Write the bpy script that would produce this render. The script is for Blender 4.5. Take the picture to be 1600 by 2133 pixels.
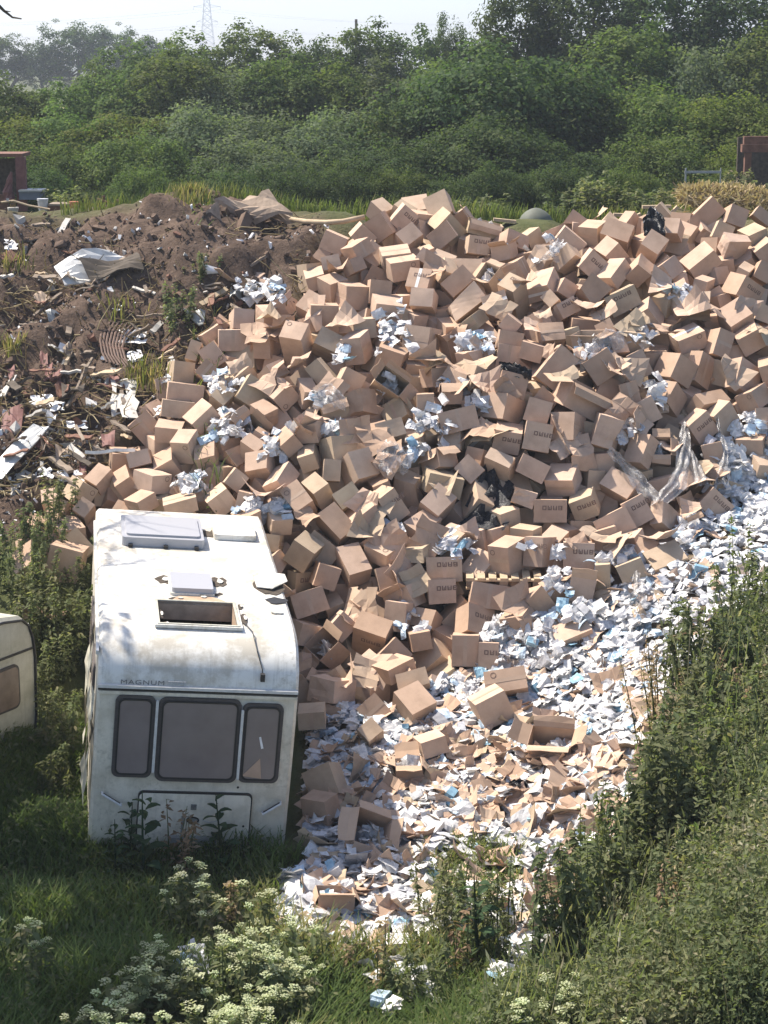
import bpy, math, random
import numpy as np
from mathutils import Vector, Matrix, noise as mnoise

for o in list(bpy.data.objects):
    bpy.data.objects.remove(o)
SC = bpy.context.scene
COL = SC.collection
random.seed(7)
RNG = np.random.default_rng(7)

# ------------------------------------------------------------------ camera
cam_d = bpy.data.cameras.new('camera')
cam = bpy.data.objects.new('camera', cam_d); COL.objects.link(cam)
cam_d.sensor_fit = 'HORIZONTAL'; cam_d.sensor_width = 36.0
cam_d.lens = 36.0 * 4100.0 / 1600.0
cam_d.clip_start = 0.5; cam_d.clip_end = 6000
cam.location = (0, 0, 8.1)
cam.rotation_euler = (math.pi / 2 - math.atan((1066.5 - 130.0) / 4100.0), 0, 0)
SC.camera = cam

# ------------------------------------------------------------------ sky and sun
SUN_AZ = math.radians(-56)      # from +Y, negative = to the left
SUN_EL = math.radians(55)
SUN_DIR = Vector((math.sin(SUN_AZ) * math.cos(SUN_EL), math.cos(SUN_AZ) * math.cos(SUN_EL), math.sin(SUN_EL)))
world = bpy.data.worlds.new('World'); SC.world = world
world.use_nodes = True
nt = world.node_tree; nt.nodes.clear()
wo = nt.nodes.new('ShaderNodeOutputWorld'); bg = nt.nodes.new('ShaderNodeBackground')
sky = nt.nodes.new('ShaderNodeTexSky'); sky.sky_type = 'NISHITA'; sky.sun_disc = False
sky.sun_elevation = SUN_EL; sky.sun_rotation = SUN_AZ; sky.altitude = 60
sky.air_density = 0.6; sky.dust_density = 1.3; sky.ozone_density = 0.2
bg.inputs['Strength'].default_value = 0.15
nt.links.new(sky.outputs[0], bg.inputs[0]); nt.links.new(bg.outputs[0], wo.inputs[0])
sun_d = bpy.data.lights.new('sun', 'SUN'); sun = bpy.data.objects.new('sun', sun_d); COL.objects.link(sun)
sun_d.energy = 5.0; sun_d.angle = math.radians(0.55); sun_d.color = (1.0, 0.925, 0.82)
sun.rotation_euler = SUN_DIR.to_track_quat('Z', 'Y').to_euler()
SC.view_settings.view_transform = 'Standard'; SC.view_settings.look = 'None'
SC.view_settings.exposure = 0.97; SC.view_settings.gamma = 1.0
SC.view_settings.use_curve_mapping = False
SC.cycles.max_bounces = 6; SC.cycles.diffuse_bounces = 3; SC.cycles.transparent_max_bounces = 12
SC.cycles.volume_bounces = 0
SC.cycles.use_denoising = True

# ------------------------------------------------------------------ lie of the land
#<TERRAIN>
CAM_H, FPX, YH = 8.1, 4100.0, 130.0
PITCH = math.atan((1066.5 - YH) / FPX)
def ray(px, py):
    u, v = (px - 800.0) / FPX, (1066.5 - py) / FPX
    c, s = math.cos(PITCH), math.sin(PITCH)
    return np.array([u, c + v * s, -s + v * c])
def at_depth(px, py, Y):
    d = ray(px, py); t = Y / d[1]
    return np.array([d[0] * t, Y, CAM_H + d[2] * t])
def project(p):
    p = np.asarray(p, float); c, s = math.cos(PITCH), math.sin(PITCH)
    q = p - np.array([0, 0, CAM_H])
    f = q[..., 1] * c - q[..., 2] * s; up = q[..., 1] * s + q[..., 2] * c
    return np.stack([800 + FPX * q[..., 0] / f, 1066.5 - FPX * up / f], -1)
CTRL = [(-300,2200,16.0),(0,2133,16.2),(400,2133,16.3),(800,2133,16.4),(1100,2133,16.2),(1400,2133,15.6),(1800,2133,15.0),
 (0,1800,19.6),(400,1790,19.8),(700,1790,19.8),(1000,1790,19.7),(1200,1790,19.5),(1400,1790,18.6),(1700,1790,17.8),
 (650,1500,23.0),(900,1500,22.9),(1200,1500,22.4),(1400,1500,21.2),(1700,1500,20),(0,1560,22),(100,1560,22.5),
 (650,1380,24.2),(1000,1380,24.0),(1200,1380,23.6),(1400,1380,22.8),(1700,1380,21.8),
 (640,1250,24.9),(850,1250,24.9),(1050,1250,24.6),(1250,1250,24.5),(1400,1250,24.0),(1600,1250,23.4),
 (1050,1170,25.0),(1200,1150,25.2),(640,1120,25.6),(850,1120,25.6),(1400,1130,25.6),(1600,1130,25.2),
 (1030,1060,26.3),(1200,1060,26.2),(1380,1030,26.6),(1600,1000,27.0),(300,1000,26.8),(600,1000,26.3),(850,1000,26.2),
 (420,900,27.4),(700,900,27.0),(900,900,26.9),(1100,900,26.7),(1300,900,26.9),(1600,900,27.4),
 (500,800,28.2),(750,800,27.9),(1000,800,27.7),(1250,800,27.5),(1600,800,28.0),
 (600,700,29.2),(900,700,28.9),(1200,700,28.6),(1600,700,28.8),(660,600,30.3),(900,600,30.1),(1250,600,29.8),(1600,600,29.8),
 (700,500,31.6),(900,500,31.4),(1150,520,31.2),(1300,500,31.1),(1600,500,31.0),
 (800,445,32.6),(950,455,32.4),(1130,485,32.2),(1300,460,32.4),(1500,450,32.2),(1700,440,32.2),
 (500,430,33.5),(430,505,31.7),(535,490,33.3),(560,535,32.6),(300,440,33.5),(100,455,34),(-200,455,34),(620,460,32.8),
 (100,600,31.5),(350,600,31),(560,590,31.2),(100,800,29.2),(300,800,28.8),(50,950,27.6),(200,950,27.3),(-200,800,29.2),(-200,1000,27),
 (0,1100,26.2),(150,1050,26.6),(80,1250,24.5),(0,1400,23.4),(-250,1400,23.4)]
CW = [(-9,12,0),(0,12,0),(9,12,.4),(-9,5,0),(0,5,0),(9,5,0.2),(-12,20,.3),(-12,26,2.0),(12,20,1.6),(12,26,2.6),(13,32,5.6),(-13,33,5.4),
      (-9,38,5.0),(-4,37,4.9),(0,37,4.8),(4,37,4.8),(9,37,4.9),(-9,44,4.3),(0,44,4.3),(9,44,4.3),(-9,52,4),(0,52,4),(9,52,4),(0,60,4),(-16,45,4.3),(16,45,4.3)]
def _fit_rbf():
    P = np.array([at_depth(*c) for c in CTRL] + [np.array(c, float) for c in CW])
    X, z = P[:, :2], P[:, 2]
    D = np.sqrt(((X[:, None] - X[None]) ** 2).sum(-1) + 0.5 ** 2)
    A = np.zeros((len(X) + 1, len(X) + 1)); A[:-1, :-1] = D - np.eye(len(X)) * 0.12; A[-1, :-1] = 1; A[:-1, -1] = 1
    w = np.linalg.solve(A, np.append(z, 0)); return X, w
_RX, _RW = _fit_rbf()
def ground_z(x, y):
    x = np.asarray(x, float); y = np.asarray(y, float)
    sh = np.broadcast(x, y).shape
    q = np.stack([np.broadcast_to(x, sh).ravel(), np.broadcast_to(y, sh).ravel()], -1)
    out = np.empty(len(q))
    for i in range(0, len(q), 20000):
        s = q[i:i + 20000]
        D = np.sqrt(((s[:, None] - _RX[None]) ** 2).sum(-1) + 0.25)
        out[i:i + 20000] = D @ _RW[:-1] + _RW[-1]
    # beyond the modelled yard the land levels out into gently rising fields
    far = np.interp(q[:, 1], [-1e4, 46, 60, 120, 350, 900, 5000], [4.2, 4.2, 4.0, 3.2, 5.2, 4.0, 4.0])
    near = np.clip((q[:, 1] - 44) / 10, 0, 1); side = np.clip((np.abs(q[:, 0]) - 14) / 10, 0, 1)
    k = np.maximum(near, side * np.clip((q[:, 1] - 10) / 20, 0, 1))
    out = out * (1 - k) + far * k
    low = np.clip((12 - q[:, 1]) / 6, 0, 1); out = out * (1 - low)
    return out.reshape(sh) if sh else float(out[0])
def hit(px, py, lift=0.0):
    """point of the ground (raised by lift) seen at a place of the photograph"""
    d = ray(px, py); lo, st = 13.0, 0.4
    for n in (83, 11, 11):
        ys = lo + st * np.arange(n); t = ys / d[1]; z = CAM_H + d[2] * t - lift; g = ground_z(d[0] * t, ys)
        w = np.nonzero(z <= g)[0]; i = int(w[0]) if len(w) else int(np.argmin(z - g))
        lo = ys[i] - st; st = st / 5
    return np.array([d[0] * t[i], ys[i], float(g[i]) + lift])
#</TERRAIN>

# ------------------------------------------------------------------ helpers
def tag(o, label=None, cat=None, group=None, kind=None):
    if label: o['label'] = label
    if cat: o['category'] = cat
    if group: o['group'] = group
    if kind: o['kind'] = kind
    return o
def link(name, me, parent=None, m=None):
    o = bpy.data.objects.new(name, me); COL.objects.link(o)
    if parent is not None: o.parent = parent
    if m is not None: o.matrix_local = m
    return o
def empty(name, loc=(0, 0, 0), rz=0.0, m=None):
    o = bpy.data.objects.new(name, None); COL.objects.link(o)
    o.empty_display_size = 0.1
    if m is not None: o.matrix_world = m
    else: o.location = loc; o.rotation_euler = (0, 0, rz)
    return o
def np_mesh(name, V, F, mat, tint=None, smooth=False, midx=None):
    """V (n,3), F (m,3|4) or list of index lists"""
    me = bpy.data.meshes.new(name)
    V = np.asarray(V, np.float32)
    if isinstance(F, np.ndarray):
        k = F.shape[1]; nf = len(F); idx = F.astype(np.int32).ravel()
        starts = (np.arange(nf) * k).astype(np.int32); tot = np.full(nf, k, np.int32)
    else:
        idx = np.array([i for f in F for i in f], np.int32); tot = np.array([len(f) for f in F], np.int32)
        starts = np.concatenate([[0], np.cumsum(tot)[:-1]]).astype(np.int32); nf = len(F)
    me.vertices.add(len(V)); me.vertices.foreach_set('co', V.ravel())
    me.loops.add(len(idx)); me.loops.foreach_set('vertex_index', idx)
    me.polygons.add(nf); me.polygons.foreach_set('loop_start', starts)
    me.polygons.foreach_set('use_smooth', np.full(nf, bool(smooth)))
    for m in (mat if isinstance(mat, (list, tuple)) else [mat]): me.materials.append(m)
    if midx is not None: me.polygons.foreach_set('material_index', np.asarray(midx, np.int32))
    if tint is not None:
        a = me.attributes.new('tint', 'FLOAT', 'POINT'); a.data.foreach_set('value', np.asarray(tint, np.float32))
    me.update(calc_edges=True); me.validate()
    return me
class MB:
    """collects shapes and links them as one mesh"""
    def __init__(s): s.V = []; s.F = []; s.n = 0; s.T = []
    def add(s, V, F, tint=0.0):
        V = np.asarray(V, float); s.V.append(V)
        s.F += [[i + s.n for i in f] for f in F]; s.n += len(V); s.T.append(np.full(len(V), tint))
    def box(s, c, d, R=None, tint=0.0, taper=1.0):
        d = np.asarray(d, float) / 2
        P = np.array([[x, y, z] for z in (-1, 1) for y in (-1, 1) for x in (-1, 1)], float)
        P[P[:, 2] > 0, :2] *= taper
        P = P * d
        if R is not None: P = P @ np.asarray(R).T
        s.add(P + np.asarray(c, float), [(0, 2, 3, 1), (4, 5, 7, 6), (0, 1, 5, 4), (2, 6, 7, 3), (0, 4, 6, 2), (1, 3, 7, 5)], tint)
    def tube(s, pts, r, k=6, tint=0.0, cap=True):
        pts = np.asarray(pts, float); n = len(pts)
        r = np.broadcast_to(np.asarray(r, float), (n,))
        V = []
        up = np.array([0.13, 0.21, 0.97])
        for i in range(n):
            t = pts[min(i + 1, n - 1)] - pts[max(i - 1, 0)]; t = t / (np.linalg.norm(t) + 1e-9)
            a = np.cross(t, up); la = np.linalg.norm(a)
            if la < 0.1: a = np.cross(t, [1, 0, 0]); la = np.linalg.norm(a)
            a /= la; b = np.cross(t, a)
            for j in range(k):
                q = 2 * math.pi * j / k
                V.append(pts[i] + r[i] * (math.cos(q) * a + math.sin(q) * b))
        F = [(i * k + j, i * k + (j + 1) % k, (i + 1) * k + (j + 1) % k, (i + 1) * k + j) for i in range(n - 1) for j in range(k)]
        if cap: F += [tuple(range(k))[::-1], tuple((n - 1) * k + j for j in range(k))]
        s.add(V, F, tint)
    def disc(s, c, nrm, r, k=7, tint=0.0, dome=0.0):
        nrm = np.asarray(nrm, float); nrm = nrm / np.linalg.norm(nrm)
        a = np.cross(nrm, [0.3, 0.9, 0.1]); a /= np.linalg.norm(a); b = np.cross(nrm, a)
        c = np.asarray(c, float)
        V = [c + nrm * dome] + [c + r * (math.cos(2 * math.pi * j / k) * a + math.sin(2 * math.pi * j / k) * b) for j in range(k)]
        s.add(V, [(0, 1 + j, 1 + (j + 1) % k) for j in range(k)], tint)
    def build(s, name, mat, parent=None, m=None, smooth=False, mesh_only=False):
        me = np_mesh(name, np.concatenate(s.V), s.F, mat, np.concatenate(s.T), smooth)
        return me if mesh_only else link(name, me, parent, m)
def rotv(v):
    v = np.asarray(v, float); a = np.linalg.norm(v) + 1e-9; k = v / a
    K = np.array([[0, -k[2], k[1]], [k[2], 0, -k[0]], [-k[1], k[0], 0]])
    return np.eye(3) + math.sin(a) * K + (1 - math.cos(a)) * K @ K
def M4(R, t):
    M = Matrix.Identity(4)
    for i in range(3):
        for j in range(3): M[i][j] = float(R[i][j])
        M[i][3] = float(t[i])
    return M
def copy_tree(o, parent=None):
    c = o.copy(); COL.objects.link(c)
    if parent is not None: c.parent = parent; c.matrix_parent_inverse = o.matrix_parent_inverse.copy()
    for ch in KIDS.get(o.name, []): copy_tree(ch, c)
    return c
KIDS = {}
def learn(root):
    """remember the children of a finished thing so that copies are quick"""
    for o in COL.objects:
        if o.parent is not None: KIDS.setdefault(o.parent.name, [])
    KIDS[root.name] = [o for o in COL.objects if o.parent == root]
    for c in KIDS[root.name]: KIDS[c.name] = [o for o in COL.objects if o.parent == c]
def inside(poly, p):
    x, y = p; c = False
    for i in range(len(poly)):
        x1, y1 = poly[i]; x2, y2 = poly[i - 1]
        if (y1 > y) != (y2 > y) and x < (x2 - x1) * (y - y1) / (y2 - y1) + x1: c = not c
    return c
def inside_np(poly, P):
    c = np.zeros(len(P), bool); x, y = P[:, 0], P[:, 1]
    for i in range(len(poly)):
        x1, y1 = poly[i]; x2, y2 = poly[i - 1]
        if y1 == y2: continue
        m = ((y1 > y) != (y2 > y)) & (x < (x2 - x1) * (y - y1) / (y2 - y1) + x1)
        c ^= m
    return c
def vnoise(x, y, seed=0):
    """smooth 2-D value noise, -1..1"""
    x = np.asarray(x, float); y = np.asarray(y, float)
    xi = np.floor(x).astype(np.int64); yi = np.floor(y).astype(np.int64); fx = x - xi; fy = y - yi
    fx = fx * fx * (3 - 2 * fx); fy = fy * fy * (3 - 2 * fy)
    def h(a, b):
        n = (a * 374761393 + b * 668265263 + seed * 974711) & 0x7fffffff
        n = ((n ^ (n >> 13)) * 1274126177) & 0x7fffffff
        return ((n ^ (n >> 16)) & 0xffff) / 32767.5 - 1
    return (h(xi, yi) * (1 - fx) + h(xi + 1, yi) * fx) * (1 - fy) + (h(xi, yi + 1) * (1 - fx) + h(xi + 1, yi + 1) * fx) * fy

# ------------------------------------------------------------------ materials
def mat(name, rough=0.8, spec=0.3):
    m = bpy.data.materials.new(name); m.use_nodes = True
    n = m.node_tree.nodes; b = n['Principled BSDF']
    b.inputs['Roughness'].default_value = rough; b.inputs['Specular IOR Level'].default_value = spec
    return m, m.node_tree, b
def ramp(nt, stops, interp='LINEAR'):
    r = nt.nodes.new('ShaderNodeValToRGB'); e = r.color_ramp.elements; r.color_ramp.interpolation = interp
    while len(e) < len(stops): e.new(0.5)
    for i, (p, c) in enumerate(stops): e[i].position = p; e[i].color = (*c, 1)
    return r
def noise_tex(nt, scale, detail=4, rough=0.6, coord='Object', vec=None):
    t = nt.nodes.new('ShaderNodeTexNoise'); t.inputs['Scale'].default_value = scale
    t.inputs['Detail'].default_value = detail; t.inputs['Roughness'].default_value = rough
    if vec is None:
        c = nt.nodes.new('ShaderNodeTexCoord'); vec = c.outputs[coord]
    nt.links.new(vec, t.inputs['Vector']); return t
def math_n(nt, op, a, b=None):
    m = nt.nodes.new('ShaderNodeMath'); m.operation = op
    for i, v in enumerate((a, b)):
        if v is None: continue
        if isinstance(v, (int, float)): m.inputs[i].default_value = v
        else: nt.links.new(v, m.inputs[i])
    return m.outputs[0]
def mixc(nt, f, a, b, mode='MIX'):
    m = nt.nodes.new('ShaderNodeMix'); m.data_type = 'RGBA'; m.blend_type = mode
    for sock, v in ((m.inputs[0], f), (m.inputs[6], a), (m.inputs[7], b)):
        if isinstance(v, (int, float)): sock.default_value = v
        elif isinstance(v, tuple): sock.default_value = (*v, 1)
        else: nt.links.new(v, sock)
    return m.outputs[2]
def rnd(nt):
    """0..1, own value for every object plus the 'tint' stored on the mesh"""
    o = nt.nodes.new('ShaderNodeObjectInfo'); a = nt.nodes.new('ShaderNodeAttribute'); a.attribute_name = 'tint'
    return math_n(nt, 'FRACT', math_n(nt, 'ADD', o.outputs['Random'], a.outputs['Fac']))
def tintv(nt):
    a = nt.nodes.new('ShaderNodeAttribute'); a.attribute_name = 'tint'; return a.outputs['Fac']
def plain(name, c, rough=0.7, spec=0.3, var=0.25, scale=6.0, metal=0.0, c2=None):
    m, nt, b = mat(name, rough, spec)
    t = noise_tex(nt, scale, 5, 0.65)
    d = c2 or tuple(x * (1 - var) for x in c)
    r = ramp(nt, [(0.32, d), (0.68, c)]); nt.links.new(t.outputs['Fac'], r.inputs[0]); nt.links.new(r.outputs[0], b.inputs['Base Color'])
    b.inputs['Metallic'].default_value = metal
    return m
def bump(nt, b, h, strength=0.3, dist=0.02):
    n = nt.nodes.new('ShaderNodeBump'); n.inputs['Strength'].default_value = strength; n.inputs['Distance'].default_value = dist
    nt.links.new(h, n.inputs['Height']); nt.links.new(n.outputs[0], b.inputs['Normal'])
MAT = {}
def make_cardboard(name, stops, dirt):
    m, nt, b = mat(name, 0.88, 0.18)
    r = ramp(nt, stops); nt.links.new(rnd(nt), r.inputs[0])
    t = noise_tex(nt, 3.2, 6, 0.7); f = math_n(nt, 'MULTIPLY', t.outputs['Fac'], t.outputs['Fac'])
    k = ramp(nt, [(0.12, (1.08, 1.07, 1.05)), (0.5, dirt)]); nt.links.new(f, k.inputs[0])
    nt.links.new(mixc(nt, 0.75, r.outputs[0], k.outputs[0], 'MULTIPLY'), b.inputs['Base Color'])
    w = nt.nodes.new('ShaderNodeTexWave'); w.inputs['Scale'].default_value = 26; w.inputs['Distortion'].default_value = 0.6
    c = nt.nodes.new('ShaderNodeTexCoord'); nt.links.new(c.outputs['Object'], w.inputs['Vector'])
    t2 = noise_tex(nt, 9, 4, 0.6)
    bump(nt, b, math_n(nt, 'ADD', math_n(nt, 'MULTIPLY', w.outputs['Fac'], 0.12), t2.outputs['Fac']), 0.18, 0.008)
    return m
MAT['card'] = make_cardboard('cardboard', [(0.0, (0.42, 0.290, 0.205)), (0.35, (0.48, 0.344, 0.255)), (0.6, (0.53, 0.390, 0.298)), (0.82, (0.47, 0.356, 0.255)), (1.0, (0.43, 0.345, 0.24))], (0.74, 0.71, 0.68))
MAT['card_in'] = make_cardboard('cardboard_inside', [(0.0, (0.42, 0.29, 0.20)), (1.0, (0.50, 0.36, 0.26))], (0.8, 0.77, 0.73))
MAT['tape'] = plain('parcel_tape', (0.47, 0.335, 0.235), 0.38, 0.5, 0.14, 8)
MAT['tape_pale'] = plain('torn_white_tape', (0.82, 0.78, 0.72), 0.4, 0.5, 0.1, 8)
MAT['ink'] = plain('printing_ink', (0.13, 0.085, 0.065), 0.8, 0.2, 0.45, 40, c2=(0.25, 0.17, 0.13))
def make_packet(name, stops):
    m, nt, b = mat(name, 0.38, 0.5)
    r = ramp(nt, stops, 'CONSTANT')
    v = rnd(nt); nt.links.new(v, r.inputs[0])
    t = noise_tex(nt, 22, 3, 0.6)
    k = ramp(nt, [(0.3, (0.80, 0.80, 0.82)), (0.65, (1.05, 1.05, 1.05))]); nt.links.new(t.outputs['Fac'], k.inputs[0])
    col = mixc(nt, 1.0, r.outputs[0], k.outputs[0], 'MULTIPLY'); nt.links.new(col, b.inputs['Base Color'])
    bump(nt, b, noise_tex(nt, 30, 3, 0.6).outputs['Fac'], 0.5, 0.012)
    tr = nt.nodes.new('ShaderNodeBsdfTranslucent'); nt.links.new(col, tr.inputs[0])
    mx = nt.nodes.new('ShaderNodeMixShader'); mx.inputs[0].default_value = 0.22
    nt.links.new(b.outputs[0], mx.inputs[1]); nt.links.new(tr.outputs[0], mx.inputs[2])
    nt.links.new(mx.outputs[0], nt.nodes['Material Output'].inputs[0])
    return m
MAT['packet'] = make_packet('packet_plastic', [(0.0, (0.74, 0.73, 0.71)), (0.45, (0.67, 0.665, 0.66)), (0.68, (0.58, 0.585, 0.61)), (0.80, (0.80, 0.77, 0.73)), (0.87, (0.52, 0.64, 0.74)), (0.935, (0.30, 0.50, 0.62)), (0.965, (0.55, 0.43, 0.33)), (1.0, (0.06, 0.06, 0.07))])
MAT['packet_white'] = make_packet('white_packet_plastic', [(0.0, (0.74, 0.73, 0.71)), (0.5, (0.66, 0.655, 0.655)), (0.8, (0.80, 0.77, 0.74))])
MAT['packet_blue'] = make_packet('blue_packet_plastic', [(0.0, (0.52, 0.64, 0.74)), (0.6, (0.36, 0.55, 0.66))])
MAT['white_scrap'] = plain('white_scrap', (0.78, 0.77, 0.76), 0.5, 0.4, 0.2, 14)
MAT['blue_print'] = plain('blue_print', (0.20, 0.42, 0.55), 0.45, 0.4, 0.2, 20)
def make_film():
    m, nt, b = mat('clear_film', 0.16, 0.6)
    b.inputs['Base Color'].default_value = (0.70, 0.68, 0.66, 1)
    tr = nt.nodes.new('ShaderNodeBsdfTransparent'); tr.inputs[0].default_value = (0.93, 0.92, 0.91, 1)
    t = noise_tex(nt, 5, 5, 0.7); f = ramp(nt, [(0.3, (0.86, 0.86, 0.86)), (0.7, (0.42, 0.42, 0.42))]); nt.links.new(t.outputs['Fac'], f.inputs[0])
    mx = nt.nodes.new('ShaderNodeMixShader'); nt.links.new(f.outputs[0], mx.inputs[0])
    nt.links.new(b.outputs[0], mx.inputs[1]); nt.links.new(tr.outputs[0], mx.inputs[2])
    nt.links.new(mx.outputs[0], nt.nodes['Material Output'].inputs[0])
    bump(nt, b, noise_tex(nt, 14, 4, 0.7).outputs['Fac'], 0.8, 0.03)
    return m
MAT['film'] = make_film()
MAT['black_bag'] = plain('black_plastic', (0.018, 0.018, 0.021), 0.3, 0.5, 0.3, 9)
bb = MAT['black_bag'].node_tree; bump(bb, bb.nodes['Principled BSDF'], noise_tex(bb, 11, 5, 0.7).outputs['Fac'], 1.0, 0.05)
MAT['wood'] = plain('pale_wood', (0.50, 0.385, 0.255), 0.8, 0.2, 0.3, 7)
MAT['old_wood'] = plain('weathered_wood', (0.27, 0.215, 0.165), 0.85, 0.2, 0.4, 7)
MAT['pale_scrap'] = plain('pale_painted_scrap', (0.52, 0.49, 0.44), 0.7, 0.3, 0.35, 9)
MAT['rust'] = plain('rusty_steel', (0.21, 0.105, 0.07), 0.85, 0.3, 0.45, 9)
MAT['red'] = plain('faded_red_paint', (0.20, 0.090, 0.075), 0.7, 0.3, 0.4, 8)
MAT['orange'] = plain('orange_plastic', (0.50, 0.16, 0.07), 0.5, 0.4, 0.3, 8)
MAT['grey_metal'] = plain('grey_metal', (0.30, 0.31, 0.30), 0.5, 0.5, 0.3, 9, 0.3)
MAT['white_metal'] = plain('white_sheet_metal', (0.62, 0.62, 0.60), 0.4, 0.5, 0.35, 5)
MAT['dome'] = plain('green_grey_plastic', (0.125, 0.135, 0.105), 0.7, 0.3, 0.25, 5)
MAT['carpet'] = plain('dirty_carpet', (0.40, 0.31, 0.235), 0.95, 0.1, 0.45, 6)
MAT['straw'] = None
def make_leaf(name, stops, trans=0.45, rough=0.75):
    m, nt, b = mat(name, rough, 0.08)
    r = ramp(nt, stops); nt.links.new(tintv(nt), r.inputs[0])
    o = nt.nodes.new('ShaderNodeObjectInfo')
    h = nt.nodes.new('ShaderNodeHueSaturation'); nt.links.new(r.outputs[0], h.inputs['Color'])
    nt.links.new(math_n(nt, 'ADD', math_n(nt, 'MULTIPLY', o.outputs['Random'], 0.035), 0.4825), h.inputs['Hue'])
    nt.links.new(math_n(nt, 'ADD', math_n(nt, 'MULTIPLY', o.outputs['Random'], 0.35), 0.82), h.inputs['Value'])
    nt.links.new(h.outputs[0], b.inputs['Base Color'])
    tr = nt.nodes.new('ShaderNodeBsdfTranslucent')
    nt.links.new(mixc(nt, 1.0, h.outputs[0], (1.25, 1.35, 0.7), 'MULTIPLY'), tr.inputs[0])
    mx = nt.nodes.new('ShaderNodeMixShader'); mx.inputs[0].default_value = trans
    nt.links.new(b.outputs[0], mx.inputs[1]); nt.links.new(tr.outputs[0], mx.inputs[2])
    nt.links.new(mx.outputs[0], nt.nodes['Material Output'].inputs[0])
    return m
MAT['leaf'] = make_leaf('tree_leaves', [(0, (0.057, 0.090, 0.029)), (0.5, (0.092, 0.135, 0.041)), (0.85, (0.132, 0.165, 0.056)), (1, (0.171, 0.180, 0.072))])
MAT['leaf_grey'] = make_leaf('grey_green_leaves', [(0, (0.065, 0.088, 0.046)), (0.5, (0.105, 0.135, 0.070)), (1, (0.162, 0.180, 0.110))])
MAT['leaf_dark'] = make_leaf('dark_leaves', [(0, (0.035, 0.060, 0.025)), (0.5, (0.061, 0.092, 0.036)), (1, (0.104, 0.125, 0.053))])
MAT['leaf_warm'] = make_leaf('yellow_green_leaves', [(0, (0.068, 0.098, 0.023)), (0.5, (0.116, 0.155, 0.038)), (1, (0.176, 0.185, 0.059))])
MAT['weed'] = make_leaf('weed_leaves', [(0, (0.083, 0.105, 0.049)), (0.4, (0.133, 0.153, 0.075)), (0.70, (0.190, 0.196, 0.106)), (0.86, (0.242, 0.215, 0.133)), (0.95, (0.337, 0.297, 0.209)), (1, (0.423, 0.392, 0.302))], 0.45)
MAT['grass'] = make_leaf('grass_blades', [(0, (0.067, 0.103, 0.033)), (0.5, (0.123, 0.165, 0.052)), (0.8, (0.190, 0.190, 0.071)), (1, (0.366, 0.291, 0.150))], 0.4)
MAT['dock'] = make_leaf('broad_leaves', [(0, (0.035, 0.062, 0.030)), (1, (0.070, 0.105, 0.050))], 0.3)
MAT['dry'] = make_leaf('dry_stalks', [(0, (0.20, 0.135, 0.075)), (1, (0.36, 0.29, 0.185))], 0.3)
MAT['straw'] = make_leaf('straw', [(0, (0.26, 0.185, 0.105)), (0.6, (0.42, 0.33, 0.20)), (1, (0.52, 0.43, 0.28))], 0.25)
MAT['petal'] = make_leaf('cream_flowers', [(0, (0.34, 0.38, 0.19)), (0.6, (0.50, 0.52, 0.32)), (1, (0.62, 0.62, 0.45))], 0.4)
MAT['bark'] = plain('bark', (0.115, 0.095, 0.075), 0.9, 0.15, 0.4, 5)

# ================================================================== GROUND, FIELDS, AIR
HEAP = [(790,432),(850,425),(960,445),(1010,450),(1060,480),(1130,495),(1200,462),(1330,450),(1440,440),(1600,438),(1720,438),(1720,1000),(1600,885),(1530,930),(1490,1020),(1420,1085),(1340,1180),(1250,1250),(1100,1285),(1030,1330),(1000,1395),(900,1420),(860,1470),(740,1455),(640,1470),(600,1300),(560,1110),(200,1075),(90,1180),(80,1040),(180,975),(330,850),(350,765),(480,655),(620,645),(640,565),(690,490),(745,458)]
SPILL = [(1730,880),(1600,885),(1530,930),(1490,1020),(1420,1085),(1340,1180),(1250,1250),(1100,1285),(1030,1330),(1000,1395),(900,1420),(860,1470),(740,1455),(650,1475),(645,1620),(640,1750),(655,1790),(590,1830),(580,1925),(690,1965),(700,1990),(880,1975),(1010,1900),(1040,1940),(1075,2050),(1105,1975),(1170,1965),(1215,1880),(1290,1780),(1290,1690),(1345,1600),(1400,1520),(1440,1440),(1500,1370),(1580,1325),(1730,1300)]
MOUND = [(-300,440),(60,470),(200,455),(330,432),(480,412),(610,450),(700,465),(690,490),(640,565),(620,645),(480,655),(350,765),(330,850),(180,975),(80,1040),(60,1130),(-300,1200)]
def soft_in(poly, P, r=16):
    s = 0
    for dx, dy in ((0, 0), (r, 0), (-r, 0), (0, r), (0, -r), (r, r), (-r, -r), (r, -r), (-r, r)):
        s = s + inside_np(poly, P + np.array([dx, dy]))
    return s / 9.0
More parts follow.
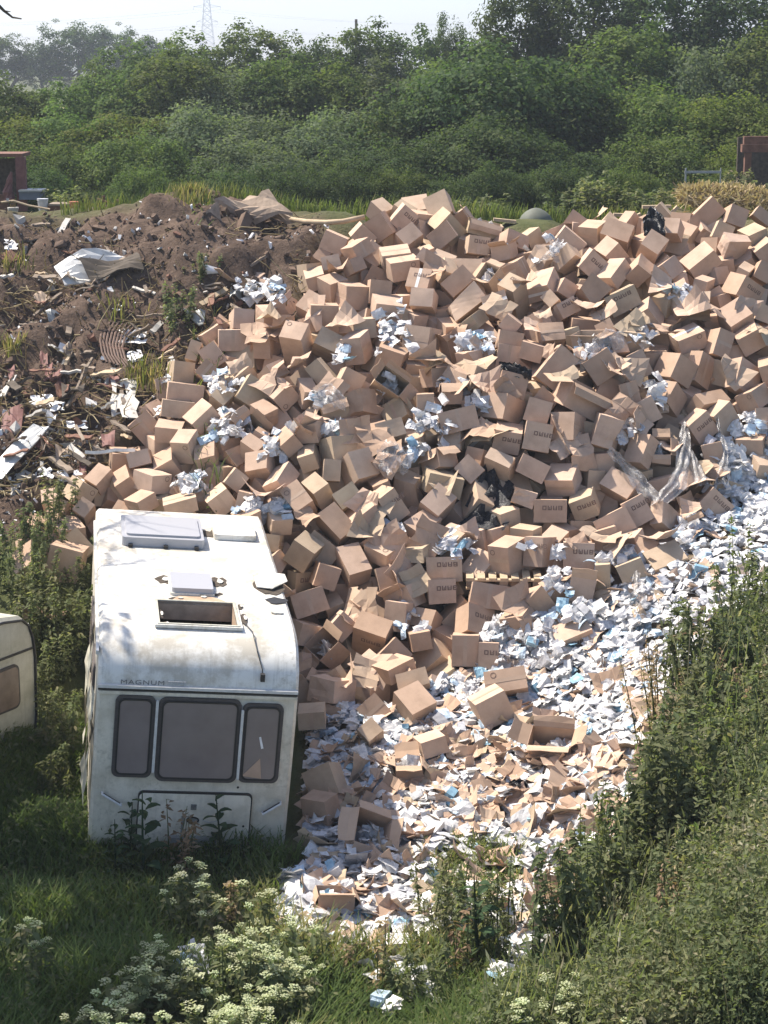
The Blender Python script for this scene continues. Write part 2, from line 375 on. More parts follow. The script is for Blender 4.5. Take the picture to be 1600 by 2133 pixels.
def ground():
    xs = np.concatenate([-np.geomspace(1400, 8.5, 26), np.arange(-8.2, 8.3, 0.14), np.geomspace(8.5, 1400, 26)])
    ys = np.concatenate([[-60, -20, 0, 8, 12], np.arange(14, 46, 0.14), np.geomspace(46.5, 1400, 40)])
    X, Y = np.meshgrid(xs, ys); Z = ground_z(X, Y)
    P = np.stack([X, Y, Z], -1).reshape(-1, 3)
    pr = np.where((P[:, 1] > 10)[:, None], project(np.where((P[:, 1] > 10)[:, None], P, [0, 20, 0])), -9999)
    near = (P[:, 1] > 13) & (P[:, 1] < 36) & (np.abs(P[:, 0]) < 9)
    soil = soft_in(MOUND, pr) * near; heap = soft_in(HEAP, pr) * near; spill = soft_in(SPILL, pr) * near
    # the tipped soil is lumpy, the rest nearly smooth
    x, y = P[:, 0], P[:, 1]
    n = vnoise(x * 1.3, y * 1.3, 1) * .34 + vnoise(x * 3.1, y * 3.1, 2) * .15 + np.abs(vnoise(x * 6.5, y * 6.5, 3)) * .11
    P[:, 2] += n * soil * 1.05 + near * (1 - soil) * vnoise(x * 2, y * 2, 4) * .03 - heap * .55
    nx, ny = len(xs), len(ys)
    i = np.arange(nx * ny).reshape(ny, nx)
    F = np.stack([i[:-1, :-1], i[:-1, 1:], i[1:, 1:], i[1:, :-1]], -1).reshape(-1, 4)
    m, nt, b = mat('ground_soil_and_turf', 0.95, 0.1)
    def attr(nm):
        a = nt.nodes.new('ShaderNodeAttribute'); a.attribute_name = nm; return a.outputs['Fac']
    t = noise_tex(nt, 1.7, 8, 0.72); t2 = noise_tex(nt, 9, 6, 0.7)
    grass = ramp(nt, [(0.3, (0.050, 0.062, 0.024)), (0.55, (0.085, 0.092, 0.036)), (0.8, (0.15, 0.125, 0.07))]); nt.links.new(t.outputs['Fac'], grass.inputs[0])
    earth = ramp(nt, [(0.3, (0.042, 0.029, 0.022)), (0.5, (0.095, 0.066, 0.049)), (0.66, (0.160, 0.116, 0.088)), (0.8, (0.28, 0.22, 0.175))])
    nt.links.new(math_n(nt, 'ADD', math_n(nt, 'MULTIPLY', t.outputs['Fac'], 0.45), math_n(nt, 'MULTIPLY', t2.outputs['Fac'], 0.55)), earth.inputs[0])
    litter = ramp(nt, [(0.35, (0.12, 0.09, 0.06)), (0.7, (0.26, 0.21, 0.15))]); nt.links.new(t2.outputs['Fac'], litter.inputs[0])
    c = mixc(nt, attr('soil'), grass.outputs[0], earth.outputs[0]); c = mixc(nt, attr('litter'), c, litter.outputs[0])
    nt.links.new(c, b.inputs['Base Color'])
    bump(nt, b, t2.outputs['Fac'], 0.9, 0.06)
    me = np_mesh('ground', P, F, m, None, True)
    for nm, v in (('soil', soil), ('litter', np.clip(heap + spill, 0, 1))):
        a = me.attributes.new(nm, 'FLOAT', 'POINT'); a.data.foreach_set('value', v.astype(np.float32))
    o = link('ground', me); tag(o, 'rough ground of turf and bare soil under the tip and the fields beyond', kind='structure')
    # pale ripe corn seen between the trees
    x0, x1, y0, y1 = -33.5, -29.0, 150, 186
    me = np_mesh('wheat_field', [(x0, y0, ground_z(-60, y0) + .3), (x1, y0, ground_z(-60, y0) + .3), (x1, y1, ground_z(-60, y1) + .3), (x0, y1, ground_z(-60, y1) + .3)],
                 np.array([[0, 1, 2, 3]]), plain('ripe_corn', (0.46, 0.40, 0.19), 0.95, 0.1, 0.2, 0.05))
    tag(link('wheat_field', me), 'strip of pale ripe corn field far beyond the trees', kind='structure')
ground()

def haze():
    mb = MB(); mb.box((0, 690, 33.5), (2900, 1500, 71))
    m = bpy.data.materials.new('haze_air'); m.use_nodes = True; n = m.node_tree; n.nodes.clear()
    out = n.nodes.new('ShaderNodeOutputMaterial'); v = n.nodes.new('ShaderNodeVolumePrincipled')
    v.inputs['Color'].default_value = (0.68, 0.74, 0.83, 1); v.inputs['Density'].default_value = 0.0008; v.inputs['Anisotropy'].default_value = 0.3
    n.links.new(v.outputs[0], out.inputs['Volume'])
    o = mb.build('haze', m); tag(o, 'thin summer haze over the whole valley', kind='stuff')
haze()

# ================================================================== THE HEAP OF CARTONS
ZROW = [(505, 'on the crest'), (610, 'just below the crest'), (740, 'on the upper slope'), (870, 'halfway down'), (1010, 'on the lower slope'), (1180, 'low down'), (1330, "near the heap's foot"), (9999, "at the heap's foot")]
def zone(px, py):
    if px < 560 and py > 930:
        if px < 190 and py > 1030: return 'left of the white caravan roof'
        return 'behind the white caravan roof'
    if 595 < px < 700 and 1180 < py < 1480: return "against the caravan's right side"
    if 880 < px < 1290 and 1110 < py < 1260: return 'around the wooden pallet'
    if 960 < px < 1110 and 870 < py < 1110: return 'by the black sheet in the hollow'
    if 1370 < px < 1500 and 850 < py < 1060: return 'behind the hanging clear film'
    row = next(n for l, n in ZROW if py < l)
    if py < 505: col = 'above the soil mound' if px < 790 else 'left of the green dome' if px < 1085 else 'right of the green dome' if px < 1380 else 'under the straw heap'
    elif py < 1180: col = 'at the left margin' if px < (700 if py < 740 else 560 if py < 870 else 480) else 'left of centre' if px < 860 else 'in the centre' if px < 1110 else 'right of centre' if px < 1370 else 'by the right edge'
    else: col = 'left of pallet' if px < 880 else 'by the spill' if px < 1290 else 'near tall weeds'
    return col + ' ' + row
LABELS = []           # (object, description, place, px, py) settled at the end so that no two read alike
def queue_label(o, what, P, link_word=''):
    q = project(np.asarray(P)); LABELS.append((o, what, zone(q[0], q[1]), q[0], q[1]))
ORD = ['first', 'second', 'third', 'fourth', 'fifth', 'sixth', 'seventh', 'eighth', 'ninth', 'tenth', 'eleventh', 'twelfth', 'thirteenth', 'fourteenth', 'fifteenth', 'sixteenth', 'seventeenth', 'eighteenth', 'nineteenth', 'twentieth', 'next', 'next']
def settle_labels():
    by = {}
    for o, what, z, px, py in LABELS: by.setdefault((what, z), []).append((px, py, o))
    for (what, z), L in by.items():
        base = what + ' ' + z
        if len(L) == 1: L[0][2]['label'] = base; continue
        rows = [L]
        if len(L) > 9:                                        # many alike: name the row first
            L.sort(key=lambda t: t[1]); m = min(4, -(-len(L) // 9)); rows = [L[len(L) * r // m:len(L) * (r + 1) // m] for r in range(m)]
        RN = {1: [''], 2: [' in upper row', ' in lower row'], 3: [' in upper row', ' in middle row', ' in lower row'], 4: [' in top row', ' in second row', ' in third row', ' in bottom row']}[len(rows)]
        for rn, Q in zip(RN, rows):
            Q.sort(key=lambda t: (t[0], t[1])); n = len(Q)
            for q, (px, py, o) in enumerate(Q):
                w = 'leftmost' if q == 0 else 'rightmost' if q == n - 1 else ORD[q] + ' from left'
                o['label'] = (w + rn + ', ' if rn or ' ' in w else w + ' ') + base
def unit_grid(n):
    """welded surface grid of the unit cube: points in -1..1 and quads tagged by face"""
    idx = {}; P = []; F = []; fid = []
    def vid(p):
        k = tuple(int(round((c + 1) * n)) for c in p)
        if k not in idx: idx[k] = len(P); P.append(p)
        return idx[k]
    for a in range(3):
        b, c = (a + 1) % 3, (a + 2) % 3
        for s in (-1, 1):
            for i in range(n):
                for j in range(n):
                    q = []
                    for di, dj in ((0, 0), (1, 0), (1, 1), (0, 1)):
                        p = [0, 0, 0]; p[a] = s; p[b] = -1 + 2 * (i + di) / n; p[c] = -1 + 2 * (j + dj) / n
                        q.append(vid(tuple(p)))
                    F.append(q if s > 0 else q[::-1]); fid.append(a * 2 + (s > 0))
    return np.array(P, float), np.array(F), np.array(fid)
UG4 = unit_grid(4); UG1 = unit_grid(1); UG2 = unit_grid(2)
class Carton:
    """the dented shape of one carton: maps points of the unit cube to its own space"""
    def __init__(s, d, kind, rng):
        s.d = np.asarray(d) / 2
        amp = 0.17 if 'c' in kind else 0.05 if 'o' in kind else 0.020
        s.off = rng.normal(size=(2, 2, 2, 3)) * amp
        s.bul = rng.normal(size=6) * (0.07 if 'c' in kind else 0.014) ; s.ph = rng.uniform(0, 6, 6)
        s.seam = rng.integers(0, 3); s.sd = abs(rng.normal()) * 0.022 + 0.004
        s.dent = [(rng.uniform(-1, 1, 3), rng.uniform(.25, .6), rng.uniform(.05, .25 if 'c' in kind else .06)) for _ in range(5 if 'c' in kind else 2 if 'o' in kind else 0)]
    def __call__(s, U):
        U = np.asarray(U, float); w = (U + 1) / 2
        o = np.zeros_like(U)
        for i in (0, 1):
            for j in (0, 1):
                for k in (0, 1):
                    f = (w[:, 0] if i else 1 - w[:, 0]) * (w[:, 1] if j else 1 - w[:, 1]) * (w[:, 2] if k else 1 - w[:, 2])
                    o += f[:, None] * s.off[i, j, k]
        V = U + o
        for a in range(3):
            b, c = (a + 1) % 3, (a + 2) % 3
            h = np.cos(U[:, b] * math.pi / 2) * np.cos(U[:, c] * math.pi / 2)
            for q, sg in ((0, -1), (1, 1)):
                m = (U[:, a] * sg > .99)
                V[m, a] += sg * (s.bul[a * 2 + q] * h[m])
                if a == s.seam: V[m, a] -= sg * s.sd * (1 - np.abs(U[m, b])) * (0.6 + 0.4 * np.cos(U[m, c] * 2 + s.ph[a]))
        for c, r, k in s.dent:
            c = c / np.abs(c).max(); dd = np.linalg.norm(U - c, axis=1)
            V -= (np.clip(1 - dd / (r * 2), 0, 1) ** 2 * k)[:, None] * c
        return V * s.d
def face_patch(ct, a, s, pts, lift):
    """points (u,v) of face a,s as positions lifted off the board"""
    b, c = (a + 1) % 3, (a + 2) % 3
    U = np.zeros((len(pts), 3)); U[:, a] = s; U[:, b] = [p[0] for p in pts]; U[:, c] = [p[1] for p in pts]
    V = ct(U); V[:, a] += s * lift; return V
def open_shell(ct, a, s, n=3):
    P, F, fid = unit_grid(n); keep = fid != a * 2 + (s > 0); F = F[keep]
    used = np.unique(F); re = -np.ones(len(P), int); re[used] = np.arange(len(used)); F = re[F]; P = P[used]
    outer = ct(P); Pin = P.copy(); Pin[P[:, a] * s < -.99, a] *= .985
    for k in range(3):
        if k != a: Pin[np.abs(P[:, k]) > .99, k] *= .972
    inner = ct(Pin); nO = len(P)
    FF = F.tolist() + (F[:, ::-1] + nO).tolist()
    rim = np.nonzero(P[:, a] * s > .99)[0]; b, c = (a + 1) % 3, (a + 2) % 3
    ang = np.arctan2(P[rim, c], P[rim, b]); rim = rim[np.argsort(ang)]
    for i in range(len(rim)):
        p, q = rim[i], rim[(i + 1) % len(rim)]; FF.append([p, q, q + nO, p + nO])
    return np.concatenate([outer, inner]), FF
def flap_mesh(ct, a, s, k, sg, ang, L):
    """flap hinged on the rim edge of face a (open side) along side k"""
    o = 3 - a - k
    U = np.zeros((4, 3)); U[:, a] = s; U[:, k] = sg; U[:, o] = (-.96, -.3, .3, .96)
    base = ct(U); out = np.zeros(3); out[k] = sg; up = np.zeros(3); up[a] = s
    d1 = up * math.cos(ang) + out * math.sin(ang); nn = np.cross(d1, np.eye(3)[o])
    rows = [base, base + d1 * L * .5 + nn * .006, base + d1 * L + nn * RNG.normal() * .03]
    rows[2] = rows[2] + d1 * RNG.normal(size=(4, 1)) * .012
    V = np.concatenate(rows + [r + nn * .006 for r in rows]); F = []
    for r in range(2):
        for c in range(3):
            q = [r * 4 + c, r * 4 + c + 1, r * 4 + c + 5, r * 4 + c + 4]; F.append(q); F.append([i + 12 for i in q[::-1]])
    for c in range(3): F.append([8 + c, 9 + c, 21 + c, 20 + c]); F.append([c + 1, c, 12 + c, 13 + c])
    for r in range(2): F.append([r * 4 + 4, r * 4, 12 + r * 4, 16 + r * 4]); F.append([r * 4 + 3, r * 4 + 7, 19 + r * 4, 15 + r * 4])
    return V, F
GLYPH = {0: [(0, 0, .25, 1), (.75, 0, 1, 1), (.25, 0, .75, .22), (.25, .78, .75, 1)], 1: [(0, 0, .25, 1), (.75, 0, 1, 1), (.25, 0, .75, .22), (.4, .22, .6, .7)],
         2: [(0, 0, .25, 1), (.75, 0, 1, 1), (.25, 0, .75, .22), (.25, .4, .75, .55)], 3: [(0, 0, .25, 1), (.7, 0, 1, 1), (.25, 0, .7, .2), (.25, .4, .7, .6), (.25, .8, .7, 1)]}
def print_mesh(ct, a, s, R):
    """four block characters (and a small round stamp) printed on a face, upright as the carton lies"""
    b, c = (a + 1) % 3, (a + 2) % 3
    up = [R[2, b], R[2, c]]; vi = int(np.argmax(np.abs(up)))          # which face direction points up
    V = []; F = []
    sv = np.sign(up[vi]); right = np.cross(np.array([0, 0, 1.0]) if abs(R[2, a]) < .8 else np.array([0, 1.0, 0]), R[:, a] * s)
    su = np.sign(right @ R[:, b if vi == 1 else c]) or 1
    def P(x, y):
        q = (x * su, y * sv); return q if vi == 1 else (q[1], q[0])
    lx, ly = ct.d[b if vi == 1 else c], ct.d[c if vi == 1 else b]
    w, h = .055 / lx, .060 / ly; x = -.42 + RNG.uniform(-.1, .1); y = RNG.uniform(.05, .3)
    for g in range(4):
        for x0, y0, x1, y1 in GLYPH[g]:
            pts = [P(x + w * x0, y + h * y0), P(x + w * x1, y + h * y0), P(x + w * x1, y + h * y1), P(x + w * x0, y + h * y1)]
            V.append(face_patch(ct, a, s, pts, .0028)); F.append([len(F) * 4 + i for i in range(4)])
        x += w * 1.28
    return np.concatenate(V), F
def stamp_mesh(ct, a, s):
    V = []; F = []; n = 14; b, c = (a + 1) % 3, (a + 2) % 3; cx, cy = RNG.choice([-.55, .55], 2); r = .038
    for rr in (r, r * .74): V += [(cx + rr / ct.d[b] * math.cos(2 * math.pi * i / n), cy + rr / ct.d[c] * math.sin(2 * math.pi * i / n)) for i in range(n)]
    F = [[i, (i + 1) % n, n + (i + 1) % n, n + i] for i in range(n)]
    return face_patch(ct, a, s, V, .0028), F
CENTRES = []; OPENINGS = []
def build_boxes():
    rows = [BOXES[i:i + 10] for i in range(0, len(BOXES), 10)]
    stuff = MB()
    eye = np.array([0, 0, 8.1])
    for k, line in enumerate(rows):
        v = line[:9]; bits = line[9]
        ctr = np.array(v[:3]) / 100.0; R = rotv(np.array(v[3:6]) / 100.0); d = np.array(v[6:9]) / 100.0
        rng = np.random.default_rng(100 + k); kind = [w for w, q in (('c', 4), ('o', 8), ('p', 16), ('t', 32)) if bits & q]
        ct = Carton(d, kind, rng)
        view = (eye - ctr) / np.linalg.norm(eye - ctr)
        vis = [(view @ (R[:, a] * s), a, s) for a in range(3) for s in (-1, 1)]; vis.sort(reverse=True)
        upm = [(R[2, a] * s + .45 * (view @ (R[:, a] * s)), a, s) for a in range(3) for s in (-1, 1)]; upm.sort(reverse=True)
        if not bits & 1:
            P, F, _ = UG2; V = ct(P) @ R.T + ctr; stuff.add(V, F.tolist(), rng.random()); continue
        CENTRES.append((ctr, R, d))
        M = M4(R, ctr); vol = d.prod()
        size = 'big ' if vol > .062 else 'small ' if vol < .034 else ''
        tone = rng.random()
        if 'o' in kind:
            a, s = upm[0][1:]
            V, F = open_shell(ct, a, s)
            me = np_mesh('cardboard_box', V, F, MAT['card'], np.full(len(V), tone)); o = link('cardboard_box', me, None, M)
            for kk in range(3):
                if kk == a: continue
                for sg in (-1, 1):
                    if rng.random() < .12: continue
                    L = d[3 - a - kk if False else kk] * .48 * rng.uniform(.7, 1.0)
                    V, F = flap_mesh(ct, a, s, kk, sg, math.radians(rng.choice([rng.uniform(20, 70), rng.uniform(100, 165)])), L)
                    link('flap', np_mesh('flap', V, F, MAT['card_in'], np.full(len(V), rng.random())), o)
            OPENINGS.append((ctr, R, d, a, s))
            what = size + 'burst open carton with flaps'
        else:
            P, F, fid = UG4
            me = np_mesh('cardboard_box', ct(P), F, MAT['card'], np.full(len(P), tone)); o = link('cardboard_box', me, None, M)
            if 'c' in kind: what = size + 'crushed brown carton'
            else:
                tilt = abs(R[2]).max()
                what = size + ('brown carton lying level' if tilt > .975 else 'brown carton tipped on edge' if sorted(abs(R[2]))[1] > .55 else 'brown carton leaning slightly')
        if 't' in kind or ('c' not in kind and 'o' not in kind and rng.random() < .45):
            a = ct.seam; s = 1 if (view @ R[:, a]) > 0 else -1
            b, c = (a + 1) % 3, (a + 2) % 3; w = .024 / ct.d[b]
            pts = [(x, y) for y in np.linspace(-1, 1, 9) for x in (-w, 0, w)]
            V = face_patch(ct, a, s, pts, .0024)
            F = [[i * 3 + j, i * 3 + j + 1, i * 3 + j + 4, i * 3 + j + 3] for i in range(8) for j in range(2)]
            white = 't' in kind and rng.random() < .22
            link('tape_strip', np_mesh('tape_strip', V, F, MAT['tape_pale' if white else 'tape']), o)
            if 't' in kind: what = what.replace('brown carton', 'taped carton') if not white else 'carton with torn white tape'
        if 'p' in kind or (bits & 2 and 'c' not in kind and rng.random() < .012):
            cand = [q for q in vis[:3] if abs(R[2, q[1]]) < .8] or vis[:1]
            V, F = print_mesh(ct, cand[0][1], cand[0][2], R)
            link('printed_marking', np_mesh('printed_marking', V, F, MAT['ink']), o)
            what = 'carton with dark block print'
        elif rng.random() < .08 and 'c' not in kind and 'o' not in kind:
            V, F = stamp_mesh(ct, vis[0][1], vis[0][2]); link('printed_stamp', np_mesh('printed_stamp', V, F, MAT['ink']), o)
        tag(o, None, 'box', 'brown cartons in the tipped heap'); queue_label(o, what, ctr)
    so = stuff.build('cardboard_boxes', MAT['card']); tag(so, 'further brown cartons half buried between and under the ones on top', 'boxes', kind='stuff')
# centre, turn and size of every carton in centimetres and hundredths of a radian, then its state as bits
BOXES = [
-6,3226,574,-90,-246,-52,30,29,28,2,
30,3231,571,-42,-260,-39,32,36,26,2,
31,3190,566,-153,50,64,30,37,42,19,
-4,3162,554,80,187,-201,31,39,42,3,
-34,3146,542,-58,-70,156,42,27,32,2,
40,3124,539,-107,-216,-127,28,33,35,3,
-79,3143,531,-157,38,25,38,30,41,3,
-41,3081,525,130,242,42,37,33,24,3,
29,3036,501,11,-13,21,45,42,30,3,
57,3000,481,-14,-132,248,35,33,39,51,
60,2957,460,-15,-160,244,35,28,40,35,
-81,3071,502,-138,-166,-118,22,29,40,2,
-78,3010,475,-145,-266,-45,38,32,30,3,
-48,2979,465,-170,-253,6,41,38,35,3,
-47,3057,502,18,-187,64,22,35,23,2,
-90,2926,439,-158,-8,11,43,40,42,3,
-31,2901,427,-5,-7,16,33,42,28,3,
55,2863,413,-68,-294,28,41,42,40,35,
-110,2977,448,-88,-260,-113,31,36,28,35,
4,2940,451,-183,-218,-10,39,43,27,3,
-106,3043,484,208,227,57,39,29,23,2,
18,3074,515,-197,-223,-42,38,45,24,35,
69,3082,518,190,226,45,39,19,22,2,
66,3042,511,-70,-236,-142,29,21,35,2,
-23,3095,511,-23,-226,-86,27,43,30,6,
92,3132,543,-146,77,63,30,40,42,3,
101,3177,553,-37,-84,168,42,36,44,3,
130,3216,565,-44,-49,130,40,18,26,2,
160,3177,551,-154,18,23,54,22,42,11,
146,3103,529,-174,3,19,33,28,41,19,
129,3041,499,-42,-160,221,62,27,34,34,
205,3126,533,-202,-11,62,40,26,27,3,
188,3088,522,-63,-209,206,30,25,39,11,
205,3027,497,49,265,7,27,40,34,3,
195,2956,466,-83,59,-47,31,63,31,19,
167,2929,457,-145,-178,-124,26,37,39,35,
237,2970,482,55,262,61,43,46,25,35,
283,3049,513,9,-137,153,27,37,34,3,
290,3110,533,-149,58,47,43,35,43,3,
271,2965,476,-4,-102,35,24,37,26,2,
269,2907,453,-181,-54,-22,30,24,41,19,
251,2930,461,-128,-213,-151,23,19,38,2,
124,2944,457,-106,-220,-137,29,51,37,7,
113,2998,481,-100,-206,-146,29,45,39,35,
133,2896,436,-182,-125,38,36,21,28,3,
240,2831,425,-151,-177,-85,31,36,31,39,
185,2862,437,-153,62,39,26,22,42,2,
182,2834,417,-171,15,16,35,27,42,2,
94,3020,499,181,180,129,41,29,23,7,
162,3001,489,109,258,124,29,31,31,11,
366,3105,546,-63,-260,-144,46,31,36,35,
352,3062,523,150,226,120,33,29,34,3,
318,3023,509,-153,53,56,32,35,42,19,
349,2993,497,106,246,80,31,44,24,3,
414,3050,531,-72,-242,-122,32,33,39,35,
450,3115,553,54,255,141,35,26,33,3,
453,3230,571,-138,79,48,30,19,42,2,
331,3140,547,75,298,36,33,41,29,3,
388,2999,501,-48,-80,108,36,31,27,3,
425,2997,497,-140,-204,189,43,28,42,35,
517,3196,569,-148,69,56,32,58,41,3,
559,3169,567,-187,22,39,31,32,40,3,
532,3113,550,-165,41,25,28,27,42,18,
577,3094,546,177,243,61,37,32,23,3,
542,3064,533,120,194,-82,32,41,25,7,
589,3055,526,188,187,72,39,31,26,2,
484,3018,513,174,216,109,35,48,29,3,
540,2962,476,-61,-103,178,42,33,43,19,
603,3164,569,-163,-76,-68,18,33,41,2,
575,3000,498,-174,41,34,24,28,39,18,
547,2995,499,-54,-268,-33,19,37,20,2,
481,2968,482,-71,-284,-14,21,37,23,2,
354,2925,464,-165,-38,-34,47,32,42,3,
390,2899,443,-31,-66,123,44,30,39,3,
366,2798,388,50,183,-213,25,38,42,3,
311,2934,471,-81,-223,-145,33,36,44,7,
457,2918,453,-185,-196,-62,33,48,28,7,
444,2860,415,184,240,63,38,43,26,35,
519,2892,441,-154,-229,-112,40,39,35,35,
534,2856,417,206,187,73,41,34,29,3,
485,2849,409,-97,-97,180,43,39,26,3,
569,2907,445,-164,42,19,35,24,42,2,
-216,2965,427,-195,-14,31,31,32,41,3,
-226,2916,407,-167,-10,10,42,31,42,3,
-299,2865,365,-178,-17,39,31,32,41,3,
-288,2814,344,-170,0,21,52,27,42,3,
-296,2781,326,-171,0,22,46,24,42,3,
-282,2905,389,-35,-238,-168,17,30,41,2,
-253,2893,387,53,173,-194,28,35,42,3,
-260,2850,368,-68,-213,-145,23,25,41,3,
-233,2783,339,-69,-235,-109,24,26,34,3,
-258,2743,322,146,234,99,34,39,23,3,
-233,2738,309,136,231,43,40,39,21,3,
-146,2771,349,147,234,103,35,32,30,3,
-303,2735,302,-5,-304,-22,37,38,22,35,
-172,2895,405,-129,-101,87,47,37,26,11,
-127,2869,405,-84,25,-26,35,68,33,3,
-126,2683,286,160,225,89,37,24,25,2,
-110,2767,351,-156,-228,-26,38,22,29,3,
-276,2701,287,54,291,65,29,34,35,3,
-303,2695,263,-13,-66,156,40,30,26,3,
-341,2700,269,92,-117,154,21,32,41,3,
-320,2657,247,-112,-280,5,41,34,26,3,
-359,2672,242,182,221,93,38,25,27,3,
-394,2674,246,-105,-269,-111,25,32,25,3,
-421,2660,230,127,213,124,35,32,28,3,
-331,2624,224,126,262,44,36,31,21,3,
-410,2627,211,-70,-237,-129,21,23,37,3,
-428,2595,192,16,-20,202,45,35,22,3,
-405,2553,182,-80,-206,-134,39,20,43,2,
-276,2606,226,198,227,33,39,45,19,3,
-247,2688,275,-201,-202,-80,32,29,23,3,
-418,2512,168,-158,26,10,43,47,40,3,
-170,2645,271,38,-85,132,30,32,30,3,
-203,2635,253,-174,50,61,23,26,42,3,
-222,2609,230,-44,-57,174,41,33,29,35,
-115,2590,232,-131,-225,-118,41,28,39,3,
-89,2605,244,-151,-257,-99,34,25,33,3,
-140,2622,255,61,246,41,29,45,24,3,
-133,2667,300,160,219,95,36,26,24,3,
-103,2651,281,-9,-43,150,38,24,24,35,
-174,2700,300,-10,-260,3,20,41,19,2,
-141,2571,210,25,-17,185,37,28,23,3,
-181,2673,286,-85,66,-25,29,39,20,2,
-63,2659,291,148,246,-26,42,37,33,3,
-35,2630,270,-54,-25,50,34,39,40,3,
-72,2633,266,-185,1,12,23,30,42,3,
-49,2592,235,-109,-207,-127,26,33,41,35,
-26,2571,215,165,221,80,39,40,30,3,
-6,2617,248,180,237,53,36,24,21,2,
5,2582,230,143,231,60,39,28,43,3,
-64,2563,206,-97,-223,-112,46,29,37,3,
71,2592,227,-82,-236,-113,32,38,40,35,
126,2619,228,180,156,135,53,38,25,3,
118,2648,262,-94,-215,-150,32,28,42,3,
76,2651,277,110,255,-42,36,35,30,11,
79,2623,252,-191,-226,25,42,50,28,3,
49,2565,201,-91,-261,-58,29,46,31,3,
9,2677,311,-134,-177,-114,25,38,41,35,
103,2700,324,-179,-26,-17,53,31,42,3,
165,2716,337,-55,-138,211,44,36,49,3,
180,2741,368,-170,20,23,39,34,42,3,
94,2744,354,-175,-5,3,29,28,42,11,
73,2781,372,-171,-39,31,29,27,39,3,
179,2822,396,-167,16,12,34,35,42,3,
58,2730,346,-169,-4,-2,24,22,42,2,
-84,2869,407,-38,-240,-134,35,29,40,3,
-39,2857,404,17,181,210,30,40,40,3,
11,2828,391,-146,40,7,38,36,43,3,
-50,2779,365,-180,26,56,32,32,39,3,
-32,2737,342,-181,-76,77,34,32,28,7,
-89,2802,373,75,171,-195,23,43,41,3,
7,2763,364,-187,-210,119,40,42,27,11,
-73,2736,337,191,239,42,40,39,26,11,
308,2766,389,56,174,-201,42,39,42,3,
243,2761,388,-168,56,52,34,58,41,3,
282,2722,347,-163,-223,49,49,78,39,11,
254,2680,316,45,230,155,36,39,43,35,
211,2669,306,-179,19,11,37,39,42,19,
305,2677,310,-181,26,16,39,49,41,7,
214,2696,337,-174,32,15,34,33,42,3,
213,2804,406,-160,33,8,33,25,41,3,
346,2742,355,-173,-17,-26,25,32,42,3,
418,2801,379,-67,-103,193,43,38,38,3,
455,2814,377,-176,-21,98,34,47,22,3,
462,2771,334,-111,-230,-40,22,55,32,3,
444,2733,309,22,180,-165,36,36,29,19,
479,2748,317,-172,37,118,41,37,24,3,
527,2771,343,102,248,13,32,37,28,3,
539,2755,320,-180,2,-14,25,23,42,2,
365,2729,330,54,181,-210,40,35,42,3,
355,2674,285,-56,-107,216,31,44,23,3,
386,2694,280,67,-79,138,28,27,40,11,
518,2726,287,53,302,22,38,39,22,35,
460,2703,278,-173,-10,-27,28,27,42,3,
408,2761,344,-173,-2,122,38,35,21,3,
517,2805,366,-190,-11,84,44,46,22,3,
529,2698,260,-174,-221,-23,35,27,23,3,
-106,2527,179,-41,-256,-31,33,37,35,3,
-41,2527,161,-137,-219,-73,47,32,30,3,
1,2532,179,-107,-276,-63,39,36,23,3,
-78,2508,151,-173,14,39,30,31,42,3,
-99,2478,122,-183,-39,-9,45,32,42,35,
4,2506,145,-184,-24,-10,26,36,42,3,
-35,2475,119,-103,-249,-41,28,27,28,7,
-56,2449,99,-77,-52,170,42,31,27,3,
-15,2434,90,-96,36,-13,45,49,30,19,
8,2398,72,-181,64,65,30,43,42,3,
-72,2428,74,143,241,137,34,35,37,11,
-66,2325,54,-113,-291,17,42,41,28,7,
13,2351,72,137,261,26,38,41,20,3,
36,2335,59,-146,-183,-109,22,39,40,35,
37,2282,50,-125,-244,-67,41,36,24,3,
45,2420,90,-170,-24,-3,26,23,41,3,
-16,2227,29,-108,-235,-110,22,23,35,3,
-87,2263,40,219,219,7,39,33,22,3,
79,2514,158,-181,-4,-3,46,33,42,19,
75,2480,137,-184,-6,-2,36,32,42,19,
44,2524,177,88,285,-6,36,38,22,7,
93,2545,192,105,286,65,33,33,22,35,
163,2511,178,95,290,18,31,44,39,3,
205,2516,182,91,299,-27,29,37,39,19,
256,2511,179,-175,9,-6,41,33,42,19,
293,2533,192,33,185,-225,36,32,42,3,
257,2456,148,-167,21,-3,32,32,41,11,
135,2460,135,-189,12,12,48,32,42,3,
238,2391,101,-181,-237,-74,34,47,31,19,
116,2434,107,-218,-18,63,39,39,32,19,
104,2399,83,-177,7,-6,34,39,42,3,
133,2389,79,-180,10,-5,25,33,42,19,
324,2638,242,-97,-256,-129,45,31,30,3,
343,2598,218,52,171,-216,32,37,42,19,
309,2575,204,49,172,-219,48,33,42,3,
272,2602,226,-147,-17,-44,33,30,42,19,
380,2597,207,-202,-37,110,45,36,19,3,
171,2676,304,-141,20,3,37,32,40,19,
203,2640,268,-172,43,32,40,27,42,3,
245,2633,254,54,284,63,40,39,27,3,
188,2601,235,-176,33,14,33,25,42,7,
224,2586,221,-176,6,-7,44,30,42,19,
158,2638,272,-81,48,-24,38,40,19,3,
452,2630,219,-165,67,52,39,33,41,19,
366,2482,175,-161,-227,-83,35,47,33,3,
321,2472,166,42,183,-215,35,30,41,3,
285,2466,157,-169,9,-19,18,45,41,3,
464,2702,258,-172,-6,-19,27,28,42,2,
-66,2113,11,82,157,-251,36,37,32,3,
-70,2055,4,95,285,15,35,24,29,3,
-21,2002,-9,-101,178,-38,42,44,41,11,
129,2265,51,11,188,-190,40,36,37,3,
150,2310,65,62,-88,151,29,52,40,35,
55,2191,30,177,229,15,39,31,20,3,
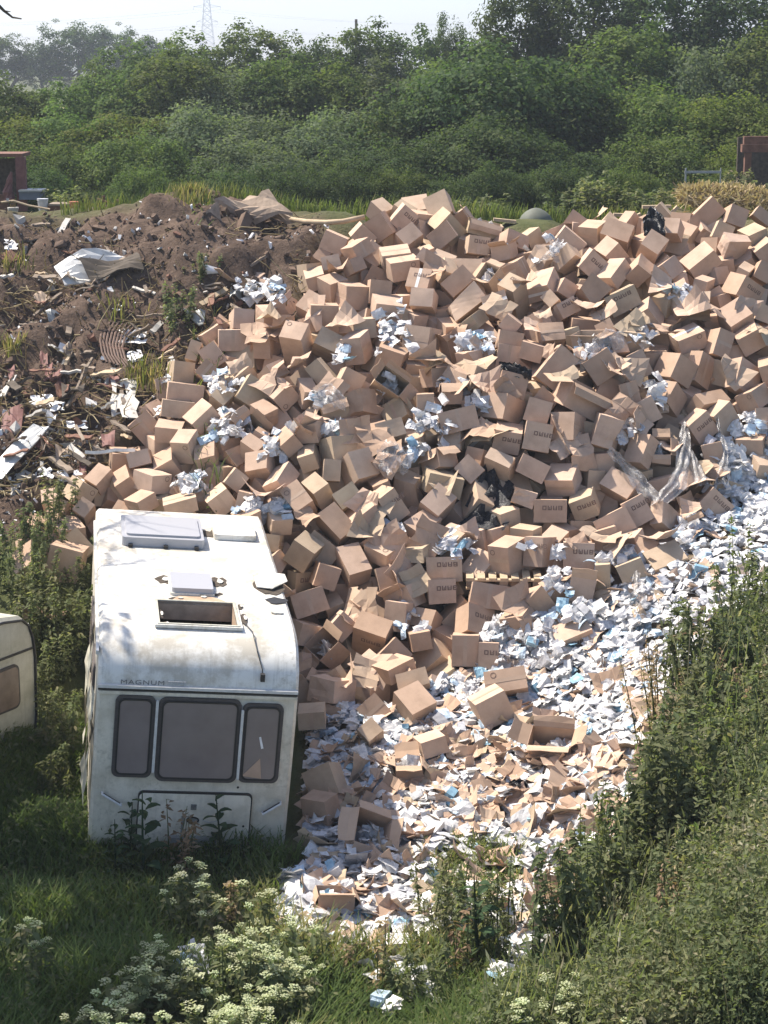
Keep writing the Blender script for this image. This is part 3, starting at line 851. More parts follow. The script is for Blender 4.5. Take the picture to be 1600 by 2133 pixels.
29,2150,12,210,215,-5,41,32,23,11,
194,2148,40,-101,12,-22,50,46,28,11,
321,2103,106,-99,-251,-151,17,29,37,3,
164,1785,-5,-166,1,-19,34,28,46,11,
-50,1862,-20,-169,-7,12,37,19,41,11,
-443,2636,205,36,70,247,27,32,31,5,
32,2945,421,-33,38,37,33,34,44,16,
33,2764,331,-57,-38,123,38,29,40,0,
46,2809,353,-6,-1,148,29,30,39,4,
223,2729,339,48,64,132,26,29,38,4,
261,2944,442,-52,-82,-34,35,44,32,0,
423,3130,548,-17,14,87,25,23,33,32,
-23,2951,420,-69,-17,-85,33,42,38,32,
221,3100,504,4,-22,-37,35,26,28,8,
140,3005,454,47,-61,-289,31,32,40,0,
227,2527,150,-60,-20,40,31,35,32,1,
-60,2884,386,-4,26,-12,26,25,33,0,
4,2644,277,-119,-15,-29,32,25,29,9,
-361,2628,204,69,30,-30,22,33,27,5,
-294,2669,221,-20,97,-151,37,26,33,4,
507,2789,321,-145,-75,-234,30,37,29,0,
-2,2792,333,1,2,-75,30,28,38,0,
-307,2643,217,10,-10,22,23,35,26,0,
103,2878,396,-164,72,133,44,34,37,9,
-252,2980,417,1,66,-2,23,26,32,32,
-419,2578,154,25,-36,-273,47,32,40,4,
38,2680,269,-124,-109,-133,48,36,32,1,
109,2783,363,33,67,144,23,30,26,0,
-170,2748,325,99,138,217,32,26,25,1,
-27,2393,44,-48,56,169,42,31,31,8,
-23,2760,324,-20,39,-81,33,43,34,32,
70,3042,476,-4,26,73,30,40,31,4,
-363,2679,226,46,-35,249,30,25,35,32,
-84,2773,335,-4,3,-243,32,27,36,4,
-398,2656,177,147,135,233,41,33,36,5,
208,3112,501,22,-24,-147,41,35,27,8,
128,2519,155,-79,47,-57,34,34,43,1,
197,2441,136,59,-37,-119,32,28,38,5,
29,2343,22,51,-43,-298,41,31,32,0,
-163,2890,364,6,30,136,35,29,46,32,
-330,2624,189,5,82,-93,38,32,35,5,
270,2852,417,11,-33,-126,35,26,30,0,
19,2449,112,-22,5,-44,30,26,38,1,
142,2823,392,-30,-17,146,26,33,35,0,
355,2648,221,-84,12,-191,24,23,32,4,
-8,2976,470,-18,11,14,33,37,37,1,
-284,2719,249,17,-23,219,34,37,37,0,
149,2559,188,-23,0,231,25,33,34,8,
-373,2718,265,-14,17,-286,24,32,27,33,
137,2721,302,-18,98,-169,47,35,36,33,
293,2519,160,-36,-78,-200,26,26,31,8,
-219,2754,293,77,36,278,39,34,39,0,
330,2544,186,17,-26,-54,27,30,29,33,
331,2828,407,-27,128,-244,27,33,39,1,
-189,2736,300,97,-39,-238,31,29,37,9,
399,2704,239,1,18,121,32,49,36,1,
557,2809,375,-51,-17,290,26,42,36,0,
336,2797,359,70,-7,112,35,34,38,32,
-238,2676,238,70,67,115,30,42,31,0,
228,2544,187,48,7,-64,28,26,32,33,
294,2894,425,-11,6,-152,48,42,34,0,
384,2942,438,-43,11,-251,25,33,31,0,
-12,3074,475,67,-69,-123,35,48,39,4,
54,2454,105,93,-22,-47,33,25,26,1,
91,3218,580,-55,71,277,39,30,42,1,
-125,2781,316,-121,77,219,30,37,43,0,
-158,2929,384,11,-39,283,31,39,38,4,
191,2528,174,3,-35,-246,28,30,36,4,
130,2758,373,38,-111,53,33,31,37,1,
-26,2781,335,40,-105,246,40,44,33,32,
473,2677,229,-51,-19,-293,38,37,31,33,
21,2752,323,113,26,202,38,28,37,1,
79,2982,425,-11,-6,147,35,44,41,8,
42,2696,291,15,-13,-33,32,33,29,32,
-159,2642,232,57,-15,250,37,29,29,4,
-233,2906,374,11,22,77,34,38,27,32,
34,2639,240,-3,-40,276,36,30,41,5,
509,3022,488,-35,-13,74,32,28,27,32,
487,3176,536,-93,-9,-210,39,32,30,0,
23,2577,166,26,55,97,40,37,35,32,
392,3179,558,25,-74,57,33,23,25,0,
336,2709,299,10,-5,56,36,29,28,4,
444,2953,469,43,47,-300,27,27,33,4,
11,2667,276,7,-37,279,32,39,26,0,
98,3016,457,35,-10,257,30,26,21,8,
-53,3078,476,37,-21,-261,29,24,36,32,
-111,2603,195,50,155,11,23,23,31,4,
98,2628,202,-56,-56,95,33,37,28,0,
-58,2538,124,11,-6,9,32,29,28,8,
164,2586,212,-7,-24,205,27,31,24,1,
267,2608,195,56,23,105,28,32,32,0,
264,2599,189,-5,-25,-293,34,40,32,32,
298,2976,465,22,-23,279,23,28,28,32,
38,3080,489,45,-10,158,39,38,28,0,
-147,2770,306,-94,2,150,37,30,43,0,
-174,2968,429,9,23,-282,29,35,41,5,
-106,2647,249,24,89,-110,28,23,26,8,
-128,2894,372,-1,3,179,20,27,25,32,
66,2364,38,-44,96,176,28,30,26,33,
359,2840,413,13,4,154,29,34,36,1,
72,3132,520,29,38,30,24,31,21,0,
173,2421,108,-40,-16,271,33,37,39,33,
-11,2482,98,76,72,271,35,30,32,8,
100,2479,102,-4,81,15,39,32,43,1,
432,2755,273,-96,-83,35,33,40,30,1,
511,3174,542,-22,51,-149,29,22,27,4,
112,2374,44,38,88,29,26,40,33,1,
-245,2572,193,-21,-8,236,23,34,26,1,
28,2479,126,-119,-183,223,42,30,30,9,
-333,2712,237,-31,-59,307,43,33,39,8,
-268,2598,202,92,-169,-205,21,31,25,8,
254,2725,315,5,27,-179,32,33,38,0,
189,2950,416,69,19,145,49,39,36,32,
273,2793,360,24,-21,90,34,39,37,32,
-316,2742,274,2,3,42,32,39,38,0,
-145,2533,158,105,-41,-246,29,31,28,5,
28,3170,533,48,22,227,30,22,34,32,
-82,2522,110,32,10,53,27,34,26,0,
144,2901,410,47,-35,195,44,34,38,1,
490,2929,426,86,115,168,27,32,32,8,
-64,2860,372,-56,-58,29,31,25,26,8,
-92,2695,309,140,122,-168,30,30,24,0,
-5,2584,190,-9,-18,185,31,40,31,8,
41,2948,432,18,18,77,30,38,27,32,
-183,2607,223,-113,-95,138,45,36,35,17,
400,2787,349,19,39,-94,25,31,23,8,
387,2659,235,-3,-30,-44,33,26,33,1,
30,2987,451,2,-10,-249,40,36,31,0,
176,2650,233,-24,82,-276,43,33,37,1,
-59,2735,309,-38,87,-256,40,36,36,33,
392,3061,496,4,18,222,42,33,35,32,
63,2416,63,39,73,49,29,33,42,1,
527,3066,502,25,-1,-166,37,33,26,32,
-45,2595,173,158,-78,235,33,48,40,0,
204,2817,374,73,17,115,29,30,36,0,
266,2852,391,5,7,-12,49,32,35,4,
508,2960,453,-18,-24,49,24,25,32,0,
74,2873,379,68,20,195,33,28,34,0,
-193,2922,402,-11,5,-144,21,28,26,4,
-105,2454,89,-41,-12,-254,37,45,29,33,
-461,2664,217,24,-49,169,32,24,21,0,
4,2838,365,20,-23,302,33,29,38,8,
60,3207,560,-4,21,-108,34,36,29,32,
60,2714,305,71,-56,203,39,32,38,33,
-209,2824,360,62,-15,-93,36,43,40,5,
278,3047,467,-43,-41,49,43,32,35,4,
254,3061,502,-10,14,69,28,40,32,0,
486,2736,281,-15,-39,147,29,22,25,0,
440,2662,213,-7,19,-171,23,28,20,4,
-60,2364,43,69,75,117,30,44,34,32,
-11,3082,466,12,73,-105,35,39,48,0,
-189,2788,346,-91,-72,185,31,41,40,1,
409,2772,302,-51,14,-190,31,32,42,0,
-97,2358,39,2,-45,-14,30,41,44,9,
-11,2306,30,31,93,118,38,32,31,1,
-323,2859,340,23,-63,-268,27,24,32,0,
98,2932,411,-3,36,-278,29,39,45,32,
520,2796,317,-42,-61,-135,29,26,40,8,
71,2583,173,-47,-86,-49,31,30,24,8,
469,3143,519,47,69,257,31,47,37,0,
-157,2690,281,-141,-27,146,25,22,27,0,
413,3013,475,-75,-1,57,32,30,39,0,
246,2689,276,133,38,48,38,32,32,0,
296,2458,120,-25,14,116,37,45,34,9,
131,2672,277,-180,87,219,23,32,27,0,
-88,2605,188,-2,-4,-39,39,35,40,4,
335,2986,457,-2,-16,-45,38,40,37,0,
-417,2698,233,-15,-12,-153,28,33,25,4,
168,2520,158,-1,-16,77,38,33,44,32,
237,2647,215,4,-17,125,43,32,39,0,
-214,2558,189,19,-27,-200,31,34,41,1,
317,2760,356,-62,-39,-282,37,27,34,1,
40,2833,372,-22,20,-132,31,30,27,4,
-210,2902,377,-39,-51,-177,28,45,36,0,
404,2611,176,26,25,43,26,38,32,0,
-67,2668,263,-43,-29,-279,41,30,39,0,
324,2847,429,-45,-49,-15,25,30,25,0,
165,3104,495,26,-8,-196,31,39,36,8,
-70,3149,503,9,80,-5,30,37,25,32,
509,2852,391,10,-39,-287,27,22,30,32,
-30,2897,381,2,-17,167,46,33,36,32,
-299,2564,185,117,9,27,34,34,40,1,
516,3102,521,118,-51,-54,30,38,30,0,
290,2963,449,-17,-48,171,30,34,26,0,
144,3209,544,-46,-9,181,26,33,23,0,
-243,2821,324,-36,60,-251,38,34,32,0,
-107,2412,62,-38,-12,-56,27,29,22,1,
189,2547,190,-2,-3,257,34,26,36,0,
-18,2560,155,9,44,216,35,39,31,0,
62,2729,316,19,-7,-21,35,32,38,0,
-82,2561,172,92,29,278,47,42,34,1,
-45,2452,56,-65,69,226,36,34,40,32,
349,2514,180,93,-17,-58,29,25,37,0,
81,2447,72,8,35,-54,36,32,41,8,
183,2676,266,-39,-61,183,31,38,31,8,
-250,2634,228,67,-51,167,30,30,26,32,
115,2909,413,98,-88,221,28,28,36,0,
291,2694,277,-3,-36,126,32,45,33,0,
304,2666,272,7,-7,-154,23,26,28,0,
444,2934,430,30,-28,119,24,33,26,32,
195,3030,493,-12,-12,-46,33,38,32,0,
-337,2808,304,-65,-53,99,33,46,36,0,
-119,2953,417,174,18,-102,29,23,31,16,
141,2728,303,16,7,184,37,31,30,8,
113,3176,502,102,-37,-237,36,31,44,4,
47,2513,123,-32,-29,-230,44,37,41,4,
0,2918,414,-76,-22,-118,36,33,40,32,
233,2439,118,-19,90,-172,34,27,30,33,
-113,3072,483,9,-20,-260,31,33,43,0,
423,2620,204,33,-38,11,24,31,30,9,
317,3072,504,7,-26,-284,30,37,35,4,
-152,2555,184,-13,27,133,24,31,23,33,
-225,2726,278,8,-5,-235,43,35,31,5,
212,2847,395,-9,18,3,37,26,35,32,
219,2806,369,34,13,-201,38,34,37,4,
355,3187,550,71,58,-52,28,36,30,4,
-340,2770,300,46,-62,-135,26,35,40,33,
236,2978,444,57,103,205,30,35,28,8,
-81,3021,456,0,-20,-239,29,22,31,32,
377,2911,414,29,81,-58,32,28,37,4,
-217,2600,190,-22,53,-218,36,30,35,0,
539,2947,443,0,15,-163,29,32,27,0,
289,2656,250,13,-216,-203,24,27,25,32,
-98,2902,377,-20,7,184,29,31,24,8,
-159,2798,374,-57,-46,75,30,29,24,1,
-62,2317,22,-16,16,-223,41,44,33,5,
439,2850,378,0,-45,-197,34,44,30,4,
128,2568,187,-16,-16,103,45,37,32,1,
443,2711,238,32,36,-61,28,38,35,33,
504,2978,457,-56,-26,141,31,31,37,0,
181,3106,498,-4,2,298,40,40,33,32,
378,2769,333,117,-44,212,37,28,26,0,
-100,2914,403,17,-11,243,26,37,33,0,
87,3059,500,21,63,-191,40,35,34,0,
431,3044,502,-143,53,64,24,34,38,8,
359,2603,177,82,76,-203,39,36,41,0,
168,2839,385,-54,-45,114,33,46,37,4,
379,3012,464,-68,126,-199,43,36,32,0,
486,3201,556,-7,20,92,36,36,31,0,
255,2764,345,-58,-80,37,36,33,36,0,
-142,2483,100,-57,5,-48,32,42,40,5,
-68,2401,32,-15,-17,-195,40,36,43,0,
-66,2806,340,-108,69,-276,29,33,28,32,
340,2694,265,-133,27,258,27,30,36,32,
354,3032,488,-9,4,185,31,43,36,0,
235,2577,187,32,1,236,40,26,37,0,
240,3052,508,70,-9,226,31,33,42,5,
138,2947,419,-135,39,221,38,32,43,4,
296,2818,411,2,-20,102,35,38,40,9,
-467,2522,164,-6,-105,132,41,37,33,1,
-58,2930,410,31,-42,148,33,40,39,4,
30,2305,21,-43,-10,-238,33,32,38,1,
121,2462,75,70,31,234,29,30,41,0,
-267,2643,235,27,-39,186,32,26,24,8,
-472,2617,188,-29,36,-115,36,28,30,8,
-180,2568,208,40,10,-280,35,26,32,5,
79,2394,45,69,-26,-143,33,40,34,1,
10,2879,404,97,193,-137,32,34,38,0,
150,2446,104,-10,23,-197,21,25,28,4,
572,2866,409,-9,91,167,37,30,44,0,
411,2904,416,-3,18,-213,34,44,43,9,
-263,2737,283,-50,-2,-6,24,24,29,8,
-74,2644,237,-76,-1,178,29,43,37,0,
310,3168,541,-9,14,144,35,25,34,4,
-72,2965,426,45,-37,-160,38,43,34,32,
165,3018,458,64,72,267,35,28,30,32,
-281,2776,289,33,-29,87,36,40,36,32,
-103,2730,310,92,82,229,36,27,33,32,
170,3179,528,-15,-19,-281,27,32,40,0,
397,2838,380,-11,-16,163,39,32,45,4,
-151,2936,424,-131,129,-157,24,33,27,0,
154,2766,348,-88,11,45,26,25,35,0,
312,3015,473,-10,5,-9,42,44,31,4,
-133,2691,250,6,-58,87,34,44,41,0,
-101,3130,505,92,-30,101,25,21,32,0,
491,2834,370,3,22,108,40,33,36,0,
313,2500,137,62,-61,219,27,35,29,0,
94,2689,292,-24,87,271,33,30,26,5,
561,2786,343,-3,-36,-101,38,32,29,4,
216,2756,354,22,20,-278,31,26,24,4,
564,3072,507,-71,-110,-200,27,34,34,8,
453,2994,481,3,-34,-171,29,22,29,4,
-21,2529,120,-28,-20,269,27,23,33,4,
349,2678,243,7,-30,192,33,39,39,17,
-24,2687,280,48,-75,99,41,38,32,4,
184,2738,338,8,9,-99,37,33,41,0,
313,2646,208,-53,-62,-191,26,27,35,32,
82,2666,235,19,-16,-18,40,33,45,0,
-252,2948,401,81,-4,-270,33,35,40,8,
57,3186,545,-83,136,-219,24,31,27,4,
-47,3140,508,-69,-49,285,34,26,27,0,
127,2737,342,133,91,140,28,23,35,32,
147,2430,67,12,-35,-122,40,31,41,1,
562,2733,298,36,18,134,43,36,32,0,
321,2946,434,14,88,-197,27,26,29,32,
-398,2688,221,-6,8,54,31,39,28,8,
-281,2852,338,7,-42,-248,34,23,25,0,
471,2840,351,64,-91,8,38,33,39,0,
225,2992,442,33,5,-260,37,30,42,32,
455,3028,481,-1,-23,-33,28,35,28,4,
-276,2892,351,7,1,-125,46,32,38,4,
416,2927,456,14,11,-70,27,21,29,32,
122,2605,186,-96,-18,90,31,30,26,8,
155,2619,209,-66,10,20,31,27,36,8,
279,2661,224,19,38,161,44,39,32,4,
342,2706,300,-7,68,-209,28,23,27,32,
147,3068,496,71,-98,159,27,25,29,4,
141,3172,523,22,-50,270,34,40,35,0,
124,2800,387,-40,-15,246,31,26,35,5,
191,3156,523,-87,-19,94,27,31,29,0,
217,2455,143,48,-11,-127,27,21,26,0,
26,2439,51,-173,-85,217,35,48,35,0,
132,2663,219,-57,75,-182,32,41,40,8,
-29,3076,476,-37,45,194,25,24,31,0,
-216,2806,315,57,-108,203,40,34,36,0,
423,3165,554,34,-1,92,27,29,30,0,
273,3157,533,-42,-16,181,44,31,39,0,
-148,2606,212,-117,73,-257,30,35,36,8,
-464,2558,177,-7,102,-90,30,39,41,1,
253,3113,511,-8,47,187,46,31,39,4,
391,2601,168,6,-59,244,43,34,32,0,
94,2509,129,-76,78,-205,21,24,28,0,
559,2898,411,26,-19,-149,41,31,40,8,
4,3176,521,0,-45,77,37,31,35,32,
229,2705,300,-4,2,-212,26,36,33,32,
-18,2712,292,-19,-42,102,44,32,34,0,
505,2879,399,-13,32,-126,29,34,26,0,
365,2791,350,97,-72,20,24,25,27,0,
323,3117,507,-88,37,180,29,37,25,0,
-139,2496,135,-91,-8,-256,24,33,21,33,
234,3152,535,-135,-56,-228,27,26,31,0,
221,2783,362,-98,36,-89,33,34,25,32,
430,2777,308,-30,73,-143,32,35,30,16,
-102,2675,313,-5,-22,119,26,31,27,5,
412,2906,410,-27,-54,127,31,30,37,8,
91,2547,159,-71,-20,141,25,27,28,0,
226,2874,430,-55,-13,104,30,35,41,33,
-20,2614,218,-28,15,-151,36,28,38,32,
-16,2349,39,9,8,-76,31,36,38,33,
50,3115,503,79,113,243,36,28,29,0,
434,2798,332,79,-94,-176,35,41,31,4,
-66,2497,110,-3,-48,182,34,26,25,0,
-112,2818,361,105,24,238,28,35,27,0,
465,2879,399,-11,-57,84,25,28,27,32,
285,2702,304,-23,16,-161,26,32,37,16,
347,2937,435,53,-109,-132,35,38,37,8,
56,2862,379,-7,-34,-232,30,26,28,4,
-193,2908,380,-18,7,58,30,29,38,4,
196,2619,195,-26,12,161,37,50,44,0,
-113,2528,136,-3,9,62,25,22,34,17,
251,2830,392,17,-41,127,27,33,24,0,
-376,2684,209,131,-31,-162,30,40,41,8,
53,3270,574,38,-62,156,37,42,28,0,
314,3204,552,90,18,275,42,35,34,0,
411,3098,525,-23,129,34,40,46,30,32,
-205,2691,272,68,-57,-254,30,31,25,4,
-220,2677,249,-11,4,-79,22,30,30,32,
193,2708,300,50,-68,241,35,30,29,4,
531,3183,541,23,-68,-143,34,35,31,4,
-185,2901,349,14,1,56,33,25,29,0,
-112,2633,215,47,25,236,31,28,36,0,
-113,2881,350,7,-189,168,37,30,43,32,
-199,2808,307,71,-13,-242,42,37,36,8,
426,2657,187,-43,19,-45,43,33,33,4,
275,2649,186,12,5,-175,48,36,38,32,
312,2479,106,86,-87,141,33,35,38,0,
302,3012,433,29,93,-103,35,43,44,0,
27,2711,285,69,2,16,35,45,31,32,
154,2967,432,-22,-122,-134,24,24,30,16,
101,2991,434,-3,-40,-30,29,37,34,0,
117,2808,347,-15,21,-64,23,27,22,0,
329,3183,507,47,-9,2,37,41,34,8,
100,3181,501,-29,18,-52,40,32,42,4,
-138,2716,271,-10,-19,-260,26,29,31,4,
339,3096,488,-37,19,41,29,25,31,0,
212,2664,235,-115,20,220,27,29,23,0,
73,2965,415,5,42,-49,39,31,42,4,
-18,3123,488,55,6,-282,24,21,28,32,
493,3019,467,1,22,-226,26,27,36,0,
271,2755,310,-74,-48,99,32,40,37,16,
222,2985,424,-4,-26,-35,32,27,31,0,
234,2519,140,154,118,195,28,30,38,32,
392,3095,483,77,7,237,32,43,42,8,
191,2710,298,12,-1,-32,25,33,30,0,
28,3059,453,-31,59,19,31,38,36,32,
53,2557,135,-35,8,300,37,29,26,0,
469,2914,410,-5,10,-137,31,24,35,32,
405,2784,300,-74,-35,68,28,25,33,4,
93,2871,374,-76,-51,-64,26,25,35,8,
-8,2879,370,97,-11,-73,32,31,36,0,
447,3101,498,-12,-3,120,36,37,27,4,
-125,2845,349,-11,-36,-174,24,36,30,0,
524,2777,283,17,-92,-215,31,42,36,8,
-351,2623,173,29,5,-248,28,25,33,5,
60,2376,-1,-10,32,67,32,49,39,33,
-5,2497,80,-62,37,7,32,40,36,4,
33,2588,131,33,-6,-281,47,34,37,8,
-267,2601,172,6,-16,-70,25,34,29,4,
-330,2704,194,-21,23,86,34,32,36,8,
554,2748,269,-242,61,-158,28,36,28,8,
341,2762,309,-91,-70,225,38,35,30,32,
-46,3174,508,44,84,37,36,33,40,32,
-14,2756,295,-95,-15,-100,42,36,33,4,
-125,2535,108,-70,107,246,36,33,42,16,
88,2838,352,71,28,23,38,36,42,16,
270,2683,258,-17,62,-294,41,31,47,33,
40,2652,240,79,-28,-10,30,39,38,8,
308,2554,154,85,-60,120,28,23,20,8,
-177,2582,174,-3,10,-158,30,26,34,8,
148,2536,129,30,-25,-111,33,33,25,4,
372,2928,402,19,-16,124,29,33,38,4,
124,2417,35,101,-40,-290,39,30,44,32,
370,2539,137,-104,-31,-247,35,39,47,5,
7,2635,216,9,29,155,39,32,39,0,
283,2434,87,-105,28,-70,41,34,31,5,
-248,2711,246,-81,-15,-154,34,41,35,0,
-198,2701,247,9,68,-68,35,37,45,8,
-316,2579,144,118,55,-171,29,27,31,33,
106,2520,100,-7,-14,113,39,37,29,32,
399,2875,385,49,8,-12,34,26,33,0,
538,3035,471,14,8,-124,32,26,37,4,
196,2838,356,-74,19,222,30,42,35,0,
376,2987,426,0,-61,-38,41,43,33,4,
231,2442,88,-23,74,-66,35,29,30,0,
-53,3026,439,-3,39,280,32,33,43,32,
202,2553,158,-43,108,269,27,20,25,0,
66,2764,324,21,-62,182,25,33,28,0,
443,2729,238,74,-34,-184,32,31,22,0,
-231,2862,334,8,-9,-202,39,24,32,4,
349,2595,153,-5,-22,287,38,30,43,0,
145,2485,98,6,1,246,29,25,31,4,
111,2691,254,-1,20,-101,30,28,26,0,
-23,2840,355,-5,11,72,34,27,29,32,
167,2456,75,-46,45,-243,26,34,25,0,
-355,2656,194,45,92,-268,27,36,27,8,
171,2495,130,-13,36,212,27,33,29,32,
538,2830,342,102,-5,-177,34,41,34,4,
456,2760,284,-4,3,-209,25,30,25,32,
-2,2537,121,-33,17,173,35,38,41,0,
348,2836,369,60,24,-277,41,32,35,0,
-91,2320,-13,51,-23,-81,44,30,36,1,
312,2863,389,4,8,-108,32,39,36,16,
423,3002,455,-34,93,-110,27,34,31,0,
-264,2651,199,-15,13,-47,31,33,42,0,
296,3082,474,-3,46,-18,32,23,25,8,
-106,3041,439,3,-2,-304,35,41,44,0,
-66,2928,375,-18,-105,269,35,31,32,0,
519,2918,402,-21,19,256,35,33,42,4,
-235,2576,151,56,-41,-290,33,36,44,5,
545,2873,370,25,-44,222,41,29,46,0,
538,3075,489,89,-29,32,32,39,31,32,
406,2745,276,-79,60,-42,33,46,42,1,
-102,2456,54,-4,2,69,43,33,36,0,
399,2598,159,43,-66,14,25,24,28,0,
152,2704,273,-28,-4,-137,34,37,27,0,
143,3082,465,70,36,-16,42,39,30,4,
-355,2758,258,-27,-29,289,36,30,26,8,
29,2843,355,-32,19,-278,24,36,32,0,
-13,2350,-8,1,-62,188,39,38,45,5,
-202,2646,207,8,-83,-19,29,35,38,8,
-164,2682,242,12,24,61,35,27,28,32,
47,2617,201,13,-52,264,31,29,27,32,
389,3143,515,-2,9,136,23,25,27,4,
-229,2679,215,-112,-21,-228,32,27,32,0,
-30,2418,17,58,-67,124,25,29,29,32,
113,2378,14,19,10,81,36,32,31,32,
410,2699,207,-77,-69,81,29,23,34,32,
-69,2482,33,-159,-95,109,38,48,32,0,
506,2728,249,12,-137,-81,24,21,27,33,
356,2720,253,-6,31,-79,34,40,46,32,
-265,2946,364,8,79,99,39,45,35,0,
179,3034,455,-38,80,-22,44,33,45,8,
-126,2605,182,45,-28,6,29,31,34,16,
216,2898,392,-30,8,185,35,35,28,4,
-161,2821,328,74,-75,-259,37,29,26,0,
-435,2536,126,70,87,-156,31,30,37,5,
51,2494,89,-44,80,188,34,32,26,0,
92,2645,194,59,-50,-117,40,33,31,0,
104,2721,283,-21,5,-236,26,34,39,0,
315,2721,276,10,17,-219,28,39,29,32,
-16,2598,140,-41,2,-21,44,35,31,32,
-132,2562,153,59,-30,48,39,36,34,4,
466,2982,445,60,57,61,31,39,34,4,
62,2723,279,2,-21,-106,27,35,33,4,
280,2580,156,-24,-102,-161,45,36,29,0,
-93,2544,138,104,125,82,23,29,29,0,
470,3062,475,124,-81,199,42,34,32,0,
201,2474,104,80,30,16,47,31,37,0,
-83,2595,156,7,-14,-251,24,25,31,4,
30,2330,-13,-51,-36,235,22,28,30,32,
228,2692,260,30,34,-169,38,36,45,8,
284,3126,488,43,-67,-175,28,41,37,4,
481,2697,194,13,-10,-89,25,35,32,32,
387,2819,341,-13,14,19,35,31,33,8,
100,2576,149,-53,-39,53,35,29,28,8,
246,2489,121,12,83,273,30,32,23,32,
16,2804,336,40,-39,-265,36,24,28,0,
476,3134,516,-29,-94,-199,35,30,36,0,
240,2559,151,1,40,-121,31,34,30,0,
503,2857,351,159,59,-195,49,38,38,0,
188,2954,413,-4,-16,-269,43,28,32,8,
431,2922,399,-35,-70,-17,32,35,44,4,
-152,2772,304,34,14,291,24,30,28,0,
-45,2531,103,-22,-2,-45,30,39,29,0,
-428,2666,171,24,-101,-278,38,35,44,4,
-59,2619,214,88,-63,-276,22,30,27,4,
-240,2628,198,50,89,195,27,29,24,32,
-320,2839,307,-2,-34,-156,26,28,32,4,
-90,2829,326,-52,143,-272,37,31,32,32,
278,2525,141,64,71,128,24,33,27,4,
-238,2903,350,24,95,-146,31,26,29,32,
486,2945,420,-28,-6,74,34,34,38,4,
12,2390,22,106,-28,-288,46,36,37,0,
-109,3080,456,37,19,-212,26,25,35,8,
-109,2507,82,-139,-101,261,33,41,35,32,
-290,2704,234,12,0,-213,27,28,33,4,
156,2813,353,103,38,135,32,39,35,32,
-26,2664,243,-34,-36,-44,33,33,27,0,
-58,2494,86,7,195,231,29,34,26,8,
64,2692,263,9,-57,194,30,31,28,0,
-316,2640,189,-19,-28,-2,25,37,29,32,
-384,2721,232,5,17,61,39,41,36,16,
40,2880,373,2,-6,-191,31,26,37,32,
220,2741,300,5,129,-234,28,23,29,0,
-188,2859,346,104,50,-142,25,28,26,0,
560,3003,452,4,31,162,35,39,44,4,
-153,2919,369,-5,-10,-141,42,29,32,32,
350,2495,136,-70,-20,199,25,29,22,1,
-84,3150,493,71,46,-194,30,22,28,4]
build_boxes()

# ================================================================== PACKETS, TORN BOARD, FILM, PALLET
def slope_frame(x, y):
    e = .25; gx = (ground_z(x + e, y) - ground_z(x - e, y)) / (2 * e); gy = (ground_z(x, y + e) - ground_z(x, y - e)) / (2 * e)
    n = np.array([-gx, -gy, 1.0]); n /= np.linalg.norm(n); a = np.cross([0, 1.0, 0], n); a /= np.linalg.norm(a)
    return np.stack([a, np.cross(n, a), n], 1)
def packet_shape(kind, rng):
    """0 flat pouch, 1 crumpled bag, 2 wad of folded sheets, 3 small carton"""
    if kind == 0:
        n, m = 6, 5; w, l = rng.uniform(.07, .11), rng.uniform(.10, .16); u, v = np.meshgrid(np.linspace(-1, 1, n), np.linspace(-1, 1, m), indexing='ij')
        bulge = .022 * (1 - u ** 4) * (1 - v ** 4); bend = rng.normal() * .022 * u ** 2 + rng.normal() * .02 * u * v + rng.normal(size=u.shape) * .007
        top = np.stack([u * l, v * w, bulge + bend], -1).reshape(-1, 3); bot = np.stack([u * l, v * w, -bulge * .5 + bend], -1).reshape(-1, 3)
        i = np.arange(n * m).reshape(n, m); F = np.stack([i[:-1, :-1], i[1:, :-1], i[1:, 1:], i[:-1, 1:]], -1).reshape(-1, 4)
        return np.concatenate([top, bot]), np.concatenate([F, F[:, ::-1] + n * m])
    if kind == 1:
        n = 6; L = rng.uniform(.08, .14); u, v = np.meshgrid(np.linspace(-1, 1, n), np.linspace(-1, 1, n), indexing='ij')
        z = rng.normal(size=u.shape) * .018 + .03 * (1 - u * u) * (1 - v * v) + rng.normal() * .03 * u * v
        P = np.stack([u * L * (1 + .16 * rng.normal(size=u.shape)), v * L * rng.uniform(.6, 1) * (1 + .16 * rng.normal(size=u.shape)), z], -1).reshape(-1, 3)
        i = np.arange(n * n).reshape(n, n); F = np.stack([i[:-1, :-1], i[1:, :-1], i[1:, 1:], i[:-1, 1:]], -1).reshape(-1, 4)
        return P, F
    if kind == 2:
        Ps = []; Fs = []; k = 0
        for j in range(4):
            n = 4; l, w = rng.uniform(.08, .13), rng.uniform(.05, .085); u, v = np.meshgrid(np.linspace(-1, 1, n), np.linspace(-1, 1, 3), indexing='ij')
            a = rng.normal() * .5; z = j * .016 + rng.normal() * .03 * u * u + rng.normal(size=u.shape) * .006 + rng.normal() * .02 * u
            x, y = u * l, v * w; P = np.stack([x * math.cos(a) - y * math.sin(a), x * math.sin(a) + y * math.cos(a), z], -1).reshape(-1, 3)
            i = np.arange(n * 3).reshape(n, 3) + k; Fs.append(np.stack([i[:-1, :-1], i[1:, :-1], i[1:, 1:], i[:-1, 1:]], -1).reshape(-1, 4)); Ps.append(P); k += n * 3
        return np.concatenate(Ps), np.concatenate(Fs)
    P, F, _ = UG2; d = np.array([rng.uniform(.07, .11), rng.uniform(.05, .07), rng.uniform(.03, .05)])
    return P * d * (1 + .06 * rng.normal(size=P.shape)), F
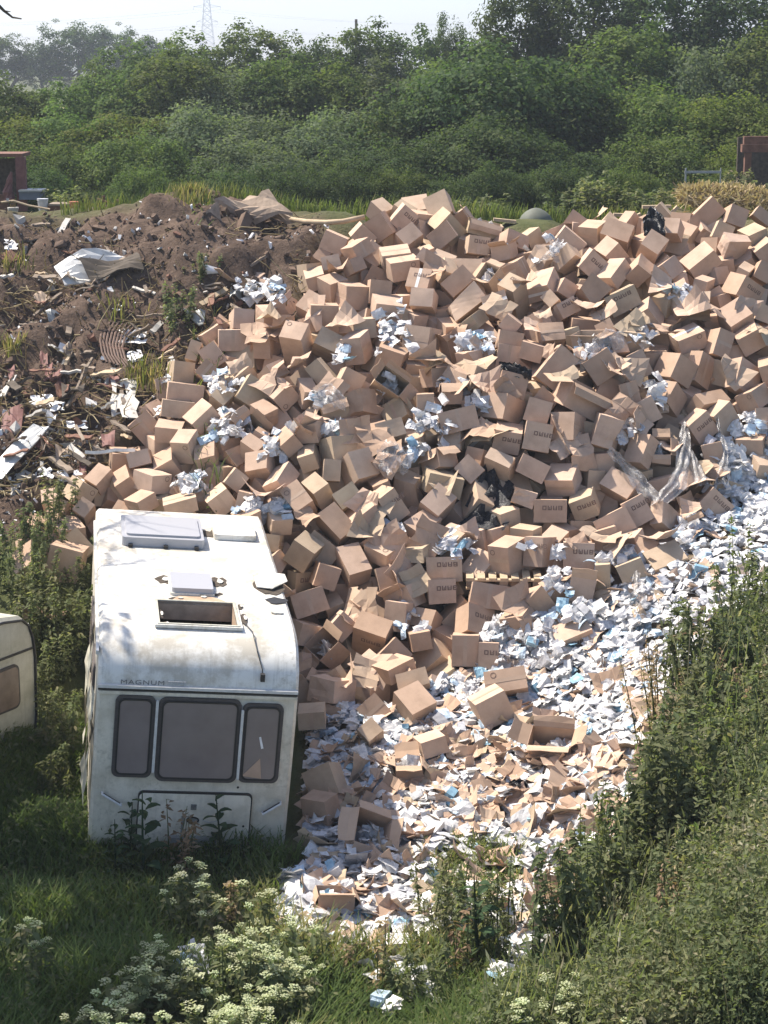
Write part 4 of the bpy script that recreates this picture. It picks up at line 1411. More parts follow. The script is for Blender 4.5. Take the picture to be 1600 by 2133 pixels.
def board_shape(rng, big):
    """torn piece of board: creased panels, ragged edge, 5 mm thick"""
    L, W = (rng.uniform(.16, .30), rng.uniform(.11, .20)) if big else (rng.uniform(.09, .2), rng.uniform(.06, .13))
    us = np.array([-1, -.45, -.4, .1, .4, .45, 1]); vs = np.array([-1, -.2, .3, 1]); u, v = np.meshgrid(us, vs, indexing='ij')
    x = u * L; y = v * W; z = np.zeros_like(x)
    a1, a2 = rng.normal() * .55, rng.normal() * .55; z += np.where(u > .4, (u - .4) * L * a1, 0) + np.where(u < -.4, (-.4 - u) * L * a2, 0)
    z += rng.normal() * .10 * W * v * v * 1.5 + rng.normal(size=z.shape) * .007 + rng.normal() * .05 * u * v
    ed = (np.abs(u) > .99) | (np.abs(v) > .99); k = .10 if rng.random() < .5 else .03
    x += ed * rng.normal(size=x.shape) * k * L; y += ed * rng.normal(size=x.shape) * k * W
    P = np.stack([x, y, z], -1).reshape(-1, 3); n, m = u.shape; i = np.arange(n * m).reshape(n, m)
    F = np.stack([i[:-1, :-1], i[1:, :-1], i[1:, 1:], i[:-1, 1:]], -1).reshape(-1, 4); N = n * m
    Q = P + np.array([0, 0, -.006]); loop = list(i[:, 0]) + list(i[-1, 1:]) + list(i[-2::-1, -1]) + list(i[0, -2:0:-1])
    side = [[loop[j], loop[(j + 1) % len(loop)], loop[(j + 1) % len(loop)] + N, loop[j] + N] for j in range(len(loop))]
    return np.concatenate([P, Q]), np.concatenate([F, F[:, ::-1] + N, np.array(side)])
POCKETS = [(545,600,48,22,.5),(575,615,30,26,.35),(820,685,42,42,.8),(990,712,34,22,.55),(1230,730,36,26,.5),(1335,700,26,20,.35),(720,738,20,16,.25),(462,795,30,20,.4),(478,892,40,36,.6),(575,925,28,34,.5),(690,895,18,14,.2),(900,885,36,46,.7),(960,800,36,16,.3),(1000,840,22,14,.2),(1370,812,22,34,.35),(1520,975,42,46,.7),(545,1062,52,22,.7),(815,1100,16,14,.2),(945,1130,44,22,.5),(850,1285,32,28,.4),(1060,1325,44,50,.8),(1130,1330,36,36,.6),(1160,1215,22,30,.35),(400,1005,36,22,.4),(1290,1165,50,40,.5),(1200,1270,46,30,.6),(1150,520,40,26,.4),(1560,880,36,26,.3),(1500,940,30,26,.3),(860,940,26,22,.3),(670,830,24,18,.25),(1310,900,22,22,.15),(1405,610,26,18,.25),(1150,1140,60,14,.2),(1005,1340,18,30,.3)]
def litter():
    rng = np.random.default_rng(21)
    shapes = {k: [packet_shape(k, rng) for _ in range(7)] for k in range(4)}
    meshes = {}
    PK = ['thin', 'crumpled', 'folded', 'boxed']
    def ptone(far):
        r = rng.random(); return r
    spots = []
    for lay, cnt in ((0, 2600), (1, 2400), (2, 300)):
        n = 0
        while n < cnt:
            px, py = rng.uniform(570, 1720), rng.uniform(885, 2050)
            if not inside(SPILL, (px, py)): continue
            e = .75 if px > 1330 and py > 1180 else 1
            # more board and fewer packets where the photo is brown
            if 1560 < py < 1730 and 950 < px < 1300 and rng.random() < .45: continue
            if 905 < px < 1060 and 1770 < py < 1870 and rng.random() < .75: continue
            if rng.random() > e: continue
            spots.append((px, py, lay)); n += 1
    for px, py, rx, ry, dens in POCKETS:
        for _ in range(int(44 * dens + 5)):
            a = rng.uniform(0, 6.28); r = math.sqrt(rng.random()) * rng.uniform(.7, 1.5); spots.append((px + r * rx * math.cos(a), py + r * ry * math.sin(a), 3))
    for px, py in [(390,2005),(415,1995),(430,2020),(400,2025),(375,2010),(425,2040)] * 2: spots.append((px + rng.normal() * 12, py + rng.normal() * 10, 4))
    for px, py in [(790,2030),(830,2020),(870,2030),(1060,2035),(1050,2055),(800,2080),(900,2070)] * 3: spots.append((px + rng.normal() * 16, py + rng.normal() * 12, 4))
    V = []; F = []; T = []; nV = 0; things = 0
    order = sorted(range(len(spots)), key=lambda i: -spots[i][1] - (300 if spots[i][2] >= 2 else 0) - (500 if spots[i][2] >= 3 else 0))
    chosen = set(order[:300])
    for i, (px, py, lay) in enumerate(spots):
        if lay == 3: p = hit(px, py, rng.uniform(.10, .34)) ; up = 0
        elif lay == 4: p = hit(px, py, .22); up = 0
        else: p = hit(px, py, .05 + .055 * lay); up = rng.uniform(-.01, .03)
        S = slope_frame(p[0], p[1])
        R = S @ rotv([0, 0, rng.uniform(0, 6.28)]) @ rotv(np.array([rng.normal(), rng.normal(), 0]) * (.34 if lay < 3 else .42))
        k = rng.choice(4, p=[.46, .08, .28, .18] if lay < 3 else [.5, .14, .22, .14]); j = rng.integers(7); sc = rng.uniform(.7, 1.2) * (1.0 if i in chosen and lay != 3 else .72)
        t = rng.random()
        if i in chosen:
            blue = rng.random() < .11; key = (k, j, blue)
            if key not in meshes: meshes[key] = np_mesh('plastic_packet', *shapes[k][j], MAT['packet_blue' if blue else 'packet_white'])
            o = link('plastic_packet', meshes[key], None, M4(R * sc, p + S[:, 2] * up))
            tag(o, None, 'packet', 'plastic packets spilled from the cartons')
            q = project(p); zn = zone(*q) if lay == 3 else spill_zone(*q)
            LABELS.append((o, PK[k] + (' pale-blue' if blue else ' white') + ' packet', zn, q[0], q[1]))
        else:
            Q, G = shapes[k][j]; V.append(Q * sc @ R.T + p + S[:, 2] * up); F.append(G + nV); T.append(np.full(len(Q), t)); nV += len(Q)
    for ctr, R, d, a, s in OPENINGS:                        # what still shows inside the burst cartons
        for _ in range(5):
            Q, G = shapes[rng.integers(3)][rng.integers(7)]
            p = ctr + R[:, a] * s * d[a] * rng.uniform(-.1, .30) + sum(R[:, b] * d[b] * rng.uniform(-.25, .25) for b in range(3) if b != a)
            V.append(Q * .8 @ rotv(rng.normal(size=3)).T + p); F.append(G + nV); T.append(np.full(len(Q), rng.random())); nV += len(Q)
    o = link('plastic_packets', np_mesh('plastic_packets', np.concatenate(V), np.concatenate(F), MAT['packet'], np.concatenate(T)))
    tag(o, 'countless white and pale blue packets spread below the cartons', 'packets', kind='stuff')
    # torn board
    bs = [board_shape(rng, True) for _ in range(9)]; ss = [board_shape(rng, False) for _ in range(9)]
    bm = [np_mesh('cardboard_sheet', *b, MAT['card']) for b in bs]
    spots = []
    fixed = [(1180,468),(1240,455),(905,560),(700,560),(1220,640),(1130,655),(990,760),(1010,800),(960,770),(905,760),(880,750),(1015,900),(740,900),(640,1078),(545,1030),(800,1130),(850,1190),(870,1215),(1330,670),(1290,860),(1330,880),(780,1385),(720,1420),(760,1400),(840,1400),(1200,1130),(1290,1130),(1380,1120),(1040,640),(1260,650),(1440,640),(1480,640),(1280,760),(1310,770),(740,1990),(860,1900),(830,1770),(870,1745),(690,1835),(760,1850),(1250,1115),(1440,1060),(1430,1000),(520,580),(480,590),(470,600),(600,635),(590,680),(560,660),(540,690),(60,1290),(110,1285),(1160,1900),(1130,1870),(930,1640),(1010,1655),(1060,1680),(1100,1670),(1180,1640),(1230,1610),(1250,1560),(1150,1660),(1000,1600),(960,1700),(1090,1720),(1200,1690),(1280,1700),(1180,1800),(1230,1840),(1050,1900),(1040,1860),(970,1790),(1010,1830),(560,780),(500,760),(620,760),(1050,2075)]
    for px, py in fixed: spots.append((px, py, True))
    n = 0
    while n < 42:
        px, py = rng.uniform(560, 1600), rng.uniform(480, 1300)
        if inside(HEAP, (px, py)): spots.append((px, py, True)); n += 1
    n = 0
    while n < 34:
        px, py = rng.uniform(620, 1420), rng.uniform(1420, 1960)
        if inside(SPILL, (px, py)): spots.append((px, py, True)); n += 1
    n = 0
    while n < 440:
        px, py = rng.uniform(580, 1500), rng.uniform(1100, 2000)
        if inside(SPILL, (px, py)) and (n % 2 or 1540 < py < 1740): spots.append((px, py, False)); n += 1
    V = []; F = []; T = []; nV = 0
    for px, py, big in spots:
        onheap = inside(HEAP, (px, py)); p = hit(px, py, .36 if onheap else .13)
        S = slope_frame(p[0], p[1]); R = S @ rotv([0, 0, rng.uniform(0, 6.28)]) @ rotv(np.array([rng.normal(), rng.normal(), 0]) * .38)
        j = rng.integers(9); sc = rng.uniform(.75, 1.1)
        if big:
            o = link('cardboard_sheet', bm[j], None, M4(R * sc, p)); tag(o, None, 'cardboard', 'torn sheets of brown cardboard')
            q = project(p); LABELS.append((o, 'torn cardboard piece', zone(*q) if onheap else spill_zone(*q), q[0], q[1]))
        else:
            Q, G = ss[j]; V.append(Q * sc @ R.T + p); F.append(G + nV); T.append(np.full(len(Q), rng.random())); nV += len(Q)
    o = link('cardboard_scraps', np_mesh('cardboard_scraps', np.concatenate(V), np.concatenate(F), MAT['card'], np.concatenate(T)))
    tag(o, 'small brown cardboard scraps mixed into the white packets', 'scraps', kind='stuff')
def spill_zone(px, py):
    if px < 330 + 170 and py < 700: return 'on the dark soil mound'
    if py < 1180: row = 'up the right-hand bank'
    elif py < 1400: row = 'at the spill top'
    elif py < 1530: row = 'in the upper spill'
    elif py < 1650: row = 'in the mid spill'
    elif py < 1760: row = 'in the lower spill'
    elif py < 1880: row = 'low in the spill'
    elif py < 1980: row = 'at the spill tip'
    else: row = 'among the foreground flowers'
    if px < 700: return row + ' beside the caravan'
    if px < 860: return row + ' towards the caravan'
    if px < 1060: return row + ' in mid picture'
    if px < 1220: return row + ' towards the weeds'
    return row + ' against the tall weeds'
litter()

def film_sheet(path, width, name, label, sag=.05, side=None, matl='film', ripple=.05, cat='plastic film'):
    """thin crumpled film laid along a row of points of the place"""
    rng = np.random.default_rng(int(abs(path[0][0])) + 3)
    pts = np.array([hit(px, py, l) for px, py, l in path]); n = 14; m = 8
    t = np.linspace(0, len(pts) - 1, n); L = np.array([[np.interp(q, range(len(pts)), pts[:, k]) for k in range(3)] for q in t])
    sd = np.array([1.0, .12, .1]) if side is None else np.asarray(side, float); sd /= np.linalg.norm(sd)
    wv = np.interp(t, range(len(pts)), width); V = []
    for i in range(n):
        for j in range(m):
            v = -1 + 2 * j / (m - 1)
            V.append(L[i] + sd * v * wv[i] * (1 + .15 * rng.normal()) + np.array([0, -1, .4]) * (ripple * math.sin(v * 7 + i * .5) + rng.normal() * ripple * .6) + np.array([0, 0, -sag * v * v]))
    i = np.arange(n * m).reshape(n, m); F = np.stack([i[:-1, :-1], i[1:, :-1], i[1:, 1:], i[:-1, 1:]], -1).reshape(-1, 4)
    o = link(name, np_mesh(name, V, F, MAT[matl], None, True)); tag(o, label, cat); return o
film_sheet([(1425,880,.30),(1428,910,.46),(1424,960,.52),(1405,1010,.5),(1375,1045,.42)], [.05,.07,.11,.17,.12], 'plastic_film', 'long clear film hanging down over cartons beside the white spill')
film_sheet([(1428,915,.40),(1446,955,.48),(1468,1010,.45)], [.02,.05,.13], 'plastic_film', 'shorter twisted strand of clear film right of the long one')
film_sheet([(1272,935,.45),(1310,975,.42),(1350,1015,.40),(1372,1042,.40)], [.05,.10,.13,.08], 'plastic_film', 'slanting strand of clear film below the torn olive carton')
film_sheet([(1492,868,.34),(1503,905,.42),(1512,960,.45),(1500,1010,.4)], [.02,.03,.07,.12], 'plastic_film', 'narrow clear film trailing onto the packets at the right edge')
film_sheet([(785,950,.5),(815,945,.55),(850,955,.5)], [.16,.24,.16], 'plastic_film', 'crumpled grey film lying left of centre on the lower slope', side=(0, .5, .8))
film_sheet([(1160,500,.4),(1145,530,.4),(1120,545,.4)], [.10,.2,.14], 'plastic_film', 'creased film below the green dome', side=(1, .1, .5))
film_sheet([(1235,715,.45),(1265,700,.48),(1300,700,.45)], [.10,.16,.12], 'plastic_film', 'see-through film over an opened carton on the upper slope', side=(0, .5, .8))
film_sheet([(1325,1190,.45),(1330,1230,.42),(1322,1265,.3)], [.04,.09,.12], 'plastic_film', 'small rag of clear film near the pallet on the right')
film_sheet([(655,820,.45),(690,815,.5),(720,835,.45)], [.10,.17,.10], 'plastic_film', 'bunched white film over a carton left of centre', side=(0, .5, .8))
film_sheet([(1022,960,.30),(1030,1010,.22),(1020,1060,.20),(1005,1105,.18)], [.10,.28,.34,.30], 'plastic_sheet', 'black plastic sheet sunk in the hollow between the cartons', matl='black_bag', ripple=.07, cat='plastic sheet')
film_sheet([(1040,758,.44),(1075,765,.46),(1108,775,.42)], [.06,.10,.06], 'plastic_bag', 'dark shiny bag wedged between cartons in the centre', side=(0, .4, .9), matl='black_bag', cat='plastic bag')
film_sheet([(1340,470,.30),(1362,452,.40),(1385,470,.30)], [.14,.26,.16], 'refuse_sack', 'black refuse sack on the crest below the straw heap', side=(0, .5, .85), matl='black_bag', cat='refuse sack')
film_sheet([(1060,1635,.14),(1080,1630,.2),(1098,1634,.14)], [.07,.10,.07], 'plastic_bag', 'small black bag lying in the torn cardboard of the spill', side=(0, .6, .8), matl='black_bag', cat='plastic bag')

def pallet():
    root = empty('pallet', m=M4(rotv([.02, .0, -.03]), (1.555, 24.68, 1.435)))
    tag(root, 'pale wooden pallet under the leaning cartons low on the heap', 'pallet')
    W, D = .98, 1.1
    def part(nm, c, d, m='wood'):
        b = MB(); b.box(c, np.asarray(d) * (1 + .0)); b.build(nm, MAT[m], root)
    for i in range(7): part('deck_board', (-W / 2 + .05 + i * (W - .1) / 6, D / 2, .135), (.098, D, .02))
    for j in range(3): part('cross_board', (0, .05 + j * (D - .1) / 2, .112), (W, .095, .02))
    for i in range(3):
        for j in range(3): part('block', (-W / 2 + .06 + i * (W - .12) / 2, .05 + j * (D - .1) / 2, .062), (.11, .09, .078), 'old_wood')
        part('bottom_board', (-W / 2 + .06 + i * (W - .12) / 2, D / 2, .010), (.1, D, .02))
    part('bottom_board', (0, .045, .0), (W, .09, .018))
pallet()

# ================================================================== THE WHITE CARAVAN
def make_caravan_mats():
    def white(name, c, dirt, lichen, amt):
        m, nt, b = mat(name, 0.42, 0.45)
        t = noise_tex(nt, 2.2, 8, 0.72); t2 = noise_tex(nt, 16, 6, 0.75)
        r = ramp(nt, [(0.40, dirt), (0.56, c)]); nt.links.new(t.outputs['Fac'], r.inputs[0])
        f = ramp(nt, [(0.50, (0, 0, 0)), (0.66, (1, 1, 1))]); nt.links.new(t2.outputs['Fac'], f.inputs[0])
        co = nt.nodes.new('ShaderNodeTexCoord'); mp = nt.nodes.new('ShaderNodeMapping'); mp.inputs['Scale'].default_value = (9, 1.2, 0.9); nt.links.new(co.outputs['Object'], mp.inputs[0])
        t3 = noise_tex(nt, 1.6, 7, 0.7, vec=mp.outputs[0]); g = ramp(nt, [(0.52, (0, 0, 0)), (0.75, (1, 1, 1))]); nt.links.new(t3.outputs['Fac'], g.inputs[0])
        t4 = noise_tex(nt, 0.9, 4, 0.6); g4 = ramp(nt, [(0.45, (0, 0, 0)), (0.65, (1, 1, 1))]); nt.links.new(t4.outputs['Fac'], g4.inputs[0])
        base = mixc(nt, math_n(nt, 'MULTIPLY', g.outputs[0], 0.45), r.outputs[0], tuple(x * .62 for x in dirt))
        nt.links.new(mixc(nt, math_n(nt, 'MULTIPLY', math_n(nt, 'MULTIPLY', f.outputs[0], amt), g4.outputs[0]), base, lichen), b.inputs['Base Color'])
        bump(nt, b, t.outputs['Fac'], 0.12, 0.03); return m
    MAT['cv_roof'] = white('caravan_roof_paint', (0.70, 0.675, 0.61), (0.46, 0.42, 0.345), (0.21, 0.18, 0.12), 0.85)
    MAT['cv_front'] = white('caravan_front_paint', (0.68, 0.625, 0.515), (0.54, 0.49, 0.39), (0.20, 0.19, 0.13), 0.5)
    MAT['cv_cream'] = white('caravan_cream_paint', (0.52, 0.50, 0.41), (0.42, 0.40, 0.31), (0.16, 0.15, 0.09), 0.5)
    MAT['cv_trim'] = plain('caravan_black_trim', (0.022, 0.021, 0.020), 0.5, 0.4, 0.3, 20)
    MAT['cv_rubber'] = plain('window_rubber', (0.085, 0.074, 0.068), 0.6, 0.3, 0.3, 20)
    MAT['cv_alu'] = plain('aluminium_trim', (0.62, 0.61, 0.58), 0.35, 0.5, 0.2, 20)
    MAT['cv_inner'] = plain('bare_inner_lining', (0.50, 0.36, 0.25), 0.9, 0.1, 0.35, 6)
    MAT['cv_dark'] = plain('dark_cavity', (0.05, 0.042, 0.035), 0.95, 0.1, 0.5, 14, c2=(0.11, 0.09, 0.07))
    m, nt, b = mat('smoked_window', 0.22, 0.5)
    t = noise_tex(nt, 3, 4, 0.6); r = ramp(nt, [(0.3, (0.19, 0.155, 0.142)), (0.7, (0.225, 0.188, 0.174))]); nt.links.new(t.outputs['Fac'], r.inputs[0]); nt.links.new(r.outputs[0], b.inputs['Base Color'])
    MAT['cv_glass'] = m
    m, nt, b = mat('clouded_skylight', 0.3, 0.5); b.inputs['Base Color'].default_value = (0.36, 0.36, 0.375, 1); MAT['cv_sky'] = m
    MAT['cv_letters'] = plain('caravan_lettering', (0.05, 0.05, 0.05), 0.6, 0.3, 0.4, 60, c2=(0.22, 0.22, 0.21))
    MAT['cv_faded'] = plain('faded_lettering', (0.36, 0.36, 0.35), 0.7, 0.3, 0.2, 90, c2=(0.45, 0.45, 0.44))
    MAT['lamp_red'] = plain('marker_lens', (0.55, 0.50, 0.45), 0.3, 0.5, 0.3, 30)
make_caravan_mats()
def rrect(x0, x1, z0, z1, r, k=5):
    P = []
    for cx, cz, a0 in ((x1 - r, z1 - r, 0), (x0 + r, z1 - r, 90), (x0 + r, z0 + r, 180), (x1 - r, z0 + r, 270)):
        for i in range(k + 1):
            a = math.radians(a0 + 90 * i / k); P.append((cx + r * math.cos(a), cz + r * math.sin(a)))
    return P
def slab(name, outline, to3, t0, t1, m, parent, smooth=False):
    """outline in a panel's own plane pushed out to a thickness; to3(a, b, depth)"""
    n = len(outline); V = [to3(a, b, t0) for a, b in outline] + [to3(a, b, t1) for a, b in outline]
    F = [list(range(n, 2 * n))] + [[i, (i + 1) % n, n + (i + 1) % n, n + i] for i in range(n)]
    return link(name, np_mesh(name, V, F, m), parent)
def ring(name, o1, o2, to3, t0, t1, m, parent):
    n = len(o1); V = [to3(a, b, t) for t in (t0, t1) for o in (o1, o2) for a, b in o]; F = []
    for i in range(n):
        j = (i + 1) % n; F += [[2 * n + i, 2 * n + j, 3 * n + j, 3 * n + i], [i, j, 2 * n + j, 2 * n + i], [n + j, n + i, 3 * n + i, 3 * n + j]]
    return link(name, np_mesh(name, V, F, m), parent)
CV_R = rotv([0.0484, 0.0911, 0.1497]); CV_T = np.array([-1.9514, 19.7984, 1.6705])
def cv_front(px, py, y=0.0):
    d = CV_R.T @ ray(px, py); o = CV_R.T @ (np.array([0, 0, 8.1]) - CV_T); t = (y - o[1]) / d[1]; p = o + d * t; return p[0], p[2]
def cv_roof(px, py, z=0.49):
    d = CV_R.T @ ray(px, py); o = CV_R.T @ (np.array([0, 0, 8.1]) - CV_T); t = (z - o[2]) / d[2]; p = o + d * t; return p[0], p[1]
def caravan():
    root = empty('caravan', m=M4(CV_R, CV_T - CV_R @ np.array([0, 0, 0])))
    tag(root, 'derelict white touring caravan with an open roof hatch beside the carton heap', 'caravan')
    W = 2.12
    prof = [(.10, -1.86), (.03, -1.74), (-.012, -1.0), (-.02, -.6), (-.015, -.25), (0, -.03), (0, .0), (.018, .10), (.06, .20), (.13, .29), (.23, .37), (.36, .43), (.52, .465), (.70, .485), (.85, .49), (4.75, .50), (5.07, .485), (5.22, .43), (5.30, .30), (5.33, .0), (5.33, -1.74), (5.28, -1.86)]
    hx0, hy0 = cv_roof(333, 1302); hx1, hy1 = cv_roof(484, 1262)
    hx0, hx1 = hx0, hx1; hy0, hy1 = min(hy0, cv_roof(484, 1306)[1]), hy1
    xs = [-W / 2, -W / 2 + .035, hx0, hx1, W / 2 - .035, W / 2]
    ins = [.035, .0, 0, 0, .0, .035]
    prof2 = []
    for i, (y, z) in enumerate(prof):
        prof2.append((y, z))
        if z > .45 and i + 1 < len(prof):
            for c in sorted((hy0, hy1)):
                if y < c < prof[i + 1][0]:
                    f = (c - y) / (prof[i + 1][0] - y); prof2.append((c, z + f * (prof[i + 1][1] - z)))
    n = len(prof2); c0 = np.array([2.4, -.5]); V = []
    for x, s in zip(xs, ins):
        for y, z in prof2:
            v = np.array([y, z]); d = np.array([np.sign(c0[0] - y) * (1 if y < .3 or y > 5.0 else 0), -1 if z > .2 else 0], float); v = v + d * s; V.append((x, v[0], v[1]))
    F = []; mi = []
    for a in range(len(xs) - 1):
        for i in range(n):
            j = (i + 1) % n
            y0, z0 = prof2[i]; y1, z1 = prof2[j]
            if a == 2 and z0 > .44 and z1 > .44 and min(y0, y1) >= min(hy0, hy1) - 1e-6 and max(y0, y1) <= max(hy0, hy1) + 1e-6: continue
            F.append([a * n + i, (a + 1) * n + i, (a + 1) * n + j, a * n + j]); mi.append(0 if (z0 + z1) / 2 > .005 else 1)
    F.append(list(range(n))); mi.append(1); F.append([5 * n + i for i in range(n)][::-1]); mi.append(1)
    me = np_mesh('body', V, F, [MAT['cv_roof'], MAT['cv_front']], None, False, mi); sm = np.zeros(len(F), bool)
    for q, f in enumerate(F): sm[q] = len(f) == 4 and len({i // n for i in f} & {0, 5}) == 0 or (len(f) == 4)
    me.polygons.foreach_set('use_smooth', sm); me.set_sharp_from_angle(angle=math.radians(32)); link('body', me, root)
    fr = lambda a, b, t: (a, -.022 - t, b)                          # onto the front
    rf = lambda a, b, t: (a, b, .492 + .0029 * (b - .85) + t)                            # onto the roof
    # front windows: rubber surround, smoked pane, three of them
    for (px0, py0, px1, py1, r) in ((236, 1446, 320, 1616, .075), (326, 1452, 498, 1626, .085), (500, 1463, 585, 1628, .075)):
        my, mx = (py0 + py1) / 2, (px0 + px1) / 2; x0, x1 = cv_front(px0, my)[0], cv_front(px1, my)[0]; z1, z0 = cv_front(mx, py0)[1], cv_front(mx, py1)[1]
        o = slab('window', rrect(x0, x1, z0, z1, r), fr, 0, .022, MAT['cv_rubber'], root)
        b = .045; slab('pane', rrect(x0 + b, x1 - b, z0 + b, z1 - b, r * .75), fr, .022, .030, MAT['cv_glass'], o)
        ring('window_seal', rrect(x0 + b - .012, x1 - b + .012, z0 + b - .012, z1 - b + .012, r * .8), rrect(x0 + b + .006, x1 - b - .006, z0 + b + .006, z1 - b - .006, r * .7), fr, .022, .036, MAT['cv_trim'], o)
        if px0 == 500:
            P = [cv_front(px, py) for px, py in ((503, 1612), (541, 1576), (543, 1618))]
            slab('reflection_patch', P, fr, .031, .034, MAT['card'], o)  # bright triangular reflection in the pane, built as a thin card-coloured sliver
            P = [cv_front(px, py) for px, py in ((539, 1532), (543, 1531), (548, 1555), (543, 1556))]
            slab('pale_strip', P, fr, .031, .034, MAT['white_scrap'], o)
    for px0, px1, py0, py1 in ((320, 326, 1455, 1605), (497, 502, 1475, 1620)):
        my, mx = (py0 + py1) / 2, (px0 + px1) / 2; x0 = cv_front(mx, my)[0] - .014; x1 = x0 + .028; z1, z0 = cv_front(mx, py0)[1], cv_front(mx, py1)[1]; slab('window_divider', rrect(x0, x1, z0, z1, .01, 2), fr, .022, .045, MAT['cv_alu'], root)
    for z0, z1, t, m in ((-.012, .020, .030, 'cv_alu'), (-.040, -.014, .012, 'cv_trim'), (-.085, -.050, .010, 'cv_front')):
        slab('trim_strip', [(-W / 2 + .01, z0), (W / 2 - .01, z0), (W / 2 - .01, z1), (-W / 2 + .01, z1)], fr, -.025, t, MAT[m], root)
    # locker lid below the windows
    x0, x1 = cv_front(287, 1705)[0], cv_front(519, 1705)[0]; z1, z0 = cv_front(403, 1652)[1], cv_front(403, 1772)[1]
    lid = slab('locker_lid', rrect(x0, x1, z0, z1, .05), lambda a, b, t: (a, -.020 - t - .03 * max(0, -b - 1.0) * 0, b), .0, .014, MAT['cv_front'], root)
    ring('lid_gap', rrect(x0 - .014, x1 + .014, z0 - .014, z1 + .020, .055), rrect(x0, x1, z0, z1, .05), fr, -.02, .010, MAT['cv_trim'], lid)
    ex, ez = cv_front(401, 1705)
    ov = [(ex + .070 * math.cos(a), ez + .038 * math.sin(a)) for a in np.linspace(0, 2 * math.pi, 21)[:-1]]; ov2 = [(ex + .056 * math.cos(a), ez + .026 * math.sin(a)) for a in np.linspace(0, 2 * math.pi, 21)[:-1]]
    h = ring('lock_handle', ov, ov2, fr, .012, .026, MAT['cv_trim'], lid)
    slab('lock_recess', ov2, fr, .013, .017, MAT['grey_metal'], lid)
    ex, ez = cv_front(403, 1678); em = MB()
    for i in range(5): em.box((ex - .026 + .013 * i, -.040, ez), (.007, .006, .058))
    for i in range(4): em.box((ex, -.0405, ez - .026 + .0175 * i), (.06, .005, .007))
    em.build('square_emblem', MAT['cv_letters'], lid)
    arc = [cv_front(px, py) for px, py in ((420, 1704), (428, 1709), (438, 1710), (448, 1708), (456, 1704))]
    am = MB(); am.tube([(a, -.038, b) for a, b in arc], .004, 5); am.build('curved_line', MAT['cv_faded'], lid)
    for px, py in ((506, 1718), (495, 1637)):
        a, b = cv_front(px, py); mb = MB(); mb.disc((a, -.042, b), (0, -1, 0), .014, 8); mb.build('bolt', MAT['cv_trim'], root)
    for pts in (((213, 1648), (252, 1672)), ((546, 1690), (584, 1668))):
        (xa, za), (xb, zb) = cv_front(*pts[0]), cv_front(*pts[1]); mb = MB()
        mb.tube([(xa, -.03, za), (xa, -.085, za), (xb, -.085, zb), (xb, -.03, zb)], .014, 6, cap=True); hdl = mb.build('grab_handle', MAT['cv_alu'], root)
        mb = MB(); mb.tube([(xa, -.026, za - .012), (xb, -.026, zb - .012)], .013, 6); mb.build('handle_dark_strip', MAT['cv_trim'], hdl)  # dark strip on the panel just below each handle
    # towing A-frame below
    mb = MB(); x, z = cv_front(398, 1768)
    mb.box((x, -.05, -1.70), (.5, .12, .06)); mb.tube([(x - .12, -.10, -1.42), (x - .12, -.10, -1.72)], .018, 6); mb.build('tow_frame', MAT['grey_metal'], root)
    # lettering above the fold
    cu = bpy.data.curves.new('lettering', 'FONT'); cu.body = 'MAGNUM'; cu.size = .085; cu.extrude = .001; cu.space_character = 1.12
    to = bpy.data.objects.new('lettering_source', cu); COL.objects.link(to); bpy.context.view_layer.update()
    me = bpy.data.meshes.new_from_object(to.evaluated_get(bpy.context.evaluated_depsgraph_get())); bpy.data.objects.remove(to)
    co = np.array([v.co for v in me.vertices]); wid = np.ptp(co[:, 0]); x0, z0 = cv_front(252, 1418); x1, _ = cv_front(342, 1424)
    for v in me.vertices:
        X = x0 + (v.co.x - co[:, 0].min()) / wid * (x1 - x0); Zl = .028 + v.co.y * .80; v.co = (X, -.008 + .16 * Zl - (v.co.z) - .016, Zl)
    me.materials.clear(); me.materials.append(MAT['cv_letters']); link('lettering', me, root)
    mb = MB(); xa, _ = cv_front(350, 1420); xb, _ = cv_front(388, 1425)
    for i in range(6): mb.box((xa + (xb - xa) * (i + .5) / 6, -.012, .055), ((xb - xa) / 6 * .8, .012, .036))
    mb.build('faded_lettering', MAT['cv_faded'], root)
    # roof hatch: raised frame round the hole, bare lining inside, dark room below
    o1 = [(hx0 - .055, hy0 - .05), (hx1 + .055, hy0 - .05), (hx1 + .055, hy1 + .05), (hx0 - .055, hy1 + .05)]; o2 = [(hx0, hy0), (hx1, hy0), (hx1, hy1), (hx0, hy1)]
    hatch = ring('roof_hatch', o1, o2, rf, -.01, .022, MAT['cv_roof'], root)
    o3 = [(hx0 - .028, hy0 - .025), (hx1 + .028, hy0 - .025), (hx1 + .028, hy1 + .025), (hx0 - .028, hy1 + .025)]
    ring('hatch_lip', o3, o2, rf, .022, .032, MAT['cv_cream'], hatch)
    mb = MB()
    mb.add([(hx0, hy1, .515), (hx1, hy1, .515), (hx1, hy1, .30), (hx0, hy1, .30)], [(0, 1, 2, 3)]); mb.add([(hx0, hy0, .515), (hx0, hy1, .515), (hx0, hy1, .30), (hx0, hy0, .30)], [(0, 1, 2, 3)]); mb.add([(hx1, hy0, .515), (hx1, hy1, .515), (hx1, hy1, .30), (hx1, hy0, .30)], [(3, 2, 1, 0)])
    mb.build('hatch_lining', MAT['cv_inner'], hatch)
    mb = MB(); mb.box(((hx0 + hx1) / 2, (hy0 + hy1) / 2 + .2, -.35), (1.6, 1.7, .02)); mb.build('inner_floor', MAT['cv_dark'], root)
    rng = np.random.default_rng(4)
    def ragged(cx, cy, rx, ry, n=13, j=.45): return [(cx + rx * math.cos(a) * (1 - j * rng.random()), cy + ry * math.sin(a) * (1 - j * rng.random())) for a in np.linspace(0, 2 * math.pi, n + 1)[:-1]]
